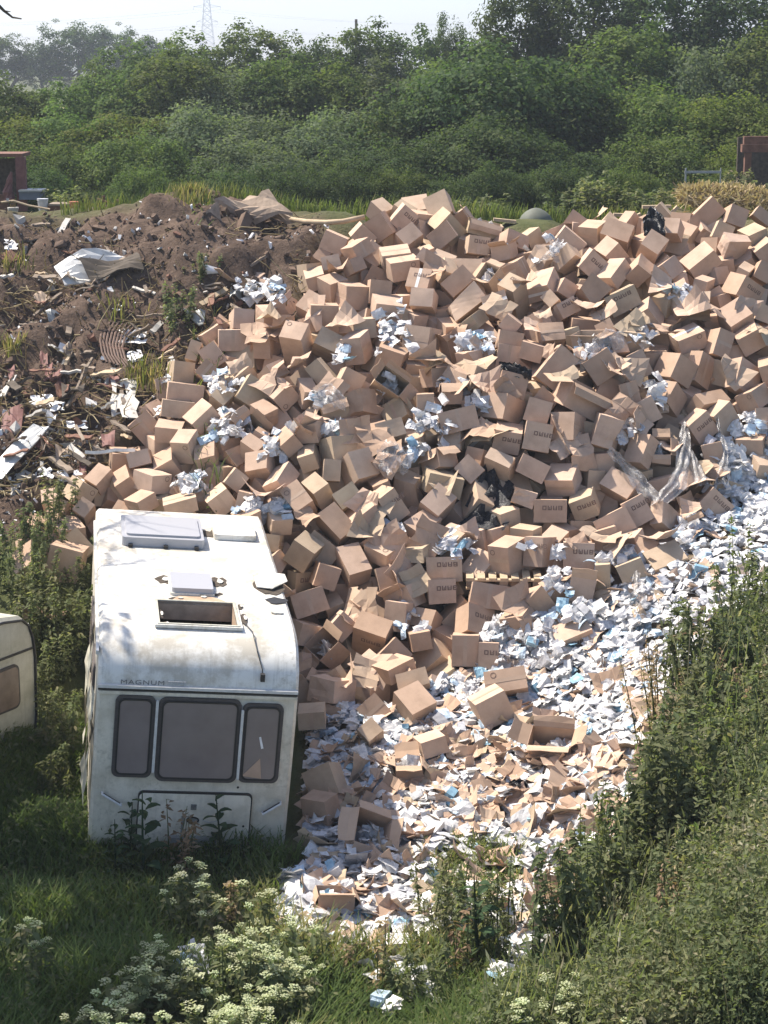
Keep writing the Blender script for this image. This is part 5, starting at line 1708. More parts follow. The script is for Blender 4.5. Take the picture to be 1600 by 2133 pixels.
    # torn roof skin: bare lining above the hatch, dark tears beside the vent, a flap of white skin at the edge
    a, b = cv_roof(412, 1250)[0], hy1 + .06
    slab('torn_skin', [(a - .30, b - .01), (a + .36, b - .01), (a + .22, b + .16), (a + .12, b + .22), (a + .04, b + .42), (a - .06, b + .30), (a - .2, b + .2), (a - .26, b + .1)], rf, .0, .006, MAT['cv_inner'], root)
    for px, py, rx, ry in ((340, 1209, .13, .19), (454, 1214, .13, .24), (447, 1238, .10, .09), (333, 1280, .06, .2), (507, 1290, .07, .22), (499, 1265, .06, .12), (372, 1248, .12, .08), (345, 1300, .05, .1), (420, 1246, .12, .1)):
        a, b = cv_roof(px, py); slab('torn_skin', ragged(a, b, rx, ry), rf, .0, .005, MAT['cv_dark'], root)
        a2 = [(a + (u - a) * .35 + .02, b + (v - b) * .5) for u, v in ragged(a, b, rx, ry, 7)]; slab('curled_skin', a2, rf, .012, .018, MAT['cv_roof'], root)
    (a, b), (a1, b1) = cv_roof(358, 1229, .55), cv_roof(438, 1200, .55)
    v = slab('roof_vent', rrect(a, a1, b, b1, .03, 3), rf, 0, .085, MAT['cv_sky'], root); slab('vent_rim', rrect(a - .02, a1 + .02, b - .02, b1 + .02, .04, 3), rf, 0, .03, MAT['cv_roof'], v)
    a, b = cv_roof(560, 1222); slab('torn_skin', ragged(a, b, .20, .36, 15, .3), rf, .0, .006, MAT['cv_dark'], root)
    a, b = cv_roof(576, 1253); slab('torn_skin', ragged(a, b, .15, .14, 11, .4), rf, .004, .010, MAT['cv_trim'], root)
    a, b = cv_roof(558, 1216); mb = MB()
    fl = [(-.15, -.22), (.02, -.30), (.22, -.05), (.20, .12), (-.02, .25), (-.17, .2)]
    mb.add([(a + u, b + w, .50 + .02 + .10 * max(0, u + .1) + .03 * (w > 0)) for u, w in fl] + [(a + u, b + w, .49 + .02 + .10 * max(0, u + .1) + .03 * (w > 0)) for u, w in fl], [list(range(6)), list(range(11, 5, -1))] + [[i, (i + 1) % 6, 6 + (i + 1) % 6, 6 + i] for i in range(6)])
    mb.build('loose_flap', MAT['cv_roof'], root)
    a, b = cv_roof(577, 1278); slab('curled_skin', ragged(a, b, .10, .05), rf, .006, .02, MAT['cv_roof'], root)
    # long clouded skylight and the white one beside it
    (a, b), (a1, b1) = cv_roof(254, 1128, .55), cv_roof(416, 1090, .55)
    s = slab('skylight', rrect(a, a1, b, b1, .05, 3), rf, .0, .11, MAT['cv_sky'], root)
    slab('skylight_dome', rrect(a + .05, a1 - .05, b + .08, b1 - .08, .05, 3), rf, .11, .135, MAT['cv_sky'], s)
    for px in (272, 345, 408):
        u, w = cv_roof(px, 1127, .55); mb = MB(); mb.box((u, b - .03, .515), (.05, .07, .04)); mb.build('catch', MAT['cv_trim'], s)
    (a, b), (a2, b2) = cv_roof(446, 1122, .515), cv_roof(526, 1098, .53); slab('roof_cover', rrect(a, a2, b, b2, .04, 3), rf, 0, .07, MAT['cv_roof'], root)
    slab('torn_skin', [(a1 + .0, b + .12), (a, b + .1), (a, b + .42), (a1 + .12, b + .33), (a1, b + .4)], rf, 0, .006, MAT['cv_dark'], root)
    mb = MB(); pts = [cv_roof(px, py) for px, py in ((510, 1300), (526, 1318))]
    cab = [(p[0], p[1], .50) for p in pts] + [(cv_front(540, 1360)[0], .20, .37), (cv_front(548, 1392)[0], .05, .22), (cv_front(548, 1402)[0], .03, .15)]
    mb.tube(cab, .006, 5); cb = mb.build('cable', MAT['cv_trim'], root)
    mb = MB(); mb.box((cab[-1][0], .0, .15), (.045, .06, .08)); mb.build('cable_box', MAT['cv_trim'], cb)
    mb = MB(); x = W / 2 + .004
    # left wall: rail, dark windows, peeled skin hanging off
    lw = lambda a, b, t: (-W / 2 - t, a, b)
    for y0, y1 in ((.9, 1.7), (2.3, 3.4)):
        o = slab('side_window', rrect(y0, y1, -.75, -.12, .08), lw, 0, .025, MAT['cv_rubber'], root); slab('pane', rrect(y0 + .04, y1 - .04, -.71, -.16, .06), lw, .025, .03, MAT['cv_glass'], o)
    slab('awning_rail', [(.1, .30), (4.8, .36), (4.8, .40), (.1, .34)], lw, 0, .03, MAT['cv_alu'], root)
    for k, (y, w, z0, z1) in enumerate(((.12, .26, -1.45, -.15), (.5, .22, -1.4, -.35), (1.0, .3, -1.45, -.3), (1.75, .3, -1.4, .0), (2.6, .4, -1.42, -.25))):
        n = 9; V = []
        for i in range(n):
            z = z0 + (z1 - z0) * i / (n - 1); d = .02 + .05 * (1 - i / (n - 1)) + .012 * math.sin(i * 2.3 + k)
            V += [(-W / 2 - d, y, z), (-W / 2 - d - .03 * math.sin(i + k), y + w, z)]
        link('peeled_skin', np_mesh('peeled_skin', V, [[i * 2, i * 2 + 1, i * 2 + 3, i * 2 + 2] for i in range(n - 1)], MAT['cv_cream']), root)
    for s in (-1, 1):
        mb = MB(); k = 16
        for t in (-.09, .09): mb.disc((s * (W / 2 - .14) + t, 2.7, -1.5), (1 if t > 0 else -1, 0, 0), .31, k)
        mb.tube([(s * (W / 2 - .14) - .09, 2.7, -1.5), (s * (W / 2 - .14) + .09, 2.7, -1.5)], .31, k, cap=False); mb.build('wheel', MAT['cv_trim'], root)
caravan()

def second_caravan():
    c = hit(77, 1545, .05); u = np.array([-.51, -.86, 0]); u /= np.linalg.norm(u); w = np.array([-.86, .51, 0]); w /= np.linalg.norm(w); up = np.array([0, 0, 1.0])
    R = np.stack([-u, w, up], 1)
    root = empty('caravan', m=M4(R, c)); tag(root, 'cream caravan cut off by the left edge of the picture', 'caravan')
    L, D, H = 4.2, 2.0, 1.60
    # side profile seen on its long wall: rounded upper end
    P = [(-L, -.1), (-.25, -.1), (-.06, .05), (0, .35), (.02, 1.05), (-.01, 1.30), (-.07, 1.46), (-.18, 1.55), (-.5, H), (-L, H + .05)]
    V = [(x, 0 if True else 0, z) for x, z in P] + [(x, .05, z + (.05 if z > 1 else 0)) for x, z in P] + [(x, D, z) for x, z in P]; n = len(P)
    F = [list(range(n))[::-1], [2 * n + i for i in range(n)]] + [[k * n + i, k * n + (i + 1) % n, (k + 1) * n + (i + 1) % n, (k + 1) * n + i] for k in range(2) for i in range(n)]
    F = [f[::-1] for f in F]
    link('body', np_mesh('body', V, F, MAT['cv_cream']), root)
    wl = lambda a, b, t: (a, -t, b)
    mb = MB(); mb.tube([(x, -.01, z) for x, z in P[1:]], .018, 6); mb.build('edge_trim', MAT['cv_trim'], root)
    mb = MB(); mb.tube([(x + .03, .05, z) for x, z in P[2:7]], .03, 6); mb.build('corner_moulding', MAT['cv_alu'], root)
    slab('trim_strip', [(-L, 1.16), (-.01, 1.16), (-.01, 1.185), (-L, 1.185)], wl, 0, .015, MAT['cv_trim'], root)
    for x0, x1 in ((-1.05, -.28), (-2.6, -1.4)):
        o = slab('side_window', rrect(x0, x1, .52, 1.06, .09), wl, 0, .02, MAT['cv_rubber'], root)
        slab('pane', rrect(x0 + .03, x1 - .03, .55, 1.03, .07), wl, .02, .028, MAT['curtain'], o)
    slab('wheel_arch', [(-1.35 + .42 * math.cos(a), -.1 + .36 * math.sin(a)) for a in np.linspace(0, math.pi, 12)], wl, 0, .012, MAT['cv_trim'], root)
    slab('wheel_arch', [(-.42 + .22 * math.cos(a), -.1 + .24 * math.sin(a)) for a in np.linspace(0, math.pi, 12)], wl, 0, .012, MAT['cv_trim'], root)
MAT['curtain'] = plain('curtained_window', (0.23, 0.165, 0.125), 0.25, 0.5, 0.4, 5)
second_caravan()

# ================================================================== THE SOIL MOUND AND ITS RUBBISH
def stick(name, p, q, w, t, m, label, cat, group=None, lift=.10, lift2=None):
    A = hit(*p, lift); B = hit(*q, lift if lift2 is None else lift2); d = B - A; L = np.linalg.norm(d); x = d / L
    y = np.cross([0, 0, 1.0], x); y /= np.linalg.norm(y); R = np.stack([x, y, np.cross(x, y)], 1) @ rotv([RNG.uniform(-.6, .6), 0, 0])
    n = 6; V = []
    for i in range(n):
        f = -.5 + i / (n - 1); b = .012 * math.sin(i * 1.9 + p[0])
        for sy, sz in ((-1, -1), (1, -1), (1, 1), (-1, 1)): V.append((f * L, sy * w / 2 * (1 + .08 * math.sin(i * 3.1 + sy)), sz * t / 2 + b))
    F = [[i * 4 + j, i * 4 + (j + 1) % 4, i * 4 + 4 + (j + 1) % 4, i * 4 + 4 + j] for i in range(n - 1) for j in range(4)] + [[3, 2, 1, 0], [4 * n - 4, 4 * n - 3, 4 * n - 2, 4 * n - 1]]
    o = link(name, np_mesh(name, V, F, MAT[m]), None, M4(R, (A + B) / 2)); return tag(o, label, cat, group)
def lump(name, p, r, m, label, cat, seed, lift=.05, flat=.7, group=None):
    rng = np.random.default_rng(seed); P, F, _ = UG2; P = P / np.linalg.norm(P, axis=1)[:, None]
    P = P * np.array([1, rng.uniform(.6, 1), flat]) * (1 + .32 * rng.normal(size=(len(P), 1))) * r
    o = link(name, np_mesh(name, P, F, MAT[m]), None, M4(rotv(rng.normal(size=3) * .6), hit(*p, lift))); return tag(o, label, cat, group)
def panel(name, pts, th, m, label, cat, lift=.12, lifts=None, group=None, bend=.03):
    """bent sheet given by corner places"""
    Q = [hit(px, py, (lifts[i] if lifts else lift)) for i, (px, py) in enumerate(pts)]
    c = np.mean(Q, 0); A, B, C, D = Q; V = []; n = 5
    for i in range(n):
        for j in range(n):
            u, v = i / (n - 1), j / (n - 1); p = (A * (1 - u) + B * u) * (1 - v) + (D * (1 - u) + C * u) * v
            V.append(p - c + np.array([0, 0, bend * math.sin(u * 5 + v * 3 + pts[0][0])]))
    i = np.arange(n * n).reshape(n, n); F = np.stack([i[:-1, :-1], i[1:, :-1], i[1:, 1:], i[:-1, 1:]], -1).reshape(-1, 4); N = n * n
    W = [v + np.array([0, .004, -th]) for v in V]; loop = list(i[:, 0]) + list(i[-1, 1:]) + list(i[-2::-1, -1]) + list(i[0, -2:0:-1])
    F = F.tolist() + (F[:, ::-1] + N).tolist() + [[loop[k], loop[(k + 1) % len(loop)], loop[(k + 1) % len(loop)] + N, loop[k] + N] for k in range(len(loop))]
    o = link(name, np_mesh(name, V + W, F, MAT[m]), None, Matrix.Translation(Vector(c))); return tag(o, label, cat, group)
def mound_things():
    S = lambda *a, **k: stick(*a, **k)
    S('plank', (108,520), (142,455), .09, .03, 'pale_scrap', 'pale split post leaning at the upper left of the soil mound', 'plank')
    S('pipe', (178,944), (282,938), .045, .045, 'white_metal', 'straight white pipe lying above the cartons behind the caravan', 'pipe', lift=.25)
    S('plank', (418,634), (472,602), .09, .02, 'wood', 'pale lath standing out of the soil beside the torn boxes', 'plank', lift=.2)
    S('plank', (362,592), (398,572), .08, .03, 'pale_scrap', 'short pale board right of the green tuft on the mound', 'plank', lift=.15)
    S('pole', (470,590), (640,478), .04, .04, 'old_wood', 'thin dark pole slanting across the shadowed hollow of the mound', 'pole', lift=.2)
    S('pole', (530,488), (562,530), .05, .05, 'old_wood', 'short broken pole at the hollow under the carpet', 'pole', lift=.2)
    S('pole', (225,505), (275,480), .05, .03, 'old_wood', 'brown lath on the ridge above the crumpled panel', 'pole')
    S('pole', (140,850), (192,745), .035, .035, 'old_wood', 'long thin branch leaning on the left of the mound', 'branch', lift=.15)
    S('pole', (70,660), (128,610), .04, .03, 'old_wood', 'curved stick below the crumpled panel', 'branch')
    S('pole', (285,660), (345,655), .03, .03, 'old_wood', 'level stick in the middle of the mound', 'branch')
    S('plank', (308,878), (335,858), .06, .02, 'pale_scrap', 'pale stick at the left margin of the cartons', 'plank')
    S('plank', (222,872), (262,858), .06, .02, 'pale_scrap', 'curved pale strip beside the plastic on the mound', 'plank')
    S('plank', (5,825), (30,785), .10, .02, 'pale_scrap', 'grey board at the left edge of the mound', 'plank')
    S('plank', (46,718), (66,738), .07, .02, 'pale_scrap', 'small white board near the left edge of the mound', 'plank')
    S('plank', (65,720), (95,700), .06, .02, 'pale_scrap', 'small pale lath beside the white rag on the left', 'plank')
    S('beam', (15,470), (62,456), .10, .10, 'old_wood', 'upper old beam under the white bucket', 'beam', lift=.1)
    S('beam', (20,480), (105,470), .10, .10, 'old_wood', 'lower old beam under the white bucket', 'beam', lift=.05)
    S('plank', (200,800), (240,806), .05, .02, 'red', 'reddish lath pointing at the plastic on the mound', 'plank')
    panel('metal_sheet', [(-40,990), (70,884), (102,886), (5,1000)], .02, 'white_metal', 'large pale ribbed sheet slanting at the left edge', 'metal sheet', lifts=[.1,.25,.25,.1])
    panel('car_panel', [(112,545), (230,515), (300,540), (135,605)], .02, 'white_metal', 'crumpled white vehicle panel with dark skin half buried in soil', 'vehicle panel', lifts=[.35,.35,.12,.1], bend=.09)
    panel('plastic_lining', [(165,545), (285,528), (300,560), (190,578)], .02, 'bark', 'dark brown crumpled lining on the vehicle panel', 'lining', lifts=[.42,.3,.28,.3], bend=.07)
    panel('white_scrap', [(180,628), (232,598), (240,604), (200,640)], .02, 'white_metal', 'bent white strip below the crumpled vehicle panel', 'scrap', lift=.2)
    panel('white_scrap', [(152,630), (188,618), (190,640), (160,648)], .02, 'pale_scrap', 'pale torn sheet left of the bent white strip', 'scrap', lift=.12)
    for i, (pts, lab) in enumerate((([(82,735),(98,725),(100,760),(84,765)], 'red-brown panel standing left of the branch on the mound'), ([(96,760),(110,755),(106,790),(92,792)], 'narrow red board low on the left of the mound'), ([(228,785),(250,780),(246,808),(226,806)], 'small red scrap above the dark soil hollow'), ([(210,905),(240,898),(238,930),(214,930)], 'red scrap above the white pipe'), ([(165,962),(178,958),(180,990),(166,990)], 'red strip under the white pipe'), ([(5,860),(50,840),(40,930),(0,925)], 'large red-brown sheet at the left edge'), ([(15,770),(30,762),(32,785),(20,790)], 'small red tile at the far left of the mound'), ([(60,910),(86,900),(84,930),(66,930)], 'dull red board beside the ribbed sheet'), ([(110,775),(128,770),(126,796),(108,796)], 'orange-red scrap right of the narrow red board'))):
        panel('red_scrap', pts, .02, 'red', lab, 'scrap', lift=.13, bend=.02)
    # crumpled carpet along the top of the mound, over a dark hollow
    for pts, l, lab in (([(447,425),(520,402),(610,450),(500,455)], [.25,.5,.3,.12], 'dirty carpet draped over the top of the soil mound'), ([(500,430),(560,402),(615,448),(545,460)], [.42,.55,.22,.12], 'second carpet fold sagging over the right end of the mound top'), ([(418,440),(455,430),(462,448),(420,452)], [.3,.4,.3,.25], 'small carpet piece left of the draped carpet')):
        panel('carpet', pts, .05, 'carpet', lab, 'carpet', lifts=l, bend=.10)
    mb = MB(); pts = [hit(px, py, .16) for px, py in ((560,447),(600,456),(640,462),(680,464),(715,462),(760,452))]; mb.tube(pts, .045, 6); tag(mb.build('hose', MAT['wood'], smooth=True), 'pale hose along the crest between the mound and the cartons', 'hose')
    # ribbed strips hanging like a bundle
    root = empty('strip_bundle', hit(225, 720, .1)); b0 = np.array(root.location); tag(root, 'bundle of rusty curved strips hanging down the middle of the mound', 'metal strips')
    for i in range(8):
        pts = [hit(205 + i * 6 + dx * (1 + i * .12), 680 + i * 2 + dy, .16 + .05 * math.sin(dy / 20)) - b0 for dx, dy in ((18, -14), (8, 5), (4, 30), (8, 55), (18, 75))]
        mb = MB(); mb.tube(pts, .018, 5); mb.build('strip', MAT['strip'], root)
    # white torn plastic
    rng = np.random.default_rng(9)
    for i, (px, py, w, h, lab) in enumerate(((258,830,26,40,'big grey-white plastic lump right of the dark hollow on the mound'),(275,700,30,14,'white torn rag in the middle of the mound'),(280,742,16,12,'white rag just above the big plastic lump'),(55,695,16,18,'grey-white rag at the left of the mound'),(85,835,22,12,'white crumpled bits low on the left of the mound'),(148,995,26,14,'bent white wire basket above the caravan'),(160,885,20,8,'pale bent strip above the white pipe'),(95,985,14,10,'pale rag left of the white wire basket'),(40,480,10,8,'white stone-like lump under the beams'),(22,510,12,10,'grey lump at the upper left of the mound'),(335,855,12,8,'white scrap at the left margin of the cartons'),(345,790,12,6,'pale scrap right of the plastic lump'),(355,460,8,8,'white scrap on the ridge below the carpet'),(240,640,10,6,'white bit right of the bent strip'),(120,845,14,10,'white torn paper beside the narrow red board'))):
        n = 6; V = []
        for a in range(n):
            for b in range(n): V.append(hit(px + (a / 5 - .5) * 2 * w + rng.normal() * 3, py + (b / 5 - .5) * 2 * h + rng.normal() * 2, .10 + .07 * rng.random()))
        c = np.mean(V, 0); k = np.arange(n * n).reshape(n, n); F = np.stack([k[:-1, :-1], k[1:, :-1], k[1:, 1:], k[:-1, 1:]], -1).reshape(-1, 4)
        keep = rng.random(len(F)) < .86
        tag(link('torn_plastic', np_mesh('torn_plastic', np.array(V) - c, F[keep], MAT['white_scrap' if i not in (0,) else 'pale_scrap']), None, Matrix.Translation(Vector(c))), lab, 'plastic scrap')
    # more broken timber, sheets and crates strewn over the slope
    rng = np.random.default_rng(44); k = 0; WM = ['old_wood', 'pale_scrap', 'wood', 'bark', 'rust', 'grey_metal']; WN = ['weathered brown', 'pale grey', 'light wooden', 'dark', 'rusty', 'grey metal']
    while k < 84:
        px, py = rng.uniform(0, 560), rng.uniform(500, 1000)
        if not inside(MOUND, (px, py)): continue
        a = rng.normal() * .7 + (.5 if rng.random() < .5 else -.35); L = rng.uniform(18, 62); q = (px + L * math.cos(a), py - L * math.sin(a) * .7); w = int(rng.choice(6, p=[.30, .14, .12, .16, .20, .08]))
        o = stick('broken_slat', (px, py), q, rng.uniform(.04, .11), rng.uniform(.015, .04), WM[w], None, 'broken slat', 'broken slats in the soil mound', lift=rng.uniform(.06, .2), lift2=rng.uniform(.1, .4)); LABELS.append((o, WN[w] + ' broken slat', 'high on the soil mound' if py < 600 else 'halfway down the soil mound' if py < 780 else 'low on the soil mound', px, py)); k += 1
    k = 0
    while k < 17:
        px, py = rng.uniform(0, 520), rng.uniform(520, 1000)
        if not inside(MOUND, (px, py)): continue
        w, h = rng.uniform(10, 30), rng.uniform(7, 18); m = ['bark', 'old_wood', 'carpet', 'rust', 'white_scrap', 'grey_metal'][int(rng.integers(6))]; nm = {'bark': 'dark', 'old_wood': 'brown', 'carpet': 'tan', 'rust': 'rusty', 'white_scrap': 'white', 'grey_metal': 'grey'}[m]
        P = [(px - w * rng.uniform(.6, 1.1), py - h * rng.uniform(.3, 1.1)), (px + w * rng.uniform(.5, 1.1), py - h * rng.uniform(.5, 1.2)), (px + w * rng.uniform(.6, 1.1), py + h * rng.uniform(.4, 1)), (px - w * rng.uniform(.4, 1.1), py + h * rng.uniform(.5, 1))]
        o = panel('torn_sheet', P, .02, m, None, 'torn sheet', lifts=list(rng.uniform(.08, .32, 4)), group='torn sheets in the soil mound', bend=.05); LABELS.append((o, nm + ' torn sheet', 'high on the soil mound' if py < 640 else 'halfway down the soil mound' if py < 800 else 'low on the soil mound', px, py)); k += 1
    # clods, stones and crumbs: nobody could count them
    V = []; F = []; MI = []; nV = 0; P0, F0, _ = UG1; P0 = P0 / np.linalg.norm(P0, axis=1)[:, None]; n = 0
    while n < 2300:
        px, py = rng.uniform(-60, 690), rng.uniform(440, 1130)
        if not inside(MOUND, (px, py)): continue
        p = hit(px, py, .02); r = rng.exponential(.020) + .012; pale = rng.random()
        low = 1 if py > 820 and px < 330 else 0
        Q = P0 * r * np.array([1.3, rng.uniform(.5, 1), rng.uniform(.3, .7)]) * (1 + .25 * rng.normal(size=(8, 1)))
        V.append(Q @ rotv(rng.normal(size=3)).T + p + np.array([0, 0, vnoise(p[0] * 1.3, p[1] * 1.3, 1) * .34 + vnoise(p[0] * 3.1, p[1] * 3.1, 2) * .15 + .05])); F.append(F0 + nV); nV += 8
        MI += [3 if pale < .05 + .05 * low else 1 if pale < .17 + .2 * low else 2 if pale < .21 else 0] * 6; n += 1
    me = np_mesh('rubble', np.concatenate(V), np.concatenate(F), [MAT['clod'], MAT['pale_scrap'], MAT['rust'], MAT['white_scrap']], None, False, MI)
    tag(link('rubble', me), 'clods, stones and small rubbish strewn over the soil mound', kind='stuff')
    # roots and twigs sticking out of the soil
    V = MB(); n = 0
    while n < 1100:
        px, py = rng.uniform(-40, 640), rng.uniform(450, 1040)
        if not inside(MOUND, (px, py)): continue
        p = hit(px, py, .03); d = rng.normal(size=3); d[2] = abs(d[2]) * .5; d /= np.linalg.norm(d); L = rng.uniform(.1, .5) * (1.6 if rng.random() < .12 else 1)
        q = p + d * L * .5 + rng.normal(size=3) * .03; V.tube([p, q, p + d * L], [.011, .009, .004], 4, rng.random(), False); n += 1
    tag(V.build('twigs', MAT['dry']), 'loose twigs, roots and wire poking out of the soil mound', kind='stuff')
MAT['clod'] = plain('soil_clod', (0.17, 0.12, 0.09), 0.95, 0.1, 0.45, 5)
MAT['strip'] = plain('rusty_strip', (0.20, 0.135, 0.105), 0.8, 0.2, 0.4, 9)
mound_things()

# ================================================================== THINGS BEYOND THE CREST
def at(px, py, Y): return at_depth(px, py, Y)
def yard_things():
    def bx(parent, name, px0, py0, px1, py1, Y, dep, m):
        a, b = at(px0, py1, Y), at(px1, py0, Y); c = (a + b) / 2; mb = MB(); mb.box(c + np.array([0, dep / 2, 0]), (b[0] - a[0], dep, b[2] - a[2])); return mb.build(name, MAT[m], parent)
    # red shelter at the far left
    r = empty('shelter'); tag(r, 'old red-brown shelter frame at the left edge behind the mound', 'shelter')
    Y = 37.5
    bx(r, 'roof_beam', -60, 320, 46, 327, Y, .9, 'rust'); bx(r, 'post', 36, 327, 52, 440, Y, .12, 'red'); bx(r, 'back_panel', -60, 330, 36, 405, Y + .8, .06, 'cv_dark'); bx(r, 'side_panel', -60, 405, 16, 440, Y, .1, 'rust')
    mb = MB(); pts = [at(*q, Y - .06) for q in ((24,358),(20,375),(16,400),(20,416))]; mb.tube(pts, [.02, .06, .10, .12], 7); mb.build('red_cloth', MAT['red'], r)
    b = empty('water_tank'); tag(b, 'grey-blue open tank behind the white bucket', 'tank'); 
    bx(b, 'tank_body', 40, 398, 84, 416, 37.2, .5, 'tank'); bx(b, 'tank_rim', 38, 396, 86, 400, 37.17, .56, 'grey_metal')
    def pot(name, px, py, w, h, m, lab, cat, rim=True):
        o = empty(name, at(px, py, 36.2)); tag(o, lab, cat); s = 36.2 / 4100 ; mb = MB(); mb.tube([(0, 0, 0), (0, 0, h * s * .5), (0, 0, h * s)], [w * s * .36, w * s * .44, w * s * .5], 12); mb.build('body', MAT[m], o)
        if rim: mb = MB(); mb.tube([(0, 0, h * s - .01), (0, 0, h * s + .025)], w * s * .54, 12); mb.build('rim', MAT[m], o)
        return o
    pot('bucket', 90, 446, 22, 29, 'white_metal', 'white bucket on the beams at the far left', 'bucket')
    o = pot('flower_pot', 28, 455, 22, 20, 'pale_scrap', 'cream flower pot holding sticks at the far left', 'flower pot')
    mb = MB()
    for q in range(4): mb.tube([(.02 * q - .03, 0, .1), (.03 * q - .045, 0, .26 + .03 * q)], .01, 5)
    mb.build('stick', MAT['dry'], o)
    o = empty('crate'); tag(o, 'dark brown crate right of the white bucket', 'crate'); bx(o, 'crate_body', 101, 427, 146, 455, 36.2, .5, 'rust'); bx(o, 'crate_rim', 100, 425, 147, 429, 36.17, .56, 'old_wood')
    pot('barrel', 155, 449, 20, 26, 'orange', 'orange drum right of the dark crate', 'drum')
    mb = MB(); mb.tube([at(px, py, 36.0) for px, py in ((-20,424),(28,418),(60,428),(104,436))], .02, 5); tag(mb.build('bent_pipe', MAT['wood']), 'bent pale pipe running past the flower pot', 'pipe')
    f = empty('fence'); tag(f, 'rusty red railing behind the soil mound', 'fence'); Y = 36.5
    for px, t in ((215, 408), (245, 416), (268, 425)): bx(f, 'post', px - 3, t, px + 3, 462, Y, .05, 'rust')
    mb = MB(); mb.tube([at(202, 414, Y - .03), at(275, 438, Y - .03)], .022, 5); mb.build('rail', MAT['rust'], f)
    # green dome on boards
    c = at(1116, 468, 34.2); o = empty('dome_lid', c); tag(o, 'grey-green domed tank lid on boards behind the cartons', 'dome lid'); s = 1.15 * 34.6 / 4100
    mb = MB(); n = 16; prof = [(31, 0), (31, 3), (29.5, 9), (25, 17), (17, 24), (8, 28.5), (.6, 30)]
    mb.tube([(0, 0, z * s) for r, z in prof], [r * s for r, z in prof], n); mb.build('dome', MAT['dome'], o, smooth=True)
    mb = MB(); mb.tube([(0, 0, -.02), (0, 0, .02)], 34 * s, n); mb.build('dome_rim', MAT['pale_scrap'], o)
    for i, (a, b) in enumerate((((1070,474),(1150,478)), ((1080,482),(1152,486)), ((1088,490),(1150,492)))):
        A, B = at(*a, 34.2), at(*b, 34.2); mb = MB(); mb.box((A + B) / 2, (B[0] - A[0], .25, .05)); tag(mb.build('plank', MAT['old_wood' if i else 'pale_scrap']), ('upper', 'middle', 'lowest')[i] + ' weathered board under the green dome', 'plank')
    for i, (a, b, lab) in enumerate((((1278,447),(1325,449),'pale board on the crest right of centre'), ((1338,431),(1398,430),'long pale batten on the crest behind the refuse sack'), ((1300,462),(1335,446),'pale slanting board beside the refuse sack'), ((1028,457),(1075,462),'low pale board left of the green dome'), ((1395,448),(1412,430),'short pale batten under the straw heap'))):
        A, B = at(*a, 33.0), at(*b, 33.0); d = B - A; mb = MB(); x = d / np.linalg.norm(d); R = np.stack([x, np.array([0, 1, 0]), np.cross(x, [0, 1, 0])], 1); mb.box((A + B) / 2, (np.linalg.norm(d), .12, .05), R); tag(mb.build('plank', MAT['wood']), lab, 'plank')
    # rusty portal and grey gate frame at the right
    o = empty('steel_portal'); tag(o, 'rusty steel portal frame at the right edge beyond the heap', 'steel frame'); Y = 38
    bx(o, 'post', 1548, 318, 1566, 430, Y, .14, 'rust'); bx(o, 'beam', 1550, 284, 1660, 300, Y + .02, .14, 'rust'); bx(o, 'beam', 1546, 301, 1660, 317, Y, .2, 'rust'); bx(o, 'post', 1630, 318, 1648, 430, Y, .14, 'rust')
    mb = MB(); mb.box(at(1700, 370, 40), (3.2, .1, 1.6)); tag(mb.build('dark_hoarding', MAT['cv_dark']), 'dark boarding seen through the rusty portal', 'hoarding')
    o = empty('gate'); tag(o, 'thin grey gate frame left of the rusty portal', 'gate'); Y = 37.5
    bx(o, 'post', 1426, 350, 1431, 410, Y, .05, 'grey_metal'); bx(o, 'post', 1499, 350, 1503, 410, Y, .05, 'grey_metal'); bx(o, 'rail', 1426, 356, 1503, 361, Y - .01, .04, 'grey_metal'); bx(o, 'rail', 1426, 384, 1503, 387, Y - .01, .04, 'grey_metal')
    # straw heap: strands over a core
    rng = np.random.default_rng(31); P = []
    for i in range(3400):
        u = rng.uniform(0, 1); px = 1418 + u * 190 + rng.normal() * 3; top = 392 - 4 * math.sin(u * 3.1) + 12 * max(0, u - .25) + (26 if u > .85 else 0) * (u - .85)
        py = top + abs(rng.normal()) * 17; P.append(at(px, py, 34.0 + (py - top) * -.012 + rng.uniform(-.1, .35)))
    P = np.array(P); D = rng.normal(size=P.shape) * np.array([1, .6, .8]); D /= np.linalg.norm(D, axis=1)[:, None]; L = rng.uniform(.05, .17, (len(P), 1)); W = np.cross(D, rng.normal(size=P.shape)); W /= np.linalg.norm(W, axis=1)[:, None]; W *= .012
    V = np.stack([P - D * L - W, P - D * L + W, P + D * L + W * .5, P + D * L - W * .5], 1).reshape(-1, 3)
    tag(link('straw_heap', np_mesh('straw_heap', V, np.arange(len(V)).reshape(-1, 4), MAT['straw'], np.repeat(rng.random(len(P)), 4))), 'heap of loose dry straw on the crest at the right', 'straw heap')
    # pylon, far off
    Y = 1200.0; base = np.array([at(432, 60, Y)[0], Y, 4.0]); o = empty('pylon', base); tag(o, 'lattice electricity pylon far off above the trees', 'pylon'); H = 52.0
    mb = MB(); w = lambda z: 4.6 * (1 - z / H) ** 1.3 + .9
    for sx in (-1, 1):
        for sy in (-1, 1): mb.tube([(sx * w(z), sy * w(z), z) for z in np.linspace(0, H, 9)], .17, 4)
    mb.build('leg', MAT['steel'], o); mb = MB(); zs = np.linspace(0, H, 15)
    for a, b in zip(zs[:-1], zs[1:]):
        for sy in (-1, 1):
            mb.tube([(-w(a), sy * w(a), a), (w(b), sy * w(b), b)], .10, 3); mb.tube([(w(a), sy * w(a), a), (-w(b), sy * w(b), b)], .10, 3); mb.tube([(-w(b), sy * w(b), b), (w(b), sy * w(b), b)], .10, 3)
    mb.build('lattice', MAT['steel'], o)
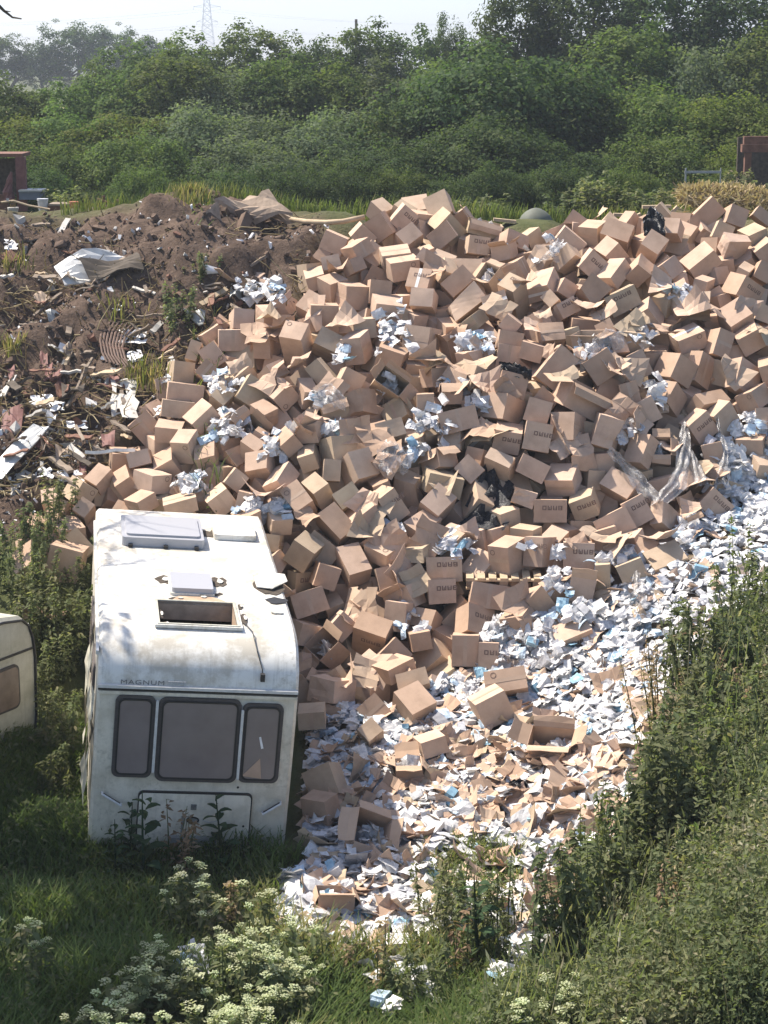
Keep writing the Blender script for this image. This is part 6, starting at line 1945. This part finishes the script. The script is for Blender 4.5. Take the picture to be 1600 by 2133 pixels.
    for z, l in ((27.5, 6.2), (36, 8.0), (44, 5.6)):
        mb = MB()
        for s in (-1, 1): mb.tube([(s * w(z), 0, z + 1.4), (s * l, 0, z + .3)], .14, 4); mb.tube([(s * w(z), 0, z), (s * l, 0, z + .2)], .14, 4); mb.tube([(s * l, 0, z + .2), (s * l, 0, z - 1.6)], .10, 4)
        mb.build('arm', MAT['steel'], o)
    for z, l in ((26, 6.2), (34.5, 8.0)):
        for s in (-1, 1):
            for dx in (-1, 1):
                mb = MB(); mb.tube([(s * l + dx * 330 * f, 40 * f * s, z - 9 * (1 - (2 * f - 1) ** 2) * 1.0 + 0 * f) for f in np.linspace(0, 1, 14)], .055, 3); mb.build('wire', MAT['steel'], o)
    Y = 80.0; A = at(742, 40, Y); mb = MB(); mb.tube([(A[0], Y, 3.9), (A[0], Y, A[2])], .06, 6); tag(mb.build('pole', MAT['old_wood']), 'thin dark pole rising out of the trees in mid skyline', 'pole')
MAT['steel'] = plain('galvanised_steel', (0.34, 0.35, 0.36), 0.6, 0.4, 0.1, 0.1)
MAT['tank'] = plain('grey_blue_tank', (0.13, 0.15, 0.185), 0.6, 0.4, 0.25, 6)
yard_things()

# ================================================================== TREES, WEEDS, GRASS
def leaf_quads(P, N, size, rng, asp=.55, droop=0.0):
    n = len(P); N = N / (np.linalg.norm(N, axis=1)[:, None] + 1e-9); T = rng.normal(size=(n, 3)); T -= (T * N).sum(1)[:, None] * N; T /= np.linalg.norm(T, axis=1)[:, None] + 1e-9
    B = np.cross(N, T); s = np.asarray(size).reshape(-1, 1) * np.ones((n, 1))
    V = np.stack([P + T * s, P + B * s * asp - T * s * .1, P - T * s, P - B * s * asp - T * s * .1], 1)
    if droop: V[:, 0, 2] -= droop * s[:, 0]
    return V.reshape(-1, 3), np.arange(4 * n).reshape(-1, 4)
def crown(rng, R, H, base, clumps, per, leaf, low=.0, squash=1.0):
    """leaf clumps on and inside an uneven dome standing on 'base'"""
    Ps = []; Ns = []; Ts = []
    ph = rng.uniform(0, 6.28, 4)
    for _ in range(clumps):
        d = rng.normal(size=3); d[2] = abs(d[2]) * .9 + (-.55 if rng.random() < .38 else .05); d /= np.linalg.norm(d)
        a = math.atan2(d[1], d[0]); lob = 1 + .16 * math.sin(3 * a + ph[0]) + .12 * math.sin(5 * a + ph[1] + d[2] * 3) + .10 * math.sin(7 * d[2] + ph[2])
        rr = lob * rng.uniform(.62, 1.0) ** .6
        c = np.array([d[0] * R * rr, d[1] * R * rr, base + (H - base) * (.5 + .5 * d[2] * rr * (1 if d[2] > 0 else 1.0))])
        cr = R * rng.uniform(.13, .26); k = int(per * rng.uniform(.6, 1.4)); t = rng.random()
        q = rng.normal(size=(k, 3)); q /= np.linalg.norm(q, axis=1)[:, None]; q *= (rng.random((k, 1)) ** .45) * cr * np.array([1.15, 1.15, .75])
        Ps.append(c + q); Ns.append(q / cr + np.array([0, 0, .55]) + d * .4 + rng.normal(size=(k, 3)) * .45); Ts.append(np.clip(t * .55 + .45 * rng.random(k) , 0, 1))
    P = np.concatenate(Ps); N = np.concatenate(Ns); T = np.concatenate(Ts)
    V, F = leaf_quads(P, N, leaf * rng.uniform(.6, 1.25, len(P)), rng, .62); return V, F, np.repeat(T, 4)
def tree_proto(seed, R, H, leafm, leaf=.12, base=.06, clumps=190, per=34, name='tree'):
    rng = np.random.default_rng(seed); root = empty(name)
    mb = MB(); x = 0
    pts = [(0, 0, -.3), (.05, .02, H * .2), (rng.normal() * .12, rng.normal() * .12, H * .42), (rng.normal() * .25, rng.normal() * .25, H * .75)]
    mb.tube(pts, [H * .032, H * .026, H * .018, H * .006], 7)
    for i in range(9):
        z = H * rng.uniform(.15, .6); a = rng.uniform(0, 6.28); l = R * rng.uniform(.5, .85); p0 = np.array([0, 0, z]); p2 = np.array([l * math.cos(a), l * math.sin(a), z + H * rng.uniform(.1, .3)])
        mb.tube([p0, (p0 + p2) / 2 + rng.normal(size=3) * .12, p2], [H * .012, H * .008, H * .003], 5)
    mb.build('trunk', MAT['bark'], root)
    V, F, T = crown(rng, R, H, base * H, clumps, per, leaf); link('crown', np_mesh('crown', V, F, MAT[leafm], T), root)
    learn(root); return root
def trees():
    kinds = {'h': ('hawthorn_tree', 'mid green bushy', 11, 'leaf'), 'g': ('willow_tree', 'grey-green leafy', 12, 'leaf_grey'), 'd': ('oak_tree', 'dark dense', 13, 'leaf_dark'), 'y': ('sallow_tree', 'yellow-green loose', 14, 'leaf_warm'), 'k': ('oak_tree', 'tall dark', 15, 'leaf_dark'), 'm': ('hawthorn_tree', 'dull green round', 16, 'leaf')}
    proto = {}
    big = {'k': (1.0, 2.2)}
    for k, (nm, lab, seed, lm) in kinds.items(): proto[k] = tree_proto(seed, 1.0, 3.4, lm, leaf=.042 if k != 'k' else .034, clumps=330 if k != 'k' else 420, per=40 if k != 'k' else 44, name=nm)
    wide = {k: tree_proto(seed + 20, 1.0, 2.0, lm, leaf=.029, clumps=400, per=46, name=nm) for k, (nm, lab, seed, lm) in kinds.items() if k != 'k'}
    used = set()
    def put(k, px, top, hw, Y, where, base=None):
        g = float(ground_z((px - 800) / 4100 * Y, Y)) if base is None else base
        x = (px - 800) / 4100 * Y; r = hw / 4100 * Y * 1.06; h = at_depth(px, top, Y)[2] - g
        w = h / r < 2.5 and k in wide; src = (wide if w else proto)[k]; key = (k, w); o = src if key not in used else copy_tree(src); used.add(key)
        o.location = (x, Y, g - .1); o.rotation_euler = (0, 0, RNG.uniform(0, 6.28)); o.scale = (r, r, h / (2.0 if w else 3.4))
        tag(o, None, 'tree', 'trees beyond the tip'); LABELS.append((o, kinds[k][1] + ' tree', where, px, top)); return o
    A, B, C, D = 'in the front row behind the heap', 'in the middle rank of the wood', 'on the skyline of the wood', 'in the far dark wood on the left'
    for px, top, hw in ((30, 72, 52), (112, 92, 44), (165, 48, 56), (238, 54, 50), (300, 70, 44), (345, 88, 40), (-30, 78, 50)): put('d', px, top, hw, 190, D)
    for k, px, top, hw in (('h',300,82,95),('h',400,62,90),('m',520,62,85),('h',610,68,70),('d',690,78,70),('m',765,60,75),('d',860,62,80),('k',925,48,45),('h',230,112,60),('d',960,72,60)): put(k, px, top, hw, 74, C)
    for k, px, top, hw in (('k',1085,-70,105),('k',1215,-90,120),('k',1370,-80,130),('k',1520,-60,130),('k',1660,-50,110)): put(k, px, top, hw, 66, C)
    for k, px, top, hw in (('h',20,150,95),('m',150,178,80),('y',95,215,70),('h',255,150,85),('m',370,118,105),('g',480,145,105),('m',590,125,95),('h',690,118,95),('g',790,150,100),('h',890,120,95),('m',1300,60,120),('g',1440,95,130),('m',1590,70,120),('d',1190,130,90)): put(k, px, top, hw, 58, B)
    for k, px, top, hw in (('y',45,245,90),('h',150,225,85),('y',270,240,95),('y',350,300,70),('g',430,215,95),('g',530,235,95),('d',620,270,85),('g',700,225,95),('m',800,240,95),('d',900,180,110),('d',1030,95,135),('d',1120,165,105),('g',1230,250,95),('m',1330,190,110),('g',1400,270,80),('y',1490,200,95),('m',1590,230,90),('y',1660,270,80)): put(k, px, top, hw * 1.42, 50, A)
    for k, px, top, hw in (('m',110,300,100),('h',300,270,120),('g',540,285,120),('d',790,290,120),('d',1010,240,140),('d',1170,300,110),('m',1370,285,120),('y',1540,300,110)): put(k, px, top, hw, 46.5, A)
    for i in range(17): put('dddmd'[i % 5], -20 + i * 104 + RNG.uniform(-35, 35), 360 + RNG.uniform(-30, 26), 74, 42.5, 'among the low bushes behind the crest')
    for k in kinds:
        for w, src in ((False, proto[k]), (True, wide.get(k))):
            if src is not None and (k, w) not in used:
                for c in KIDS[src.name]: bpy.data.objects.remove(c)
                bpy.data.objects.remove(src)
    # the big tree left of the picture whose crown shades the caravan's corner of the yard
    rng = np.random.default_rng(77); g = float(ground_z(-8.2, 20.2)); o = empty('ash_tree', (-8.75, 21.2, g)); tag(o, 'big ash standing left of the yard with bare limbs on one side', 'tree')
    mb = MB(); mb.tube([(0, 0, -.3), (.1, 0, 2), (.2, .1, 5), (.1, 0, 9.5)], [.3, .25, .18, .05], 8); mb.build('trunk', MAT['bark'], o)
    V, F, T = crown(rng, 2.35, 9.6, 4.2, 150, 60, .11); V = V + np.array([.35, -.6, 0]); link('crown', np_mesh('crown', V, F, MAT['leaf'], T), o)
    mb = MB()
    for a, b in (((.2, .2, 5.6), (2.3, 3.6, 8.4)), ((.2, .3, 6.6), (2.2, 6.2, 8.7))):
        a, b = np.array(a), np.array(b); m1 = (a + b) / 2 + rng.normal(size=3) * .25; mb.tube([a, m1, b], [.09, .055, .02], 5)
        for i in range(13):
            f = rng.uniform(.4, 1); p = m1 * (1 - f) + b * f; d = rng.normal(size=3) * np.array([.6, .9, .5]) + np.array([-.05, .3, .1]); q = p + d * .75; mb.tube([p, (p + q) / 2 + rng.normal(size=3) * .07, q], [.022, .016, .006], 4)
            for _ in range(3): e = q + rng.normal(size=3) * .3; mb.tube([(p + q) / 2, e], [.010, .004], 3)
    mb.build('bare_limbs', MAT['bark'], o)
    g = float(ground_z(-3.7, 10)); o = empty('bare_sapling', (-3.7, 10, 0)); tag(o, 'bare sapling whose twig tip enters the top left corner', 'tree')
    mb = MB(); mb.tube([(0, 0, 0), (.1, 0, 3), (.3, 0, 6), (.5, 0, 7.6)], [.07, .06, .045, .025], 6)
    tw = [at_depth(px, py, 10) - np.array([-3.7, 10, 0]) for px, py in ((-60, -20), (-12, 2), (8, 22), (26, 36), (45, 39))]
    mb.tube([(.3, 0, 6.6)] + tw, [.03, .014, .010, .007, .005, .003], 4); mb.tube([tw[2], at_depth(22, 24, 10) - np.array([-3.7, 10, 0])], [.005, .002], 3); mb.build('trunk', MAT['bark'], o)
trees()

def stem_plant(rng, H, stems, leaves, leaf, lm='weed', spread=.16, top=None, dens=1.0, name='weed_plant'):
    """upright leafy plant: thin stems, leaves all the way up, optional flower heads; made as an Empty with parts"""
    root = empty(name); mb = MB(); P = []; N = []; tips = []
    for s in range(stems):
        a = rng.uniform(0, 6.28); h = H * rng.uniform(.7, 1.05); b = np.array([math.cos(a), math.sin(a), 0]) * spread * rng.uniform(.2, 1); lean = rng.normal(size=2) * .10 * h
        pts = [b, b + np.array([lean[0] * .4, lean[1] * .4, h * .5]), b + np.array([lean[0], lean[1], h])]; mb.tube(pts, [.009, .007, .003], 4, .2, False); tips.append(pts[2])
        for i in range(leaves):
            f = rng.uniform(.08, 1); p = pts[0] * (1 - f) ** 2 + 2 * f * (1 - f) * pts[1] + pts[2] * f * f; q = rng.normal(size=3); q[2] = abs(q[2]) * .3; q /= np.linalg.norm(q)
            P.append(p + q * leaf * rng.uniform(.5, 1.8) * (1.3 - .6 * f)); N.append(np.array([0, 0, 1.0]) + q * .6 + rng.normal(size=3) * .35)
    mb.build('stem', MAT['weed'], root)
    V, F = leaf_quads(np.array(P), np.array(N), leaf * rng.uniform(.6, 1.3, len(P)), rng, .42, .35); link('foliage', np_mesh('foliage', V, F, MAT[lm], np.repeat(np.clip(rng.random(len(P)) * .55 + .4 * rng.random(), 0, 1), 4)), root)
    if top:
        for t in tips:
            fb = MB(); r = top * rng.uniform(.7, 1.2); up = np.array([rng.normal() * .2, rng.normal() * .2 - .15, 1.0]); up /= np.linalg.norm(up)
            for k in range(15):
                rr = r * math.sqrt((k + .5) / 15); a = k * 2.4; fb.disc(t + np.array([rr * math.cos(a), rr * math.sin(a), .04 - rr * rr / r * .28 + rng.normal() * .004]), up + rng.normal(size=3) * .2, r * .235, 6, rng.random() * .6 + .3, .006)
            for k in range(6): a = k * 1.05; fb.tube([t - up * .02, t + np.array([r * .7 * math.cos(a), r * .7 * math.sin(a), .02])], .0022, 3, .1, False)
            fb.build('flower_head', MAT['petal'], root)
    learn(root); return root
def scatter(protos, spots, label, where, cat, group, lift=0.0, smin=.8, smax=1.2):
    used = set(); R2 = np.random.default_rng(len(spots) + 3)
    for i, (px, py) in enumerate(spots):
        k = int(R2.integers(len(protos))); o = protos[k] if k not in used else copy_tree(protos[k]); used.add(k)
        p = hit(px, py, 0.0); o.location = (p[0], p[1], p[2] - .02 + lift); s = R2.uniform(smin, smax); o.scale = (s, s, s * R2.uniform(.9, 1.15)); o.rotation_euler = (R2.normal() * .06, R2.normal() * .06, R2.uniform(0, 6.28))
        tag(o, None, cat, group); LABELS.append((o, label, where(px, py) if callable(where) else where, px, py))
    for k, p in enumerate(protos):
        if k not in used:
            for c in KIDS.get(p.name, []): bpy.data.objects.remove(c)
            bpy.data.objects.remove(p)
WEEDS = [(1385,1700),(1345,1790),(1295,1890),(1240,1965),(1170,2045),(1090,2115),(1030,2180),(1000,2300),(1700,2300),(1700,1325),(1600,1360),(1530,1400),(1470,1455),(1415,1550)]
def weeds():
    rng = np.random.default_rng(5)
    # the dense bank of weeds on the right: one mass
    V = []; F = []; T = []; nV = 0; n = 0; st = MB(); base = []
    while n < 3000:
        px, py = rng.uniform(980, 1680), rng.uniform(1310, 2290)
        if not inside(WEEDS, (px, py)): continue
        p = hit(px, py, 0) if py < 2240 else hit(px, 2230, 0) + np.array([0, -.4 * rng.random(), 0])
        h = (.60 + .42 * vnoise(p[0] * .9, p[1] * .9, 8) + rng.uniform(-.1, .35)) * (1.15 if px > 1420 else .95 if px > 1250 else .62) * (1.05 if py < 1700 else 1)
        k = 48; ln = rng.normal(size=2) * .12 * h; f = rng.random(k) ** .7; P = np.stack([p[0] + ln[0] * f + rng.normal(size=k) * .06, p[1] + ln[1] * f + rng.normal(size=k) * .06, p[2] + h * f], 1)
        N = rng.normal(size=(k, 3)) * .6 + np.array([0, -.1, .8]); tone = .5 + .50 * vnoise(p[0] * 1.4 + 3, p[1] * 1.4, 9) + .22 * vnoise(p[0] * 4, p[1] * 4, 19); dry = rng.random() < .05 + .16 * (vnoise(p[0] * .9, p[1] * .9, 29) > .25)
        v, fq = leaf_quads(P, N, rng.uniform(.015, .038, k) * (1.5 if rng.random() < .15 else 1), rng, .42, .3); V.append(v); F.append(fq + nV); nV += len(v)
        t = np.clip(tone * .66 + rng.random(k) * .45 - .06 + (.30 if dry else 0), 0, .99); T.append(np.repeat(t, 4))
        if n % 2 == 0: st.tube([p, p + np.array([ln[0] * .5, ln[1] * .5, h * .5]), p + np.array([ln[0], ln[1], h])], [.006, .005, .002], 3, .7 if rng.random() < .7 else .93, False)
        n += 1
    V.append(np.concatenate(st.V)); idx = np.array([f for f in st.F]); F.append(idx + nV); T.append(np.concatenate(st.T))
    tag(link('undergrowth', np_mesh('undergrowth', np.concatenate(V), np.concatenate(F), MAT['weed'], np.concatenate(T))), 'dense bank of tall green weeds filling the lower right', kind='stuff')
    gm = 1500; gp = []
    while len(gp) < gm:
        px, py = rng.uniform(980, 1680), rng.uniform(1230, 2250)
        if inside(WEEDS, (px, py)): gp.append(hit(px, py, 0))
    gp = np.array(gp); gh = rng.uniform(.55, 1.25, gm) * np.where(gp[:, 0] > 3.2, 1.1, .8); a = rng.uniform(0, 6.28, gm); dn = np.stack([np.cos(a), np.sin(a), np.zeros(gm)], 1); sw = np.stack([-np.sin(a), np.cos(a), np.zeros(gm)], 1) * .0055
    m1 = gp + dn * (gh * .08)[:, None] + np.array([0, 0, 1]) * (gh * .6)[:, None]; m2 = gp + dn * (gh * .26)[:, None] + np.array([0, 0, 1]) * gh[:, None]; m3 = m2 + dn * .05 + np.array([0, 0, .10])
    gv = np.stack([gp - sw, gp + sw, m1 + sw * .8, m1 - sw * .8, m2 + sw * .7, m2 - sw * .7, m3 + sw * .2, m3 - sw * .2, m2 + sw * 2.6 + dn * .02, m2 - sw * 2.6 + dn * .02 + np.array([0, 0, .04])], 1).reshape(-1, 3); k = np.arange(gm)[:, None] * 10
    gt = np.clip(.62 + rng.normal(size=gm) * .22, .1, 1)
    tag(link('tall_grass', np_mesh('tall_grass', gv, np.concatenate([k + np.array([0, 1, 2, 3]), k + np.array([3, 2, 4, 5]), k + np.array([5, 8, 6, 9])]), MAT['weed'], np.repeat(gt, 10))), 'tall seeding grasses growing through the weed bank', kind='stuff')
    bank = lambda px, py: ('atop the bank' if py < 1540 else 'along the bank edge' if px < 1400 and py < 2060 else 'in mid bank' if py < 1850 else 'in the lower bank') + (' on the right' if px > 1480 else '')
    protos = [stem_plant(np.random.default_rng(40 + i), (1.25, 1.45, 1.05, 1.3, 1.2)[i], (4, 3, 7, 5, 4)[i], (80, 70, 60, 46, 90)[i], (.042, .034, .055, .036, .03)[i], ('weed', 'leaf_warm', 'weed', 'dry', 'leaf_grey')[i], (.14, .12, .26, .16, .14)[i]) for i in range(5)]
    spots = [(1590,1345),(1570,1360),(1545,1380),(1520,1400),(1495,1425),(1470,1460),(1450,1500),(1430,1560),(1412,1600),(1400,1650),(1385,1700),(1365,1750),(1345,1800),(1320,1850),(1290,1900),(1260,1950),(1230,1985),(1190,2030)] + [(rng.uniform(1360, 1600), rng.uniform(1500, 2080)) for _ in range(46)]
    scatter(protos, spots, 'tall leafy weed', bank, 'weed', 'tall weeds on the right-hand bank', 0, .75, 1.15)
    bush = [stem_plant(np.random.default_rng(140 + i), (1.2, 1.0, 1.35)[i], 16, 95, (.046, .036, .052)[i], ('weed', 'leaf_grey', 'weed')[i], (.42, .36, .46)[i], name='leafy_bush') for i in range(3)]
    scatter(bush, [(1450,1490),(1520,1440),(1585,1400),(1405,1590),(1380,1690),(1350,1790),(1305,1870),(1255,1960),(1190,2040),(1480,1560),(1550,1520),(1600,1480),(1440,1660),(1500,1640),(1580,1600),(1410,1780),(1470,1760),(1540,1730),(1380,1880),(1450,1870),(1520,1850),(1590,1820),(1330,1970),(1400,1980),(1480,1970),(1560,1960)], 'dense leafy bush', bank, 'bush', 'leafy bushes on the right-hand bank', -.05, .75, 1.2)
    # white flowered umbel plants
    um = [stem_plant(np.random.default_rng(60 + i), .62, 4 + i % 2, 24, .05, 'weed', .18, .048, name='cow_parsley') for i in range(5)]
    spots = []
    while len(spots) < 70:
        px, py = rng.uniform(180, 650), rng.uniform(2085, 2300)
        if px < 300 and py < 2190 - (px - 180) * .3: continue
        if 330 < px < 470 and py < 2150: continue
        spots.append((px, py))
    spots += [(395,1920),(420,1945),(450,1950),(400,1960),(470,1975),(430,1990),(510,2040),(560,2045)]
    spots += [(rng.uniform(1100, 1360), rng.uniform(2180, 2290)) for _ in range(16)]
    spots += [(600,2060),(640,2070),(590,2100),(650,2110),(40,2060),(70,2080)]
    ufw = lambda px, py: 'in the bottom left flower patch' if px < 760 and py > 1980 else 'in front of the white caravan' if px < 760 else 'in the foreground gap' if px < 1060 else 'below the weed bank'
    scatter(um, spots, 'cream umbel flower plant', ufw, 'flower plant', 'cream flowered umbel plants', 0, .8, 1.25)
    # broad-leaved docks
    def dock(rng, H, n, sz):
        root = empty('dock_plant'); mb = MB(); mb.tube([(0, 0, 0), (.02, 0, H * .5), (.03, .01, H)], [.014, .011, .005], 5); mb.build('stem', MAT['dock'], root)
        for i in range(n):
            z = H * (.12 + .85 * i / n); a = i * 2.4; s = sz * (1.25 - .7 * i / n); u = np.linspace(0, 1, 5); c = np.stack([u * s * math.cos(a), u * s * math.sin(a), z + u * s * .7 - u * u * s * .55], 1); w = np.array([.04, .34, .42, .28, .02]) * s * .62; sd = np.array([-math.sin(a), math.cos(a), .15])
            V = np.concatenate([c - sd * w[:, None], c + np.array([0, 0, -.012]), c + sd * w[:, None]]); F = [[k, k + 1, 6 + k, 5 + k] for k in range(4)] + [[5 + k, 6 + k, 11 + k, 10 + k] for k in range(4)]
            link('leaf', np_mesh('leaf', V, F, MAT['dock'], np.full(15, rng.random())), root)
        learn(root); return root
    dk = [dock(np.random.default_rng(80 + i), .75, 15, .20) for i in range(2)]
    scatter(dk, [(270,1798),(300,1830),(240,1830),(465,1800),(1000,2030),(1120,2070)], 'broad-leaved dock plant', lambda px, py: "before the caravan's front" if px < 600 else 'in the mid foreground', 'dock plant', 'broad-leaved dock plants', 0, .8, 1.25)
    dr = [stem_plant(np.random.default_rng(90 + i), .72, 3, 34, .045, 'dry', .10, name='dry_stalk') for i in range(3)]
    scatter(dr, [(372,1815),(385,1830),(730,2060),(800,2090),(960,2060),(470,1960),(500,1950),(1180,1975),(1210,1960)], 'dry brown stalk plant', lambda px, py: "before the caravan's front" if px < 600 else 'in the mid foreground' if px < 1100 else 'at the edge of the weed bank', 'dry plant', 'dry brown stalk plants', 0, .7, 1.2)
    lg = [stem_plant(np.random.default_rng(120 + i), .8, 5, 44, .036, 'weed', .16, name='leafy_weed') for i in range(3)]
    scatter(lg, [(890,1935),(925,1950),(960,1935),(1000,1960),(1030,1975),(1060,1960),(950,1985),(1045,2020),(905,1985),(990,2010),(1250,1860),(1275,1840)], 'light green leafy weed', lambda px, py: 'standing in the lower litter' if px < 1100 else 'between litter and weed bank', 'weed', 'light green weeds in the litter', 0, .8, 1.15)
    sh = [stem_plant(np.random.default_rng(95 + i), .85, 9, 60, .045, 'weed', .30, name='weed_shrub') for i in range(3)]
    scatter(sh, [(85,1215),(110,1180),(120,1110),(70,1150),(40,1180),(100,1260),(940,1930),(1000,1940),(1220,1860),(440,600),(410,615),(380,690),(1080,2120),(1150,2130),(840,2110),(900,2120),(60,1350),(20,1240)] + [(rng.uniform(60, 172), rng.uniform(1190, 1700)) for _ in range(14)], 'low green weed shrub', lambda px, py: 'on the soil mound' if py < 1000 else 'at the left of the caravan' if px < 300 else 'in the mid foreground', 'weed', 'low green weed shrubs', 0, .6, 1.0)
    cr = [stem_plant(np.random.default_rng(99 + i), 1.3, 7, 60, .060, ('weed', 'leaf_grey', 'weed')[i], .28, name='tall_weed') for i in range(3)]
    base = len(COL.objects)
    used = set(); R2 = np.random.default_rng(12)
    for px, top, Y in [(1165,400,36),(1185,385,36),(1205,370,36.5),(1222,352,36.5),(1240,365,36),(1258,378,36.5),(1278,372,36),(1300,385,36.5),(1318,388,36),(1335,400,36),(1150,420,36),(1000,405,36),(1015,398,36),(985,412,36.5),(955,412,36),(925,410,36.5),(895,408,36),(870,412,36.5),(1030,420,36),(1440,375,37),(1520,350,37.5),(1530,345,37.5),(1545,370,37),(1590,370,37),(1575,385,36.5),(400,385,36),(380,395,36),(420,395,36.5),(640,425,36),(660,432,35.6),(680,440,35.6),(620,420,36),(700,440,36),(600,410,36.5),(110,385,37.5),(165,380,37),(155,395,37),(1350,395,37),(1380,390,37.5),(1400,385,37),(840,405,37),(1100,430,36),(1060,430,36.2)]:
        k = int(R2.integers(3)); o = cr[k] if k not in used else copy_tree(cr[k]); used.add(k); x = (px - 800) / 4100 * Y; g = float(ground_z(x, Y)); h = at_depth(px, top, Y)[2] - g; h = max(h, .4)
        o.location = (x, Y, g - .05); o.scale = (1.1, 1.1, h / 1.3); o.rotation_euler = (0, 0, R2.uniform(0, 6.28)); tag(o, None, 'weed', 'tall weeds behind the crest'); LABELS.append((o, 'tall flowering weed', 'behind crest ' + ('above the soil mound' if px < 740 else 'left of the green dome' if px < 1110 else 'right of the green dome' if px < 1410 else 'by the rusty portal'), px, top))
    # grass and low green: nobody could count it
    V = []; T = []; n = 0; B = []
    left = [(-40,1250),(60,1180),(160,1180),(175,1300),(180,1720),(620,1790),(660,1820),(580,1870),(600,1960),(720,2010),(1010,1980),(1060,2060),(1200,2000),(1400,1900),(1700,1700),(1700,2290),(-80,2290)]
    while n < 26000:
        px, py = rng.uniform(-80, 1300), rng.uniform(1180, 2290)
        if not inside(left, (px, py)) or inside(SPILL, (px, py)): continue
        B.append((px, py)); n += 1
    for _ in range(7000):
        q = (rng.uniform(-30, 180), rng.uniform(1170, 1760)); B.append(q)
    for i in range(1700): B.append((rng.uniform(880, 1080), rng.uniform(1770, 1890)))
    for i in range(700): B.append((rng.uniform(395, 450) , rng.uniform(545, 620)))
    B = np.array(B); d = np.array([ray(a, b) for a, b in B]); ys = np.full(len(B), 18.0)
    for _ in range(14): z = CAM_H + d[:, 2] / d[:, 1] * ys; g = ground_z(d[:, 0] / d[:, 1] * ys, ys); ys = ys + (z - g) / (-d[:, 2] / d[:, 1]) * .8
    P = np.stack([d[:, 0] / d[:, 1] * ys, ys, ground_z(d[:, 0] / d[:, 1] * ys, ys)], 1); m = len(P)
    h = (.17 + .16 * rng.random(m)) * (1 + .5 * vnoise(P[:, 0] * 1.2, P[:, 1] * 1.2, 5)) * np.where(B[:, 1] > 1980, 1.35, 1) * np.where((B[:, 0] > 880) & (B[:, 1] < 1890) & (B[:, 1] > 1700), .6, 1)
    a = rng.uniform(0, 6.28, m); dirn = np.stack([np.cos(a), np.sin(a), np.zeros(m)], 1); sdv = np.stack([-np.sin(a), np.cos(a), np.zeros(m)], 1) * (rng.uniform(.006, .012, m))[:, None]
    mid = P + dirn * (h * .22)[:, None] + np.array([0, 0, 1]) * (h * .62)[:, None]; tip = P + dirn * (h * .62)[:, None] + np.array([0, 0, 1]) * (h * .95)[:, None]
    V = np.stack([P - sdv, P + sdv, mid + sdv * .8, mid - sdv * .8, tip + sdv * .15, tip - sdv * .15], 1).reshape(-1, 3); k = np.arange(m)[:, None] * 6
    F = np.concatenate([k + np.array([0, 1, 2, 3]), k + np.array([3, 2, 4, 5])]); t = np.clip(.42 + .38 * vnoise(P[:, 0] * .8, P[:, 1] * .8, 6) + rng.normal(size=m) * .16 + np.where((B[:, 0] > 860) & (B[:, 0] < 1100) & (B[:, 1] < 1900), .32, 0), 0, 1)
    tag(link('grass', np_mesh('grass', V, F, MAT['grass'], np.repeat(t, 6))), 'rough long grass around the caravans and in the foreground', kind='stuff')
    # taller grass standing behind the crest and tufts on the soil
    gx = np.concatenate([rng.uniform(-5.6, 6.8, 10000)]); gy = 34.4 + rng.random(10000) ** 1.5 * 5; gz = ground_z(gx, gy); gh = .16 + .22 * rng.random(10000) + .16 * vnoise(gx * 1.1, gy, 3)
    tx = []; 
    for px, py, rr, k in ((440,580,20,70),(310,795,36,160),(20,560,40,60),(400,410,30,260),(380,430,40,160),(30,735,20,70),(240,660,40,50)):
        for _ in range(k): p = hit(px + rng.normal() * rr * .6, py + rng.normal() * rr * .35, .05); tx.append((*p, .16 + .2 * rng.random()))
    tx = np.array(tx); G = np.concatenate([np.stack([gx, gy, gz], 1), tx[:, :3]]); H2 = np.concatenate([gh, tx[:, 3]]); mm = len(G)
    a = rng.uniform(0, 6.28, mm); dn = np.stack([np.cos(a), np.sin(a), np.zeros(mm)], 1); sw = np.stack([-np.sin(a), np.cos(a), np.zeros(mm)], 1) * .011
    m1 = G + dn * (H2 * .15)[:, None] + np.array([0, 0, 1]) * (H2 * .6)[:, None]; m2 = G + dn * (H2 * .4)[:, None] + np.array([0, 0, 1]) * H2[:, None]
    V = np.stack([G - sw, G + sw, m1 + sw * .8, m1 - sw * .8, m2 + sw * .2, m2 - sw * .2], 1).reshape(-1, 3); k = np.arange(mm)[:, None] * 6
    tt = np.concatenate([np.clip(.55 + .3 * vnoise(gx, gy, 7) + rng.normal(size=len(gx)) * .12, 0, 1), np.clip(.80 + rng.normal(size=len(tx)) * .18, 0, 1)])
    tag(link('crest_grass', np_mesh('crest_grass', V, np.concatenate([k + np.array([0, 1, 2, 3]), k + np.array([3, 2, 4, 5])]), MAT['grass'], np.repeat(tt, 6))), 'tall grass behind the crest and dry tufts on the soil mound', kind='stuff')
    q = rng.choice(m, 15000); Q = P[q] + np.stack([rng.normal(size=15000) * .03, rng.normal(size=15000) * .03, h[q] * rng.uniform(.3, 1.05, 15000)], 1)
    V, F = leaf_quads(Q, rng.normal(size=Q.shape) * .5 + np.array([0, -.1, .9]), rng.uniform(.018, .045, len(Q)), rng, .45, .3)
    tag(link('low_weeds', np_mesh('low_weeds', V, F, MAT['weed'], np.repeat(np.clip(rng.random(len(Q)) * .62, 0, 1), 4))), 'nettles and low leafy weeds growing through the grass', kind='stuff')
weeds()
settle_labels()
